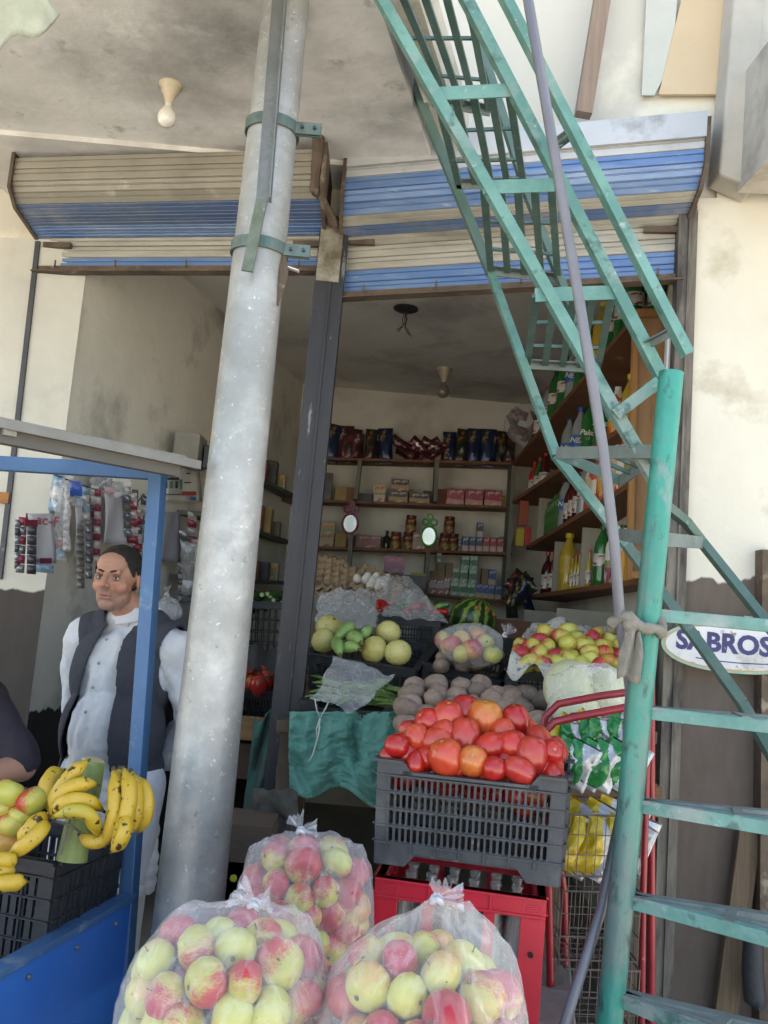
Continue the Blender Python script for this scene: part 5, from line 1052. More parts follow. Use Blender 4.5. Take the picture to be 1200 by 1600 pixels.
n4 = [(676, 0, 12, 23, rdc), (687, 0, 11, 23, rdc), (698, 0, 11, 28, rdc), (676, 23, 11, 12, brc), (687, 23, 11, 27, brc), (700, 28, 11, 22, brc), (709, 0, 13, 21, grc), (722.5, 0, 13, 21, grc), (736, 0, 13, 21, grc), (710, 21, 12, 22, grc), (723, 21, 12, 22, grc), (737, 21, 12, 22, grc), (724, 43, 12, 20, grc), (737, 43, 12, 21, grc), (748, 0, 10, 22, blc), (758, 0, 10, 22, blc), (768, 0, 10, 22, blc), (779, 0, 10, 22, blc), (756, 22, 10, 24, brc), (768, 22, 12, 24, blc), (682, 50, 7, 14, grc)]
cn = {id(rdc): 'red and white', id(brc): 'brown', id(grc): 'green and white', id(blc): 'blue'}; ct = {}
for x, dz, w_, h_, m_ in n4:
    lev = 'bottom' if dz == 0 else 'second' if dz < 40 else 'top'; key = (cn[id(m_)], lev); ct[key] = ct.get(key, 0)+1
    carton(x, 4, w_, h_, m_, '%s carton in the %s layer on the lowest shelf, %s of its colour' % (key[0], lev, ORD[ct[key]-1]), dz, grp='cartons on the lowest back shelf')
q = P(616, 883, 5.6); solo('carton', MB().box(q+V((0, 0, 0)), (.125, .1, .1)), printed('magenta_box', [(0, '#5e1f3c'), (.5, '#6d2647')], blob='#8c4a60'), 'magenta box standing behind the white eggs', 'box'); solo('carton', MB().box(q+V((-.05, 0.02, -.095)), (.5, .2, .08)), pm('dark_pack', ''), 'dark flat pack under the magenta box', 'box')
solo('yellow_pack', MB().box(P(653, 907, 6.3), (.11, .05, .10)), pm('dull_yellow', '#a49a3c', '#968c38', 10, .6), 'yellow pack behind the plastic over the peppers', 'box')
solo('low_cupboard', MB().box(P(770, 975, 6.5)+V((0, .05, -.1)), (1.0, .2, .28)), pm('teal_grey', '#56655f', '#4c5854', 6, .7), 'grey green low cupboard under the lowest back shelf', 'cupboard')
# jars
jarm = printed('jar_label', [(0, '#6a4a2c'), (.25, '#8a7438'), (.5, '#6f2f26'), (.8, '#5c4a2c')], blob='#b39a62'); lidm = pm('jar_lid', '#6b2530', '#7a3038', 9, .4)
def jar(px, k, dz, lab):
    q = onS(k, px, .04); s = q.y/FPX; q = q+V((0, .03, dz*s)); r = thing('jar', lab, 'jar', q, None, 'jam jars on the third shelf'); h = 27*s; w_ = 8.5*s
    part('glass', MB().lathe([(w_*.9, 0), (w_, .01), (w_, h*.72), (w_*.8, h*.8)], q, 14), jarm, r, 50); part('lid', MB().lathe([(w_*.9, h*.8), (w_*.95, h*.82), (w_*.95, h), (w_*.3, h+.001)], q, 14), lidm, r, 50)
for x, dz, lab in ((617, 0, 'glass jar beside the dark bottle'), (637, 0, 'glass jar under another jar'), (639, 27, 'glass jar stacked on top, nearer the steel column'), (695, 0, 'glass jar beside the green framed mirror'), (708, 0, 'glass jar at the end of the group of three'), (700, 27, 'glass jar stacked on two others')): jar(x, 3, dz, lab)
q = onS(3, 603, .06); r = thing('dark_bottle', 'small dark bottle beside the jars', 'bottle', q)
part('body', MB().lathe([(.028, 0), (.03, .01), (.03, .08), (.01, .10), (.01, .115)], q, 12), pm('dark_glass', '#1c1f1c', None, rough=.15), r, 50); part('cap', MB().lathe([(.014, .113), (.014, .135), (.002, .136)], q, 10), pm('black_rose', ''), r, 50)
# hanging mirrors
def mirror(px, py, col_, lab, Y=6.2):
    c = P(px, py, Y); r = thing('hand_mirror', lab, 'mirror', c, None, 'plastic framed oval mirrors'); fm = pm('mf'+col_, col_, None, rough=.4)
    ring = [c+V((.052*math.cos(t), 0, .068*math.sin(t))) for t in np.linspace(0, 2*PI, 30)]; part('frame', MB().tube(ring, .009, 7), fm, r, True)
    part('glass', MB().lathe([(1, 0), (1, .004)], (0, 0, 0), 28), pm('mirror_glass', '#d6d9d8', None, rough=.12, metal=.6), r, world=False); g = r.children[-1]; g.scale = (.049, .065, 1); g.rotation_euler = (PI/2, 0, 0)
    for s in (-1, 1):
        part('scroll', MB().tube([c+V((s*(.028+.022*math.cos(t)), 0, .10+.022*math.sin(t))) for t in np.linspace(0, 2*PI, 14)], .007, 6), fm, r, True)
    part('crest', MB().tube([c+V((.02*math.cos(t), 0, .135+.02*math.sin(t))) for t in np.linspace(0, 2*PI, 12)], .006, 6), fm, r, True)
mirror(547, 818, '#7c2f50', 'oval mirror with a pink scrolled frame hanging from the second shelf'); mirror(670, 838, '#3f8a3c', 'oval mirror with a green scrolled frame hanging from the second shelf')
# snack packets along the top shelf
dkf = [pm('dark_foil'+str(i), c1, c2, 14, .25, .35, bump=.4, bscale=30, spots=[('#b7a48c', 16, .60, .66), (c3, 9, .58, .64)]) for i, (c1, c2, c3) in enumerate((('#5a3a36', '#33292a', '#a0483e'), ('#2f3a5e', '#242e4a', '#b09658'), ('#6a3a40', '#4a262e', '#d0c4b8'), ('#3e3e2f', '#2b2e28', '#b0783a')))]
sm = [packet_mesh('packet_mesh', .10, .2, .05, [dkf[i]], 40+i, nu=12, nv=14) for i in range(4)]
def spk(k, px, h_, w_, rz2=0, tilt=0, lab='', m_=0, back=.08, dz=0):
    q = onS(k, px, back); s = q.y/FPX; o = link('snack_packet', sm[m_], None, q+V((0, .02, (h_/2+dz)*s)), Euler((-.1, tilt, rz2)), (w_*s/.10*1.15, 1.3, h_*s/.2*1.22)); return tag(o, lab, 'snack packet', 'dark foil packets on the top shelf')
tp = [(478, 48, 22, .1, 0), (516, 52, 24, .2, 1), (535, 50, 22, -.3, 2), (549, 46, 26, .4, 0), (577, 46, 16, .0, 3), (581, 30, 20, .5, 0), (600, 48, 20, -.1, 1), (556, 40, 20, .6, 2), (703, 45, 18, .1, 1), (699, 40, 14, -.2, 0), (722, 50, 18, .0, 3), (742, 51, 20, .1, 1), (762, 51, 22, -.15, 1), (772, 50, 12, .6, 1), (788, 48, 18, .3, 3), (797, 44, 16, -.4, 0)]
for i, (x, h_, w_, rz2, m_) in enumerate(tp): spk(1, x, h_, w_, rz2, random.uniform(-.12, .12), 'dark foil packet standing on the topmost back shelf, %s along' % ORD[i], m_)
for i in range(11): spk(1, 626+i*6.2, 34, 14, random.uniform(-.8, .8), random.uniform(.9, 1.5)*random.choice((-1, 1)), 'dark brown packet lying in the heap on the topmost shelf, %s along' % ORD[i], 2, random.uniform(.05, .14), random.uniform(-6, 10))
0 and film_sheet('clear film around the packets near the steel column', [(510, 665, 6.66), (566, 655, 6.66), (560, 712, 6.58), (508, 714, 6.58)], .04, .03, 31, 24, 20, mat=matfilm)
0 and film_sheet('clear film around the packets at the far end of the top shelf', [(690, 668, 6.68), (806, 660, 6.68), (805, 716, 6.58), (690, 716, 6.58)], .03, .03, 33, 24, 20, mat=matfilm)
hb_ = []
for i in range(12):
    o = link('snack_packet', sm[2 if i % 2 else 0], None, P(822+random.uniform(-22, 22), 668+random.uniform(-22, 24), 6.15+random.uniform(-.06, .06)), Euler((random.uniform(-1, 1), random.uniform(-1.5, 1.5), random.uniform(-1, 1))), .62); tag(o, '-', 'snack packet', 'packets in the big clear bag'); hb_.append(o)
rank(hb_, 3, 'packet inside the big clear bag at the shelf corner, {row} row, {col} across')
cb = P(822, 670, 6.15); shrink_bag('plastic_bag', 'big clear bag of small packets at the corner of the top shelf', 'bag', cb, [(o.location, .06) for o in hb_], P(838, 622, 6.1), matfilm, 8, sub=4, tails=((.04, 0, .04),))

# right hand shelves
def rb(p0, p1, Y0, Y1, lab, th=.028):
    a, b = P(*p0, Y0), P(*p1, Y1); xa = 1.235+(a.y-3.3)*.039; xb = 1.235+(b.y-3.3)*.039
    mb = MB().prism([a, b, V((xb, b.y, b.z)), V((xa, a.y, a.z))], (0, 0, -th)); solo('shelf', mb, wood, lab, 'shelf', 'wooden shelves', bevel=.002); return a, b
RB = {1: rb((985, 498), (800, 722), 3.95, 6.45, 'uppermost side shelf running back from the plywood panel'), 2: rb((985, 655), (800, 781), 3.95, 6.45, 'second side shelf running back from the plywood panel'), 3: rb((984, 752), (822, 853), 3.95, 6.45, 'third side shelf running back from the plywood panel'), 4: rb((1002, 903), (822, 930), 3.85, 6.45, 'lowest side shelf running back from the plywood panel')}
def onR(k, px, inn=.07):
    a, b = RB[k]; lo, hi = 0, 1
    for _ in range(30):
        m_ = (lo+hi)/2; q = a.lerp(b, m_)
        if proj(q)[0] > px: lo = m_
        else: hi = m_
    q = a.lerp(b, lo); q.x += inn; return q
ply = pm('plywood_panel', '#a98565', '#b8946f', 3, .7, bump=.15, stretch=(6, 6, .6), spots=[('#8c6a4c', 4, .6, .72)])
edgew = pm('pine_edge', '#b98a5a', '#a67a4c', 4, .7, stretch=(6, 6, .6))
pa, pb = P(1012, 915, 3.9), P(1016, 488, 3.9); r = thing('plywood_panel', 'tall plywood panel closing the end of the side shelves', 'panel', V((pa.x, pa.y, pa.z)))
part('sheet', MB().prism([P(986, 905, 3.9), P(1050, 905, 3.9), P(1062, 488, 3.9), P(994, 488, 3.9)], (0, .015, 0)), ply, r); part('edge_strip', MB().bar(P(983, 905, 3.89), P(993, 488, 3.89), .024, .03, (0, -1, 0)), edgew, r); part('top_strip', MB().bar(P(994, 490, 3.885), P(1060, 490, 3.885), .03, .035), edgew, r); part('lower_strip', MB().bar(P(985, 898, 3.88), P(1048, 898, 3.88), .03, .03), edgew, r)
wpan = pm('white_side_panel', '#9f9a8c', '#8e897c', 5, .75, bump=.15)
for x0, y0, y1, k, lab in ((838, 778, 850, 3, 'pale cloth lined divider behind the small green bottles'), (862, 846, 925, 4, 'pale divider behind the red syrup bottle'), (905, 820, 915, 4, 'pale divider beside the tall green bottle')):
    q = onR(k, x0, .0); h_ = (y1-y0)/FPX*q.y; mb = MB().box(V((q.x+.13, q.y+.03, q.z+h_/2)), (.25, .02, h_)); solo('shelf_divider', mb, wpan, lab, 'divider', 'side shelf dividers')
solo('white_panel', MB().box(P(880, 980, 4.6)+V((.12, 0, -.28)), (.32, .02, .75)), wpan, 'pale panel under the lowest side shelf', 'panel'); solo('white_panel', MB().box(P(845, 980, 5.6)+V((.05, 0, -.25)), (.32, .02, .7)), wpan, 'pale panel deeper under the lowest side shelf', 'panel')
def bottle(root_loc, h, r_, body, cap, lab, label=None, txt=None, grp=None, shape='soda', nm='bottle', alpha=None):
    q = V(root_loc); r = thing(nm, lab, 'bottle', q, None, grp)
    pr = {'soda': [(.8, 0), (1, .02), (1, .12), (.93, .3), (1, .5), (1, .62), (.8, .74), (.42, .86), (.32, .9), (.32, .93)], 'syrup': [(.9, 0), (1, .02), (1, .55), (.75, .68), (.3, .8), (.26, .92)], 'slim': [(.9, 0), (1, .02), (1, .7), (.85, .8), (.5, .88), (.45, .93)], 'oil': [(.9, 0), (1, .04), (.95, .3), (1, .5), (.95, .68), (.5, .84), (.35, .88), (.35, .92)], 'carton': [(1, 0), (1, .9)]}[shape]
    part('body', MB().lathe([(a*r_, z*h) for a, z in pr], q, 18), body, r, 60); part('cap', MB().lathe([(r_*.38 if shape != 'oil' else r_*.45, h*.92), (r_*.40 if shape != 'oil' else r_*.48, h*.93), (r_*.40 if shape != 'oil' else r_*.48, h), (r_*.1, h*1.002)], q, 14), cap, r, 50)
    if label:
        z0, z1 = {'soda': (.32, .52), 'syrup': (.12, .45), 'slim': (.08, .42), 'oil': (.3, .6)}.get(shape, (.2, .5)); part('label', MB().lathe([(r_*1.015, h*z0), (r_*1.02, h*(z0+.01)), (r_*1.02, h*z1), (r_*1.0, h*z1)], q, 18), label, r, 50)
        if txt: put_text('lettering', txt, r_*.9, pm('white_ink', '#d9d9d6', None), r, q+V((-.01, -r_*1.06, h*(z0+z1)/2)), frame((1, 0, 0), (0, 0, 1)), .001, .3)
    return r
gpet = pm('green_pet', '#1b5a26', '#237030', 5, .15, coat=.5); clr = pm('clear_pet', '#8f989c', '#7e888c', 5, .15, coat=.5); dkr = pm('dark_red_syrup', '#3f0c14', '#5a1620', 5, .15, coat=.5); redcap = pm('red_cap', '#b01f25', None, rough=.35); blcap = pm('blue_cap', '#2350a0', None, rough=.35); ycap = pm('yellow_cap', '#c9b028', None, rough=.35); gcap = pm('green_cap', '#1c4a24', None, rough=.35); wcap = pm('white_cap', '#cfcfcc', None, rough=.4)
bllab = pm('blue_label', '#1f5aa8', '#2a66b4', 6, .4); whlab = printed('white_label', [(0, '#c9c5bc'), (.5, '#b8b4ac')], blob='#7c2a3a'); ollab = pm('gold_label', '#b08f2c', '#c4a43c', 8, .4); oil = pm('oil_yellow', '#a89030', '#b89c38', 6, .15, coat=.5); orj = printed('orange_juice_print', [(0, '#b8481c'), (.15, '#c98a2c'), (.5, '#c9b08a'), (.7, '#cfcabd')], blob='#b84a24'); rdj = printed('red_juice_print', [(0, '#b83a2c'), (.3, '#cfc8bc'), (.6, '#c4584a')], blob='#d2cdc4'); pjk = printed('pink_juice', [(0, '#8c2450'), (.35, '#7a8c4c'), (.5, '#cfcbc4')], blob='#b8b4b0'); yjk = printed('yellow_juice', [(0, '#cf9a14'), (.5, '#d4832c'), (.62, '#d2cec6')], blob='#c9a03a')
def RBt(k, px, h, r_, body, cap, lab, label=None, txt=None, shape='soda', inn=.09, **kw): bottle(onR(k, px, inn), h, r_, body, cap, lab, label, txt, 'drinks on the side shelves', shape, **kw)

for i, x in enumerate((862, 878, 893, 912)): RBt(2, x, .35, .047, (clr, clr, gpet, gpet)[i], (blcap, blcap, gcap, gcap)[i], ['clear soda bottle with a blue label farthest back on the second side shelf', 'clear soda bottle with a blue label beside the green bottles', 'large green bottle next to the blue labelled ones', 'large green bottle beside the orange juice carton'][i], (bllab, bllab, gpet, gpet)[i], ('NEXT', 'NEXT', 'Pakola', 'Pakola')[i])
RBt(2, 933, .29, .042, orj, wcap, 'orange juice bottle with a printed wrap on the second side shelf', shape='slim'); RBt(2, 952, .30, .04, oil, ycap, 'amber bottle with a yellow cap on the second side shelf', shape='oil'); RBt(2, 968, .32, .045, gpet, gcap, 'green bottle on the second side shelf near the plywood', whlab); RBt(2, 982, .34, .04, orj, wcap, 'tall white and orange juice bottle against the plywood panel', shape='slim', inn=.04)
for i, x in enumerate((812, 820, 828)): RBt(2, x, .24, .035, (redcap, gpet, dkr)[i], redcap, ['slim red bottle farthest back on the second side shelf', 'green bottle behind the slim red one', 'dark red syrup bottle at the back of the second side shelf'][i], whlab, shape='syrup')
gl_ = pm('small_green_bottle', '#2c5a2c', '#3c7a38', 20, .2, coat=.4, spots=[('#b8c4b0', 18, .6, .66)])
kinds = {'g': (gpet, gcap, whlab, None, 'soda', .33, .044, 'green soda bottle'), 'c': (clr, blcap, bllab, 'NEXT', 'soda', .33, .044, 'clear bottle with blue cap'), 'r': (dkr, redcap, whlab, None, 'syrup', .28, .040, 'dark red syrup bottle'), 's': (gl_ if 'gl_' in globals() else gpet, gcap, None, None, 'slim', .25, .025, 'slim green bottle'),
 'o': (orj, wcap, None, None, 'slim', .28, .036, 'orange juice bottle'), 'j': (rdj, wcap, None, None, 'slim', .27, .036, 'white and red juice bottle'), 'p': (pjk, wcap, None, None, 'slim', .265, .028, 'pink fruit drink bottle'), 'y': (yjk, wcap, None, None, 'slim', .265, .027, 'yellow fruit drink bottle'), 'l': (oil, ycap, ollab, None, 'oil', .34, .055, 'cooking oil bottle with yellow cap'), 'v': (oil, redcap, whlab, None, 'syrup', .21, .017, 'thin yellow vinegar bottle'), 'w': (clr, redcap, whlab, None, 'soda', .30, .040, 'clear bottle with red cap')}
kinds['s'] = (pm('small_green_bottle', '#2c5a2c', '#3c7a38', 20, .2, coat=.4, spots=[('#b8c4b0', 18, .6, .66)]),)+kinds['s'][1:]
rows_ = {1: [('r', 830), ('w', 840), ('g', 852), ('g', 866), ('c', 880), ('g', 893), ('g', 908), ('l', 925), ('g', 940), ('g', 955), ('g', 972)],
 3: [('s', 843), ('s', 847), ('s', 851), ('s', 855), ('s', 859), ('s', 863), ('c', 869), ('r', 876), ('r', 883), ('r', 890), ('w', 897), ('o', 907), ('j', 916), ('o', 926), ('j', 936), ('o', 946), ('j', 956), ('p', 966), ('j', 976)],
 4: [('r', 841), ('r', 851), ('l', 872), ('v', 879), ('v', 884), ('v', 889), ('v', 894), ('v', 899), ('v', 904), ('g', 923), ('p', 936), ('y', 947), ('y', 957), ('y', 967), ('p', 977)]}
for k, row in rows_.items():
    cnt = {}
    for kd_, x in row:
        q = kinds[kd_]; cnt[kd_] = cnt.get(kd_, 0)+1
        for dpt in (0, 1):
            if dpt and kd_ in 'vl': continue
            RBt(k, x+(3 if dpt else 0), q[5]*random.uniform(.96, 1.04), q[6], q[0], q[1], '%s, %s side shelf, %s from back, %s row' % (q[7], {1: 'uppermost', 3: 'third', 4: 'lowest'}[k], ORD[cnt[kd_]-1], 'rear' if dpt else 'front'), q[2], q[3] if not dpt else None, shape=q[4], inn=.05+.095*dpt)
# corner things at the end of the back shelves
for px, py, w_, h_, m_, lab in ((818, 800, 14, 44, pm('orange_pack', '#9c4a30', '#8a3f2a', 9, .5), 'tall orange pack at the shelf corner'), (812, 840, 13, 28, pm('yellow_pack', '#b09a2c', '#a08c2a', 9, .5), 'yellow pack with a blue mark at the shelf corner'), (824, 838, 9, 28, redcap, 'red squeeze pack at the shelf corner')):
    q = P(px, py, 6.3); s = 6.3/FPX; solo('pack', MB().box(q, (w_*s, .05, h_*s)), m_, lab, 'box', bevel=.003)
for i in range(7):
    o = link('snack_packet', sm[(3, 1, 0)[i % 3]], None, P(812+random.uniform(-14, 14), 930+random.uniform(-26, 30), 6.2+random.uniform(-.08, .08)), Euler((.1, random.uniform(-.8, .8), random.uniform(-.6, .6))), .8); tag(o, '-', 'snack packet', 'packets hanging below the side shelf'); hb_[i] = o
rank(hb_[:7], 3, 'dark packet hanging below the corner of the side shelf, {row} row, {col} across')
# left hand wall shelves
for k, (p0, p1, Y0, Y1, lab) in enumerate((((300, 690), (468, 776), 4.9, 6.6, 'uppermost dark shelf on the side wall behind the steel column'), ((320, 800), (458, 846), 4.9, 6.6, 'second dark shelf on the side wall behind the steel column'), ((330, 902), (456, 909), 4.9, 6.6, 'third dark shelf on the side wall behind the steel column'))):
    a, b = P(*p0, Y0), P(*p1, Y1); xa, xb = [-1.36+(q.y-3.86)*.22 for q in (a, b)]
    solo('shelf', MB().prism([a, b, V((xb, b.y, b.z)), V((xa, a.y, a.z))], (0, 0, -.025)), pm('grey_shelf', '#5f5d58', '#52504c', 6, .7), lab, 'shelf', 'dark side shelves')
    n = (7, 6, 5)[k]
    for i in range(n):
        t = .25+.7*i/n; q = a.lerp(b, t)+V((-.06, 0, 0)); h_ = random.uniform(.10, .2) if k < 2 else .12; m_ = [printed('food_box2', []), pm('dark_pack', ''), pm('rust_box', ''), pm('dark_jar', ''), pm('ochre_box', ''), printed('maroon_box', [])][(i*5+k*2) % 6]
        solo('carton', MB().box(q+V((0, 0, h_/2)), (.09, .13, h_)), m_, '%s pack on the %s dark side shelf, %s from the street' % (['printed', 'black', 'rust', 'dark brown', 'ochre', 'maroon'][(i*5+k*2) % 6], ('uppermost', 'second', 'third')[k], ORD[i]), 'box')
bxl = P(297, 706, 4.75); r = thing('cardboard_carton', 'pale cardboard carton on the upper side shelf above the wall calendar', 'carton', bxl+V((0, 0, -.09)))
part('box', MB().box(bxl, (.13, .2, .17)), pm('pale_carton', '#8f8c84', '#7f7c75', 7, .8), r); part('dark_pack', MB().box(bxl+V((.13, .05, -.02)), (.1, .15, .12)), pm('dark_pack', ''), r)
# ------------------------------------------------------------------ things hung on the left wall
def onW(px, py, off=.03):
    """point on the inner left wall"""
    d = ray(px, py); n = V((1, -.22, 0)); c = V((-1.36, 3.86, 0)); t = ((c-EYE).dot(n)+off)/d.dot(n); return EYE+d*t
wx = V((.215, .977, 0)).normalized()
def sheet(px0, py0, px1, py1, mat, lab, nm='paper_sheet', cat='paper', off=.03, skew=0, curl=.01):
    a, b, c, d = onW(px0, py0, off), onW(px1, py0, off), onW(px1+skew, py1, off), onW(px0+skew, py1, off)
    def f(u, v): p = (a*(1-u)+b*u)*(1-v)+(d*(1-u)+c*u)*v; return p+V((.9, -.3, 0))*(curl*math.sin(u*5+v*3)+curl)
    o = solo(nm, MB().grid(f, 8, 8), mat, lab, cat, smooth='all'); s_ = o.modifiers.new('s', 'SOLIDIFY'); s_.thickness = .002; return o
cal = sheet(254, 727, 311, 784, pm('calendar_white', '#cfcdc8', '#c2c0bb', 5, .6), 'white product calendar with small colored pictures under the pale carton', 'wall_calendar', 'calendar', .05)
def on_sheet(x0, y0, x1, y1, mat, root, off): part('print', MB().prism([onW(x0, y0, off), onW(x1, y0, off), onW(x1, y1, off), onW(x0, y1, off)], (.003, -.001, 0)), mat, root)
prd = pm('print_red', '#a3483e', None); pbk = pm('print_dark', '#3a3a3c', None); pgr = pm('print_teal', '#4a7c74', None); pbl = pm('print_blue', '#3f6a9c', None)
for q in ((255, 737, 277, 743, prd), (256, 746, 279, 750, pbk), (258, 752, 261, 763, pbk), (266, 752, 269, 763, pgr), (274, 752, 277, 763, pbk), (281, 749, 284, 765, pgr), (284, 768, 306, 774, prd), (298, 776, 306, 782, pbl), (256, 772, 282, 773.5, pbk), (260, 723, 305, 729, pm('print_green', '#7fae8e', None)), (291, 739, 297, 741, pbk), (288, 753, 298, 755, pbk)): on_sheet(*q[:4], q[4], cal, .082)
pap = pm('white_paper', '#b5b4bb', '#a9a9b1', 4, .8); pap2 = pm('lilac_paper', '#9d9caa', '#92929f', 4, .8)
sheet(160, 768, 198, 850, pap, 'white sheet of paper pinned above the head of the standing man', off=.09, skew=-2); sheet(250, 800, 280, 878, pap2, 'lilac tinted price sheet on the wall beside the blue cart post', off=.04, skew=-2); sheet(113, 778, 140, 870, pap, 'pale sheet hanging behind the grey sachet strip', off=.07)
mf = sheet(40, 802, 81, 880, pm('promo_white', '#b9b9bd', '#a9a9b0', 5, .5), 'white promotional card with maroon lettering on the wall return', 'promo_card', 'card', .12)
put_text('lettering', 'Mac-F', .052, pm('maroon_ink', '#6b2030', None), mf, onW(66, 813, .155), frame((.75, .35, 0), (0, 0, 1)), .001)
on_sheet(38, 812, 58, 823, pm('maroon_ink', ''), mf, .146); on_sheet(62, 872, 80, 880, pm('maroon_ink', ''), mf, .146)
def strip(px, y0, y1, w_, n, mat, lab, off=.1, lean=0, group='sachet strips hung on the wall'):
    """a hanging strip of sachets: each sachet a part"""
    r = thing('sachet_strip', lab, 'sachet strip', onW(px, y0, off), None, group); a = onW(px, y0, off); b = onW(px+lean, y1, off)
    for i in range(n):
        p0, p1 = a.lerp(b, i/n), a.lerp(b, (i+.94)/n); h_ = (p1-p0).length; s = w_/FPX*p0.y
        def f(u, v): return p0.lerp(p1, v)+V((.92, .38, 0))*(u-.5)*s+V((.38, -.92, 0))*(.014*math.sin(PI*u)*math.sin(PI*v)+.003*nz((u*5, v*5, i), 1, px))
        part('sachet', MB().grid(f, 6, 5), mat[i % len(mat)], r, True, fix=False)
    return r
fr_ = pm('sachet_maroon', '#6b2638', '#8a4050', 14, .3, .3, bump=.3, spots=[('#c4b8bc', 22, .58, .64)]); fs = pm('sachet_silver', '#8e9096', '#6f7178', 14, .25, .6, bump=.3); fk = pm('sachet_black', '#222226', '#3a3a40', 14, .3, .2, bump=.3); fg_ = pm('sachet_grey', '#6c6a66', '#5c5a56', 14, .4, .3, bump=.3, spots=[('#8f897c', 22, .58, .64)]); fb_ = pm('sachet_blue', '#4a6f8c', '#7d93a5', 14, .35, .2, bump=.3, spots=[('#c8ccd0', 18, .56, .62)]); fw_ = pm('sachet_white', '#b5b2b0', '#9c9a9a', 14, .35, .2, bump=.3, spots=[('#a34a4a', 18, .58, .64), ('#b88a3a', 9, .64, .7)])
strip(36, 808, 896, 13, 6, [fr_, fs], 'maroon and silver sachet strip nearest the whitewashed wall', .13, -5); strip(50, 822, 898, 14, 5, [fk], 'black sachet strip in front of the white promotional card', .17, -1)
strip(58, 806, 890, 10, 6, [fr_], 'maroon sachet strip behind the white promotional card', .10); strip(70, 880, 896, 26, 1, [fb_], 'single teal pack at the foot of the promotional card', .15)
strip(92, 742, 800, 18, 3, [fb_, fw_], 'blue and white pack hanging by the cart roof', .1, -8); strip(90, 778, 842, 22, 3, [fg_], 'grey clear pack strip between the card and paper', .1, -5); strip(88, 842, 876, 20, 2, [fr_, fb_], 'red and blue pack low behind the promotional card', .09, 4)
strip(108, 745, 790, 16, 3, [fw_, fs], 'white and silver packs beside the dark meter', .1); strip(126, 820, 920, 12, 9, [fg_], 'long grey sachet strip hanging beside the standing man', .14, 0); strip(138, 812, 905, 10, 8, [fg_, fs], 'second long grey sachet strip beside the standing man', .12, 1)
strip(118, 752, 776, 20, 1, [pm('sachet_royal', '#23408a', '#2c4c96', 8, .3)], 'royal blue pack under the meter', .13); strip(153, 765, 880, 10, 10, [fr_, fw_], 'maroon and white sachet strip behind the white paper', .12, -2); strip(148, 760, 790, 12, 2, [fw_], 'white pack above the white paper', .1)
strip(205, 770, 850, 18, 6, [fw_, fr_], 'colourful sachet strip just above the standing man', .13, 2); strip(216, 792, 920, 14, 9, [fw_, fr_, fs], 'long colourful sachet strip behind the blue cart post', .1, -2); strip(226, 775, 850, 12, 5, [fs, fw_], 'silver sachet strip behind the blue cart post', .08)
strip(288, 830, 880, 16, 3, [fs], 'clear pack strip beside the galvanized pole', .1, 2); strip(294, 850, 935, 22, 3, [fs, fg_], 'large clear packs hanging beside the galvanized pole', .12, -2); strip(282, 880, 940, 8, 7, [fw_, fs], 'thin white sachet strip beside the lilac sheet', .09)
strip(98, 738, 760, 30, 1, [fw_], 'crumpled wrap tucked behind the cart roof', .08); strip(180, 752, 772, 26, 1, [fg_], 'grey wrap above the white paper', .06)
mt = onW(163, 747, .06); r = thing('electric_meter', 'small black electric meter box on the wall above the papers', 'meter', mt); part('case', MB().box(mt, (.05, .09, .10)), pm('black_rose', ''), r, bevel=.003); part('display', MB().box(mt+V((.027, -.01, .01)), (.004, .04, .03)), pm('lcd', '#4f6b60', None), r)
ropes = [onW(x, y, .11) for x, y in ((86, 742), (120, 755), (150, 765), (175, 752), (190, 760), (212, 790), (224, 772), (240, 800))]; solo('hanging_wire', MB().tube(ropes, .003, 5), wr, 'thin wire sagging along the wall carrying the sachet strips', 'wire', smooth='all')
# bag behind the man's shoulder
qb = P(262, 950, 3.75); shrink_bag('plastic_bag', 'small white tied bag hanging behind the shoulder of the standing man', 'bag', qb, [(qb+V((0, 0, -.01)), .035), (qb+V((.03, 0, -.015)), .03), (qb+V((-.02, 0, -.01)), .028)], qb+V((-.01, 0, .06)), matfilm_w, 3, sub=4, tails=((.0, 0, .03),), tailw=.03)
solo('dark_cloth', MB().box(P(300, 990, 4.3), (.16, .1, .3)), pm('dark_pack', ''), 'dark pack behind the standing man beside the pole', 'pack', bevel=.02)

for lab, (x0, y0, x1, y1), sd in (('crumpled clear packet film hanging by the cart roof', (84, 752, 112, 858), 41), ('clear film wrap bunched over the hanging papers', (140, 742, 205, 775), 43), ('crumpled clear bag hanging beside the galvanized pole', (280, 845, 308, 930), 45)):
    ys = onW((x0+x1)/2, (y0+y1)/2, .16).y; film_sheet(lab, [(x0, y0, ys), (x1, y0, ys), (x1-3, y1, ys), (x0+2, y1, ys)], .03, .03, sd, 22, 26, fr=4)

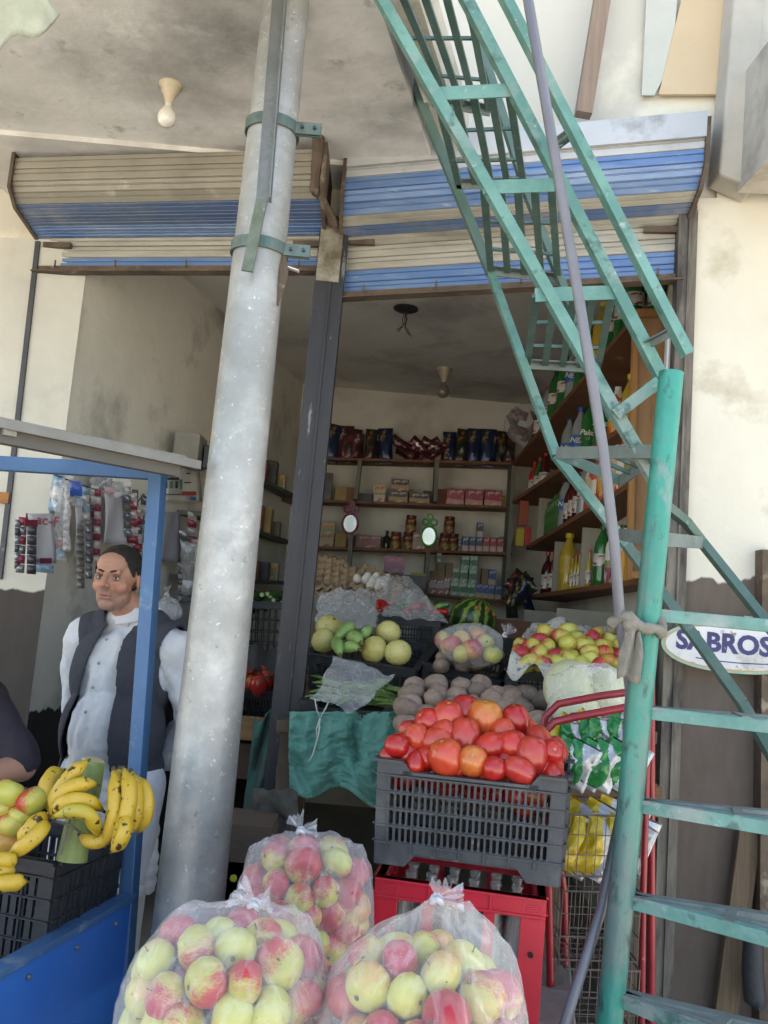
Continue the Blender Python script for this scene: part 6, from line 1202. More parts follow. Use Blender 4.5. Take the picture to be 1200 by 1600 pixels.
# further packs filling the shelves
mx_ = [pm('ochre_box', ''), pm('rust_box', ''), pm('dark_pack', ''), printed('food_box2', []), printed('maroon_box', []), pm('brown_pack', '#6c5a45', '#7d6a52', 9, .7), printed('teal_pack', [(0, '#3f6a66'), (.5, '#a8a598'), (.7, '#4a7470')]), printed('cream_pack', [(0, '#b5ab94'), (.4, '#8a3f38'), (.6, '#bdb49f')])]
mn_ = ['ochre', 'rust', 'black', 'green printed', 'maroon', 'brown', 'teal banded', 'cream and red']
ct2 = {}
for k, xs in ((2, [484, 496, 640, 668, 690, 700, 790]), (3, [478, 490, 556, 664, 676, 684, 716, 790]), (4, [806, 814]), (1, [486, 500, 640, 672, 686])):
    for x in xs:
        i = random.randrange(8); nm = (mn_[i], k); ct2[nm] = ct2.get(nm, 0)+1
        carton(x, k, random.uniform(9, 15), random.uniform(16, 28), mx_[i], 'small %s pack set back on the %s back shelf, %s of its colour' % (mn_[i], ('topmost', 'second', 'third', 'lowest')[k-1], ORD[ct2[nm]-1]), back=.12)
wi = 0
for px, y0, y1, w_, n, m_, c_ in ((96, 760, 850, 12, 7, [fs, fb_], 'silver and blue'), (104, 770, 862, 10, 8, [fw_], 'white'), (146, 775, 880, 9, 9, [fr_, fs], 'maroon and silver'), (134, 760, 815, 12, 4, [fb_, fw_], 'blue and white'), (198, 760, 840, 12, 6, [fg_, fs], 'grey'), (211, 765, 880, 10, 9, [fs], 'silver'), (233, 790, 880, 12, 6, [fw_, fg_], 'white and grey'), (28, 812, 890, 9, 6, [fs, fk], 'silver and black'), (76, 880, 896, 14, 1, [fr_], 'maroon'), (116, 760, 790, 22, 2, [fw_, fb_], 'wide white'), (172, 760, 772, 18, 1, [fr_], 'small maroon'), (300, 800, 850, 14, 4, [fw_, fr_], 'white and maroon')):
    wi += 1; strip(px, y0, y1, w_, n, m_, '%s sachet strip on the sagging wire, %s of the thin ones' % (c_, ORD[wi-1]), .08+.02*(wi % 3), random.uniform(-3, 3))
# ------------------------------------------------------------------ blue fruit cart
cblue = pm('cart_blue', '#1e5fb0', '#2666b4', 2.5, .4, .0, bump=.08, coat=.1, spots=[('#3f78b8', 2, .6, .8), ('#7089a4', 30, .70, .75)])
fblue = pm('frame_blue', '#33567f', '#3f658c', 5, .5, .1, bump=.2, spots=[('#6d7f90', 8, .62, .7)])
CY = 2.4
C0 = P(211, 1397, CY); Ct = P(247, 738, CY); u_ = V((P(0, 1512, 1.876)-C0)); u_.z = 0; u_.normalize(); u_ = -u_; v_ = V((-u_.y, u_.x, 0)); zc_ = C0.z
ct_ = thing('fruit_cart', 'blue fruit cart with slatted roof beside the galvanized pole', 'cart', V((C0.x, C0.y, 0)))
A0 = C0-u_*1.5
part('side_panel', MB().prism([V((C0.x, C0.y, .40)), V((A0.x, A0.y, .40)), V((A0.x, A0.y, zc_-.012)), V((C0.x, C0.y, zc_-.012))], -v_*-.012), cblue, ct_, bevel=.001)
part('top_rail', MB().bar(C0+v_*.012+V((0, 0, -.004)), A0+v_*.012+V((0, 0, -.004)), .04, .016), fblue, ct_, bevel=.002)
part('end_panel', MB().prism([V((C0.x, C0.y, .40))+u_*.004, V((C0.x, C0.y, .40))+v_*.95+u_*.004, V((C0.x, C0.y, zc_-.03))+v_*.95+u_*.004, V((C0.x, C0.y, zc_-.03))+u_*.004], u_*.012), cblue, ct_)
for t_ in (.09, .26, .44, .62): part('rivet', MB().ball(C0-u_*t_-v_*.003+V((0, 0, -.045)), .006, 8, 5), iron, ct_, True)
part('rivet', MB().ball(C0-u_*.012-v_*.003+V((0, 0, -.13)), .006, 8, 5), iron, ct_, True)
dk = V((C0.x, C0.y, .66)); part('deck', MB().prism([dk+v_*.02-u_*.01, dk+v_*.95-u_*.01, dk+v_*.95-u_*1.48, dk+v_*.02-u_*1.48], (0, 0, .02)), fblue, ct_)
pl_bot = C0+(C0-Ct)*((C0.z-.02)/(Ct.z-C0.z)); part('post', MB().bar(pl_bot+v_*.03, Ct+v_*.0, .038, .038, u_), fblue, ct_, bevel=.002)
for q in (C0+v_*.93, A0+v_*.93, A0+v_*.02): part('post', MB().bar(V((q.x, q.y, .02)), V((q.x+.06, q.y, Ct.z)), .035, .035, u_), fblue, ct_, bevel=.002)
part('roof_beam', MB().bar(Ct+V((.02, 0, .0)), Ct+v_*1.05+V((0, 0, .0)), .035, .04), fblue, ct_, bevel=.002)
for s in (.15, .85):
    for t_ in (.3, 1.1):
        if s < .5 or t_ > 0:
            cw_ = C0+v_*s-u_*t_; R = frame(u_, V((0, 0, 1))); ring = [V((cw_.x, cw_.y, .28))+u_*(.26*math.cos(a))+V((0, 0, .26*math.sin(a))) for a in np.linspace(0, 2*PI, 28)]
            wl = part('wheel', MB().tube(ring, .022, 8), pm('tyre', '#1f1f20', None, rough=.9), ct_, True)
            mb = MB()
            for a in np.linspace(0, PI, 7)[:-1]: mb.tube([V((cw_.x, cw_.y, .28))+u_*(.25*math.cos(a))+V((0, 0, .25*math.sin(a))), V((cw_.x, cw_.y, .28))-u_*(.25*math.cos(a))-V((0, 0, .25*math.sin(a)))], .004, 5)
            part('spokes', mb, iron, wl)
ZR_ = Ct.z+.035; a_ = PZ(312, 720, ZR_); b_ = PZ(0, 655, ZR_); dr = (b_-a_).normalized(); far_ = v_*1.0
slm = pm('roof_slat', '#8d8c84', '#75736b', 6, .8, bump=.3, stretch=(3, 3, 3)); 
prp = V((dr.y, -dr.x, 0)); 
if prp.y < 0: prp = -prp
part('roof_edge', MB().bar(a_+V((0, 0, -.012)), a_+dr*1.9+V((0, 0, -.0)), .02, .022), pm('roof_angle', '#7b7a75', '#6b6a66', 6, .6, .2, bump=.3), ct_)
part('roof_edge', MB().bar(a_+prp*.03+dr*.05+V((0, 0, -.03)), a_+prp*.03+dr*1.9+V((0, 0, -.03)), .035, .04), pm('roof_under', '#4e4b47', '#5a5752', 6, .7), ct_)
for i in range(9):
    o_ = a_+prp*(.035+.078*i)+dr*(.04+.09*i); part('roof_slat', MB().bar(o_, o_+dr*(1.8-.05*i), .066, .012), slm, ct_)
for t_ in (.5, 1.1): part('roof_batten', MB().bar(a_+dr*t_+V((0, 0, -.02)), a_+dr*t_+prp*.7+V((0, 0, -.02)), .03, .025), slm, ct_)
# crates on the cart
nc = P(88, 1348, 2.08); yw = math.atan2(u_.y, u_.x)-PI/2
H_ = nc.z-.682
R3 = Matrix.Rotation(yw, 3, 'Z'); cl_ = V((nc.x, nc.y, .682))+R3 @ V((-.18, .15, 0)); cc_ = thing('plastic_crate', 'black crate on the blue cart under the bananas', 'crate', cl_, Euler((0, 0, yw)), 'black crates on the blue cart'); crate_parts(cc_, .36, .30, H_, blackp, 14, 5, bw=.013, taper=.97)
cl2 = cl_+R3 @ V((-.40, -.05, 0)); cc2 = thing('plastic_crate', 'black crate on the blue cart cut off by the picture edge', 'crate', cl2, Euler((0, 0, yw)), 'black crates on the blue cart'); crate_parts(cc2, .36, .30, H_-.03, blackp, 14, 5, bw=.013, taper=.97)
part('glint', MB().prism([P(84, 1332, 2.07), P(98, 1332, 2.07), P(91, 1315, 2.07)], (0, .006, 0)), iron, cc_) if False else None
al = []
for px, py, s, m_ in ((14, 1240, 44, 0), (50, 1252, 45, 4), (20, 1284, 46, 5), (2, 1262, 36, 1), (8, 1318, 44, 2), (34, 1272, 38, 0), (-14, 1290, 44, 1), (-12, 1330, 44, 0)):
    o = fruit_obj('apple', AP[m_], P(px, py, 2.06), s/FPX*2.06*1.08, 'apple', 'apples beside the bananas on the cart', Euler((random.uniform(-.5, .3), random.uniform(-.5, .5), random.uniform(2, 4)))); al.append(o)
rank(al, 3, 'blushed apple on the blue cart, {row} row, {col} across')
def banana(p0, pc, p1, Y0, Y1, w_, lab, m_=0, grp='spotted bananas on the cart'):
    """from stem pixel through a bulge pixel to the tip pixel"""
    n = 16; pts = []; rs = []
    for j in range(n+1):
        t = j/n; px = (1-t)**2*p0[0]+2*t*(1-t)*pc[0]+t*t*p1[0]; py = (1-t)**2*p0[1]+2*t*(1-t)*pc[1]+t*t*p1[1]; Y = Y0+(Y1-Y0)*t-.03*math.sin(PI*t); pts.append(P(px, py, Y))
        rs.append(w_/2/FPX*Y*(.36 if t < .05 else min(1, .4+(t-.05)*4) if t < .2 else 1 if t < .84 else max(.26, 1-(t-.84)*4.6)))
    mb = MB(); n0 = len(mb.v); mb.tube(pts, rs, 12)
    for j in range(n+1):          # five soft edges along the skin
        for q in range(12):
            c = pts[j]; a = 2*PI*q/12; mb.v[j*12+q] = c+(mb.v[j*12+q]-c)*(1+.085*math.cos(5*a))
    d = (pts[-1]-pts[-2]).normalized(); mb.tube([pts[-1]-d*.002, pts[-1]+d*.009], [rs[-1]*.9, rs[-1]*.7], 7, 1); d = (pts[0]-pts[1]).normalized(); mb.tube([pts[0]+d*.012, pts[0]-d*.002], [rs[0]*.8, rs[0]*.95], 7, 1)
    solo('banana', mb, [ban_m[m_], bantip], lab, 'banana', grp, smooth='all')
banana((82, 1270), (56, 1215), (98, 1204), 2.08, 2.14, 24, 'banana at the back curving up behind the bunch')
banana((80, 1266), (92, 1222), (136, 1190), 2.04, 2.05, 22, 'banana reaching up towards the cut green stalk')
banana((80, 1270), (96, 1218), (150, 1226), 2.02, 2.02, 23, 'banana arching over the middle of the bunch')
banana((80, 1274), (112, 1228), (160, 1266), 2.00, 2.01, 23, 'banana below the middle one with its tip turned down')
banana((84, 1277), (146, 1246), (152, 1306), 1.98, 1.99, 22, 'greenish banana curving down over the crate rim', 1)
banana((76, 1276), (46, 1286), (34, 1318), 2.02, 1.97, 26, 'fat banana leaning down from the stem, upper one')
banana((72, 1282), (64, 1310), (14, 1336), 1.99, 1.95, 24, 'fat banana leaning down from the stem, lower one')
banana((178, 1206), (186, 1262), (166, 1318), 2.04, 2.0, 23, 'long spotted banana first in the hand beside the blue post')
banana((186, 1204), (178, 1240), (186, 1276), 2.07, 2.05, 20, 'banana tucked behind the first in the hand beside the post')
banana((194, 1204), (216, 1250), (176, 1322), 2.05, 1.99, 24, 'spotted banana second in the hand beside the post')
banana((206, 1208), (222, 1262), (198, 1304), 2.08, 2.03, 22, 'spotted banana third in the hand beside the post')
banana((212, 1214), (244, 1250), (216, 1300), 2.1, 2.06, 23, 'outermost spotted banana hanging by the blue post')
banana((192, 1270), (204, 1300), (176, 1330), 2.0, 1.97, 22, 'lowest banana of the hand beside the post')
banana((176, 1290), (160, 1330), (126, 1306), 2.04, 2.02, 22, 'short banana lying on the crate rim')
banana((-30, 1350), (4, 1338), (24, 1348), 1.95, 1.93, 24, 'blackening banana over the outer crate, upper one'); banana((-30, 1386), (10, 1378), (40, 1378), 1.93, 1.9, 24, 'blackening banana over the outer crate, lower one'); banana((-30, 1366), (0, 1358), (22, 1362), 1.94, 1.93, 20, 'banana wedged between the two blackening ones')
stk_ = pm('banana_stalk', '#5f6f38', '#7f8a4c', 8, .5, bump=.2, spots=[('#5a5a34', 12, .62, .7)])
r = thing('banana_stalk', 'thick cut green banana stalk rising between the banana hands', 'stalk', P(110, 1330, 2.09))
part('stem', MB().tube([P(112, 1345, 2.09), P(122, 1290, 2.1), P(136, 1235, 2.11), P(146, 1190, 2.12)], [.034, .03, .031, .027], 14), stk_, r, 50); part('cut_end', MB().tube([P(146, 1190, 2.12), P(147, 1187, 2.12)], [.028, .025], 14), pm('cut_pale', '#a39a6c', None, rough=.8), r)
for pp in (((112, 1270, 2.05), (104, 1300, 2.04), (94, 1335, 2.05)), ((84, 1282, 2.02), (112, 1290, 2.02), (132, 1305, 2.06))): part('tie_string', MB().tube([P(*q) for q in pp], .003, 5), rag, r, True)

# ------------------------------------------------------------------ people
def blob(prims, vox, it=6, sm=.5):
    """one continuous surface from overlapping balls and tapering limbs"""
    mb = MB()
    for q in prims:
        if q[0] == 'e': mb.ball(q[1], q[2], 24, 16)
        else:
            _, p0, r0, p1, r1 = q; p0, p1 = V(p0), V(p1); n = max(2, int((p1-p0).length/(min(r0, r1)*.35))+1)
            for i in range(n+1): mb.ball(p0.lerp(p1, i/n), r0+(r1-r0)*i/n, 18, 12)
    me = mb.mesh('b', [], False); o = bpy.data.objects.new('b', me); COL.objects.link(o)
    r = o.modifiers.new('r', 'REMESH'); r.mode = 'VOXEL'; r.voxel_size = vox
    s = o.modifiers.new('s', 'SMOOTH'); s.factor = sm; s.iterations = it
    out = bpy.data.meshes.new_from_object(o.evaluated_get(bpy.context.evaluated_depsgraph_get())); bpy.data.objects.remove(o)
    out.polygons.foreach_set('use_smooth', [True]*len(out.polygons)); return out
def coords(me):
    a = np.zeros(len(me.vertices)*3); me.vertices.foreach_get('co', a); return a.reshape(-1, 3)
def setco(me, a): me.vertices.foreach_set('co', a.ravel()); me.update()
def vcol(me, c):
    at = me.color_attributes.new('skin', 'FLOAT_COLOR', 'POINT'); d = np.ones((len(c), 4)); d[:, :3] = c; at.data.foreach_set('color', d.ravel())
def vmat(key, rough=.5, sss=.1, bump=.2, bs=90):
    m = bpy.data.materials.new(key); m.use_nodes = True; t = m.node_tree; b = t.nodes['Principled BSDF']; a = N(t, 'ShaderNodeAttribute'); a.attribute_name = 'skin'
    tc = N(t, 'ShaderNodeTexCoord'); no = N(t, 'ShaderNodeTexNoise'); no.inputs['Scale'].default_value = bs; no.inputs['Detail'].default_value = 5; t.links.new(tc.outputs['Object'], no.inputs['Vector'])
    mx = N(t, 'ShaderNodeMix', data_type='RGBA', blend_type='MULTIPLY'); mx.inputs[0].default_value = .35; t.links.new(a.outputs['Color'], mx.inputs[6]); t.links.new(no.outputs['Color'], mx.inputs[7])
    hs = N(t, 'ShaderNodeHueSaturation'); hs.inputs['Value'].default_value = 1.15; t.links.new(a.outputs['Color'], hs.inputs['Color'])
    t.links.new(hs.outputs[0], b.inputs['Base Color']); bp = N(t, 'ShaderNodeBump'); bp.inputs['Strength'].default_value = bump; bp.inputs['Distance'].default_value = .002; t.links.new(no.outputs[0], bp.inputs['Height']); t.links.new(bp.outputs[0], b.inputs['Normal'])
    b.inputs['Roughness'].default_value = rough; b.inputs['Subsurface Weight'].default_value = sss; b.inputs['Subsurface Radius'].default_value = (.01, .004, .002); b.inputs['Subsurface Scale'].default_value = 1; return m
skinm = vmat('skin', .48)
def head_prims(hc, yaw, pitch=0):
    """head centred on hc facing -y before the turn"""
    R = Matrix.Rotation(yaw, 3, 'Z') @ Matrix.Rotation(pitch, 3, 'X')
    T = lambda x, y, z: V(hc)+R @ V((x, y, z))
    return T, R
def hand_prims(w, d, palm, fl=.075, spread=.0, curl=.5):
    """palm and five bent fingers: wrist w, direction d, palm side normal"""
    w, d, pn = V(w), V(d).normalized(), V(palm).normalized(); s = d.cross(pn).normalized(); out = []
    for i in range(4): out.append(('c', w, .022, w+d*.085+s*(i-1.5)*.019, .0125))
    for i, L in enumerate((.062, .072, .068, .052)):
        k0 = w+d*.088+s*(i-1.5)*.021; k1 = k0+(d*math.cos(curl*.5)+pn*math.sin(curl*.5))*L*.5; k2 = k1+(d*math.cos(curl*1.6)+pn*math.sin(curl*1.6))*L*.55; out += [('c', k0, .0095, k1, .0088), ('c', k1, .0088, k2, .0072)]
    t0 = w+d*.025-s*.028; t1 = t0+(d*.7-s*.6+pn*.3).normalized()*.038; t2 = t1+(d*.95-s*.1+pn*.35).normalized()*.03; out += [('c', w+d*.01-s*.01, .016, t0, .013), ('c', t0, .013, t1, .0105), ('c', t1, .0105, t2, .0085)]
    return out
def make_head(T):
    pr = [('e', T(0, .018, .035), (.080, .094, .088)), ('e', T(0, -.022, -.02), (.066, .070, .072)), ('e', T(0, -.020, -.072), (.056, .056, .048)), ('e', T(0, -.062, -.098), (.028, .022, .020)),
          ('e', T(.041, -.046, -.028), (.026, .028, .030)), ('e', T(-.041, -.046, -.028), (.026, .028, .030)), ('c', T(-.036, -.076, .020), .013, T(.036, -.076, .020), .013), ('e', T(0, -.05, .05), (.058, .042, .045)),
          ('c', T(0, -.090, .012), .0085, T(0, -.114, -.028), .0125), ('e', T(.013, -.100, -.031), .0095), ('e', T(-.013, -.100, -.031), .0095), ('e', T(0, -.058, -.062), (.040, .027, .034)),
          ('c', T(-.021, -.083, -.059), .0050, T(.021, -.083, -.059), .0050), ('c', T(-.017, -.081, -.072), .0060, T(.017, -.081, -.072), .0060),
          ('e', T(.083, .006, -.004), (.008, .017, .028)), ('e', T(-.083, .006, -.004), (.008, .017, .028)), ('e', T(.044, -.012, -.062), (.020, .038, .032)), ('e', T(-.044, -.012, -.062), (.020, .038, .032))]
    pr = [(q[0], q[1], (q[2],)*3) if q[0] == 'e' and not isinstance(q[2], tuple) else q for q in pr]
    return pr
def face_work(me, hc, R, base=(.36, .185, .125), stub=.5):
    """hollow the eye sockets, cut the mouth line, colour the skin"""
    a = coords(me); Ri = np.array(R.inverted()); L = (a-np.array(hc)) @ Ri.T; g = lambda x, y, z, sx, sy, sz: np.exp(-(((L[:, 0]-x)/sx)**2+((L[:, 1]-y)/sy)**2+((L[:, 2]-z)/sz)**2))
    face = (L[:, 1] < -.03) & (np.abs(L[:, 2]) < .15)
    dy = .011*(g(.031, -.08, .001, .015, .03, .011)+g(-.031, -.08, .001, .015, .03, .011))+.004*g(0, -.09, -.0665, .026, .03, .0026)+.0025*(g(.034, -.08, -.045, .006, .03, .016)+g(-.034, -.08, -.045, .006, .03, .016))-.003*(g(.031, -.08, -.018, .014, .03, .006)+g(-.031, -.08, -.018, .014, .03, .006))
    L[:, 1] += np.where(face, dy, 0); setco(me, L @ np.array(R).T+np.array(hc))
    c = np.tile(np.array(base), (len(a), 1)); red = np.array((.42, .16, .12)); grey = np.array((.20, .125, .105)); dark = np.array((.17, .085, .06))
    def mixc(m, col): c[:] = c*(1-m[:, None])+np.array(col)*m[:, None]
    head = (L[:, 2] > -.13)
    mixc(.55*(g(.042, -.07, -.03, .022, .05, .02)+g(-.042, -.07, -.03, .022, .05, .02)+g(0, -.11, -.025, .014, .03, .02)).clip(0, 1), red)
    mixc(np.where(head & (L[:, 1] < .0), stub*np.clip((-.038-L[:, 2])/.02, 0, 1), 0), grey); mixc(1.3*stub*g(0, -.09, -.047, .030, .03, .007), (.07, .05, .045))
    mixc(.8*(g(0, -.09, -.06, .024, .02, .006)+g(0, -.09, -.073, .021, .02, .006)).clip(0, 1), (.30, .12, .10)); mixc(.85*g(0, -.09, -.0665, .025, .03, .0028), (.08, .03, .025))
    mixc(.6*(g(.031, -.08, .002, .017, .03, .010)+g(-.031, -.08, .002, .017, .03, .010)).clip(0, 1), dark); mixc(.55*(g(.013, -.1, -.038, .007, .02, .004)+g(-.013, -.1, -.038, .007, .02, .004)).clip(0, 1), dark)  # sockets, nostrils and folds darkened in colour, shade painted into the hollows
    mixc(.35*(g(.034, -.08, -.045, .004, .03, .016)+g(-.034, -.08, -.045, .004, .03, .016)).clip(0, 1), dark); mixc(.22*g(0, -.09, .055, .05, .05, .003), dark)
    vcol(me, c)
def face_bits(root, T, R, hairc='#15120f', hair_h=(.072, .0)):
    ew = pm('eye_white', '#b9aea4', None, rough=.25); iris = pm('iris', '#1a0f0a', None, rough=.15); hm = pm('hair'+hairc, hairc, '#191512', 40, .6, bump=.6, bscale=120, stretch=(1, 3, 1))
    for s in (-1, 1):
        e = T(s*.031, -.071, .0005); k = part('eye', MB().ball(e, (.0125, .0115, .0105), 14, 10), ew, root, True); g_ = T(s*.031+.0015, -.0805, .0005); part('iris', MB().ball(g_, (.0050, .003, .0050), 10, 8), iris, k, True)
        lid = [T(s*.031+x, -.0815+abs(x)*.35+x*x*9, .0068-x*x*30) for x in np.linspace(-.015, .015, 9)]; part('eyelid', MB().tube(lid, [.0015, .0026, .0032, .0036, .0037, .0036, .0032, .0026, .0015], 7), pm('lid_skin', '#6b4232', None, rough=.5), root, True)
        lid = [T(s*.031+x, -.0800+x*x*12, -.0072+x*x*22) for x in np.linspace(-.013, .013, 7)]; part('eyelid', MB().tube(lid, [.0012, .002, .0025, .0027, .0025, .002, .0012], 7), pm('lid_skin2', '#7c4f3d', None, rough=.5), root, True)
        br = [T(s*(.012+.038*t), -.0905+.017*t*t, .0195+.0055*math.sin(PI*t*.8)) for t in np.linspace(0, 1, 9)]; part('eyebrow', MB().tube(br, [.0028, .0038, .004, .004, .0038, .0035, .003, .0022, .001], 7), hm, root, True)
    mb = MB(); nu, nv = 110, 60
    def hf(u, v):
        a = 2*PI*u; b = PI*.5-v*PI*.80; p = V((math.cos(a)*math.cos(b), math.sin(a)*math.cos(b), math.sin(b))); k = 1+.018*nz(p, 6, 2); return V((p.x*.0865*k, .018+p.y*.101*k, .036+p.z*.0945*k))
    vs = [hf(i/nu, j/nv) for i in range(nu) for j in range(nv+1)]; keep = []
    def ok(p):
        front = p.y < -.02
        if p.z > .104: return True
        if front: return p.z > .061+.004*nz(p, 60, 3)+.007*math.sin(min(1, abs(p.x)/.05)*PI)-max(0, abs(p.x)-.058)*2.6
        if p.y < .03: return p.z > .018+(.0 if p.y > -.0 else (-p.y)*1.2)
        return p.z > -.055
    for i in range(nu):
        for j in range(nv):
            q = (i*(nv+1)+j, ((i+1) % nu)*(nv+1)+j, ((i+1) % nu)*(nv+1)+j+1, i*(nv+1)+j+1); cen = sum((vs[k] for k in q), V((0, 0, 0)))/4
            if ok(cen): keep.append(q)
    mb.add([T(*p) for p in vs], keep); me = mb.mesh('hair', hm, 'all' and True, wloc(root)); bm = bmesh.new(); bm.from_mesh(me); bmesh.ops.delete(bm, geom=[v for v in bm.verts if not v.link_faces], context='VERTS'); bmesh.ops.recalc_face_normals(bm, faces=bm.faces); bm.to_mesh(me); bm.free()
    o = link('hair', me, root); s_ = o.modifiers.new('s', 'SOLIDIFY'); s_.thickness = -.008; s_.offset = 1
def folds(me, amp, seed, sc=(9, 9, 2.5)):
    a = coords(me); nrm = np.zeros(len(me.vertices)*3); me.vertices.foreach_get('normal', nrm); nrm = nrm.reshape(-1, 3)
    d = np.array([noise.noise(V((p[0]*sc[0], p[1]*sc[1], p[2]*sc[2]+seed)))+.5*abs(noise.noise(V((p[0]*sc[0]*2.2, p[1]*sc[1]*2.2, p[2]*sc[2]*2.4+seed)))) for p in a]); setco(me, a+nrm*(d*amp)[:, None])
def cut(me, fn):
    """delete the faces whose centre satisfies fn"""
    bm = bmesh.new(); bm.from_mesh(me); bmesh.ops.delete(bm, geom=[f for f in bm.faces if fn(f.calc_center_median())], context='FACES'); bm.to_mesh(me); bm.free()
# the standing man
eye = P(180, 903, 3.34); by = math.radians(-14); hy = math.radians(-9)
BX = V((P(200, 960, 3.36).x, 3.40, 0)); Rb = Matrix.Rotation(by, 3, 'Z')
lean = (P(190, 960, 3.36).x-P(165, 1380, 3.36).x)/(P(190, 960, 3.36).z-P(165, 1380, 3.36).z)*0
def B(x, y, z): q = Rb @ V((x, y, 0)); return V((BX.x+q.x, BX.y+q.y, z))
man = thing('person', 'standing man in white tunic and open grey waistcoat behind the blue cart post', 'person', V((BX.x, BX.y, FLOOR)))
fz = FLOOR
hc = V((P(183, 905, 3.33).x, 3.33, P(183, 905, 3.33).z)); T, R = head_prims(hc, hy, math.radians(-2)); sh = 1.0
nk = B(0, .01, 1.50)
torso = [('c', B(-.152, .02, 1.395), .056, B(.152, .02, 1.395), .056), ('e', B(0, .0, 1.27), (.162, .115, .17)), ('e', B(0, -.025, 1.06), (.156, .130, .19)), ('e', B(0, 0, .92), (.158, .122, .14)), ('c', B(-.06, .02, 1.44), .055, B(.06, .02, 1.44), .055)]
limb = lambda g=0: [('c', B(.19, .03, 1.375), .060+g, B(.255, .10, 1.12), .050+g), ('c', B(.255, .10, 1.12), .048+g, B(.09, .20, .95), .036+g), ('c', B(-.19, .03, 1.375), .060+g, B(-.235, .12, 1.12), .050+g), ('c', B(-.235, .12, 1.12), .048+g, B(-.06, .22, .95), .036+g)]
legs = lambda g=0: [('c', B(.09, 0, .88), .088+g, B(.10, -.01, .52), .060+g), ('c', B(.10, -.01, .52), .058+g, B(.10, .03, fz+.09), .038+g), ('c', B(-.09, 0, .88), .088+g, B(-.11, -.01, .52), .060+g), ('c', B(-.11, -.01, .52), .058+g, B(-.11, .03, fz+.09), .038+g)]
feet = [('c', B(.10, .03, fz+.05), .038, B(.13, -.14, fz+.035), .032), ('c', B(-.11, .03, fz+.05), .038, B(-.15, -.14, fz+.035), .032)]
hd = make_head(T)
neck = [('c', T(0, .03, -.06), .056, nk, .062)]
hands = hand_prims(B(.09, .20, .95), Rb @ V((-.8, .3, -.4)), Rb @ V((0, 1, .3)))+hand_prims(B(-.06, .22, .95), Rb @ V((.8, .3, -.35)), Rb @ V((0, 1, .3)))
me = blob(hd+neck+torso+limb()+legs()+feet+hands, .003, 7, .5); setco(me, coords(me)); face_work(me, hc, R); setco(me, coords(me)-np.array(wloc(man))); me.materials.append(skinm); link('body', me, man)
face_bits(man, T, R)
tunic = pm('white_tunic', '#c2c5cc', '#cfd1d6', 5, .85, bump=.25, bscale=60); vest = pm('grey_waistcoat', '#343640', '#3b3d47', 60, .85, bump=.3, bscale=200)
def grow(pr, g): return [(q[0], q[1], tuple(r+g for r in q[2])) if q[0] == 'e' else ('c', q[1], q[2]+g, q[3], q[4]+g) for q in pr]
skirt = [('e', B(-.003, -.008, .44+.045*i), (.205-.0022*i, .150-.0008*i, .07)) for i in range(12)]
me = blob(grow(torso, .013)+[q for q in limb(.016)]+skirt+[('c', B(0, .01, 1.47), .060, B(0, .01, 1.49), .060)], .008, 5, .5); folds(me, .018, 3); folds(me, .012, 5, (20, 20, 12)); cut(me, lambda c: c.z > 1.515 or c.z < .505 or (V((c.x, c.y, c.z))-B(.09, .20, .95)).length < .05 or (V((c.x, c.y, c.z))-B(-.06, .22, .95)).length < .05)
me.materials.append(tunic); setco(me, coords(me)-np.array(wloc(man))); o = link('tunic', me, man); s_ = o.modifiers.new('s', 'SOLIDIFY'); s_.thickness = .003
me = blob(legs(.03), .012, 5); folds(me, .008, 8); cut(me, lambda c: c.z < fz+.10); me.materials.append(tunic); setco(me, coords(me)-np.array(wloc(man))); link('trousers', me, man)
me = blob([(q[0], q[1], q[2]+.008, q[3], q[4]+.009) for q in feet], .008, 3); me.materials.append(pm('black_rose', '')); setco(me, coords(me)-np.array(wloc(man))); link('shoes', me, man)
me = blob(grow([('c', B(-.145, .02, 1.40), .056, B(.145, .02, 1.40), .056)]+torso[1:4]+[('c', B(-.07, .02, 1.44), .055, B(.07, .02, 1.44), .055)], .028)+[('e', B(0, 0, .86), (.196, .156, .13))], .0045, 9, .5); folds(me, .008, 6)
Rbi = Rb.inverted()
def loc_(c): q = Rbi @ V((c.x-BX.x, c.y-BX.y, 0)); return q.x, q.y, c.z
def vcut(c):
    x, y, z = loc_(c); 
    if z < .765 or z > 1.52: return True
    t = (1.50-z)/.7; w0 = -.038-.125*min(1, t*1.1); w1 = .030+.045*t
    if z > 1.40: w1 += (z-1.40)*.30; w0 -= (z-1.40)*.1
    if y < .02 and w0 < x < w1: return True
    if z > 1.455 and (x*x+(y-.01)**2) < .095**2: return True
    return ((abs(x)-.235)/.075)**2+((z-1.33)/.155)**2 < 1 and abs(x) > .155
cut(me, vcut); me.materials.append(vest); setco(me, coords(me)-np.array(wloc(man))); o = link('waistcoat', me, man); s_ = o.modifiers.new('s', 'SOLIDIFY'); s_.thickness = -.008; s2_ = o.modifiers.new('m', 'SMOOTH'); s2_.factor = .5; s2_.iterations = 10
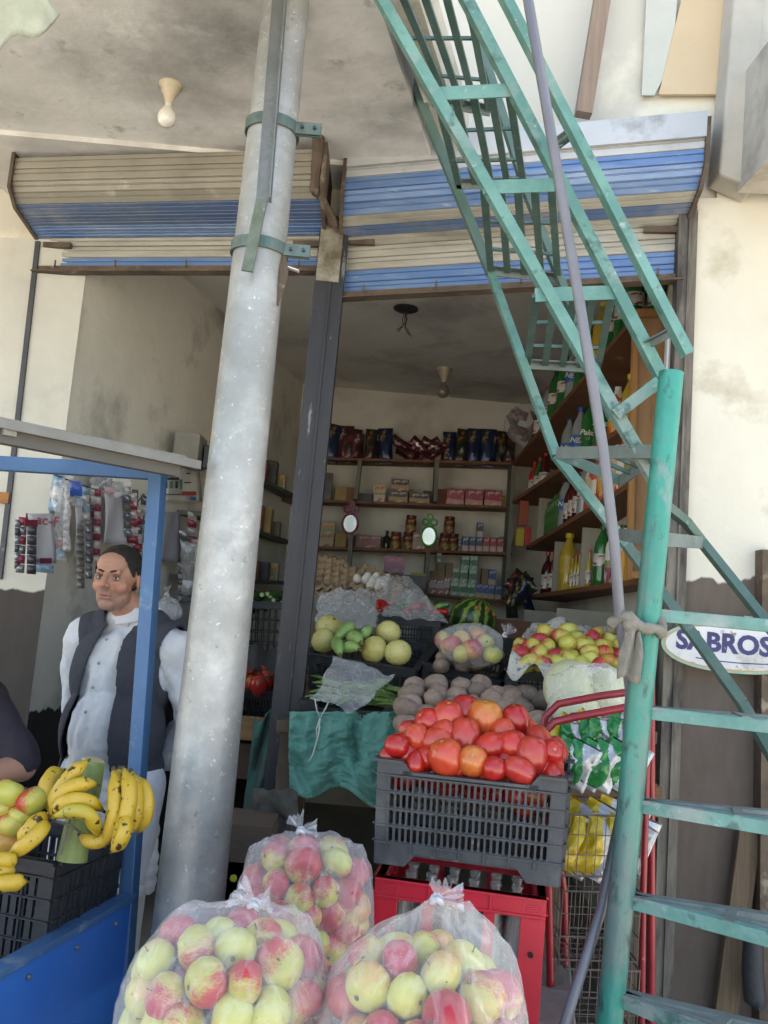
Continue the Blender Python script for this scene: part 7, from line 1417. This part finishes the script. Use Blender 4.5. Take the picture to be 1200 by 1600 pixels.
# collar, placket, buttons
def colf(s):
    def f(u, v):
        a = (-.5+u*1.25)*PI*.5; r_ = .066+.012*v; q = V((s*math.sin(a+.45)*r_*1.04, -math.cos(a+.45)*r_*.9+.01, 0)); zz = 1.535-.045*v-.025*(1-u)**2*v-.018*math.cos(a+.3); w_ = Rb @ q; return V((BX.x+w_.x, BX.y+w_.y-.004*v, zz))
    return f
for s in (-1, 1):
    o = part('collar', MB().grid(colf(s), 12, 6), tunic, man, True, fix=False); s_ = o.modifiers.new('s', 'SOLIDIFY'); s_.thickness = .004
for i in range(4):
    z = 1.40-.085*i; d_y = -.148-.02*i-.006*(i == 1); c = B(-.012-.004*i, d_y+.016, z); part('button', MB().ball(c, (.006, .004, .006), 8, 6), pm('button', '#8f9098', None, rough=.3), man, True)

# the seated man cut off by the edge of the picture
sx0 = P(-108, 1130, 2.75); SX = V((sx0.x, 2.78, 0)); Rs = Matrix.Rotation(math.radians(-28), 3, 'Z')
def Q(x, y, z): q = Rs @ V((x, y, 0)); return V((SX.x+q.x, SX.y+q.y, z))
sit = thing('person', 'seated man in a dark shirt, only his shoulder and bare forearm showing behind the apples', 'person', V((SX.x, SX.y, 0)))
oz = P(20, 1066, 2.75).z-1.12; zz_ = lambda z: z+oz
hs_ = Q(-.02, -.04, zz_(1.30)); Ts, Rs2 = head_prims(hs_, math.radians(-40), math.radians(-6)); seatz = zz_(.50)
tors = [('c', Q(-.17, .02, zz_(1.05)), .065, Q(.17, .02, zz_(1.05)), .065), ('e', Q(0, 0, zz_(.92)), (.17, .15, .18)), ('e', Q(0, -.02, zz_(.70)), (.17, .16, .18)), ('c', Q(-.1, 0, zz_(.56)), .10, Q(.1, 0, zz_(.56)), .10)]
arm_l = Q(.215, .0, zz_(1.04)); el_l = P(34, 1198, 2.62); wr_l = P(-60, 1222, 2.44); arm_r = Q(-.215, 0, zz_(1.04)); el_r = Q(-.28, -.05, zz_(.78)); wr_r = Q(-.14, -.28, zz_(.72))
arms = [('c', arm_l, .056, el_l, .042), ('c', el_l, .040, wr_l, .028), ('c', arm_r, .056, el_r, .042), ('c', el_r, .040, wr_r, .028)]
kn = [Q(.14, -.42, zz_(.56)), Q(-.14, -.42, zz_(.56))]; ft = [Q(.15, -.44, .09), Q(-.15, -.44, .09)]
lg = [('c', Q(.1, 0, zz_(.56)), .085, kn[0], .062), ('c', kn[0], .058, ft[0], .04), ('c', Q(-.1, 0, zz_(.56)), .085, kn[1], .062), ('c', kn[1], .058, ft[1], .04), ('c', ft[0]+V((0, 0, -.04)), .036, ft[0]+Rs @ V((0, -.15, -.05)), .03), ('c', ft[1]+V((0, 0, -.04)), .036, ft[1]+Rs @ V((0, -.15, -.05)), .03)]
me = blob(make_head(Ts)+[('c', Ts(0, .03, -.06), .052, Q(0, .02, zz_(1.12)), .06)]+tors+arms+lg+hand_prims(wr_l, (wr_l-el_l), (0, 0, -1))+hand_prims(wr_r, (wr_r-el_r), (0, 0, -1)), .0045, 3, .4)
face_work(me, hs_, Rs2); me.materials.append(skinm); setco(me, coords(me)-np.array(wloc(sit))); link('body', me, sit); face_bits(sit, Ts, Rs2)
shirt = pm('dark_shirt', '#211d27', '#2a2430', 20, .85, bump=.3, bscale=60)
me = blob(grow(tors, .016)+[('c', arm_l, .072, arm_l.lerp(el_l, .88), .062), ('c', arm_r, .072, arm_r.lerp(el_r, .88), .062), ('c', Q(0, .01, zz_(1.10)), .06, Q(0, .01, zz_(1.12)), .058)], .008, 5); folds(me, .012, 5, (10, 10, 8)); me.materials.append(shirt); setco(me, coords(me)-np.array(wloc(sit))); link('shirt', me, sit)
me = blob([(q[0], q[1], q[2]+.012, q[3], q[4]+.012) for q in lg[:4]], .012, 4); folds(me, .01, 2); me.materials.append(pm('dark_trousers', '#26262c', None, rough=.9)); setco(me, coords(me)-np.array(wloc(sit))); link('trousers', me, sit)
sb = Q(0, 0, 0); r = thing('stool', 'dark stool under the seated man', 'stool', sb); zt_ = zz_(.46)
part('seat', MB().lathe([(.17, zt_-.03), (.175, zt_-.02), (.175, zt_), (.16, zt_+.01)], V((sb.x, sb.y, 0)), 24), bench, r, 50)
for a in (0.7, 2.3, 3.9, 5.5): part('leg', MB().tube([V((sb.x+.13*math.cos(a), sb.y+.13*math.sin(a), zt_-.03)), V((sb.x+.18*math.cos(a), sb.y+.18*math.sin(a), 0))], .013, 8), iron, r, True)
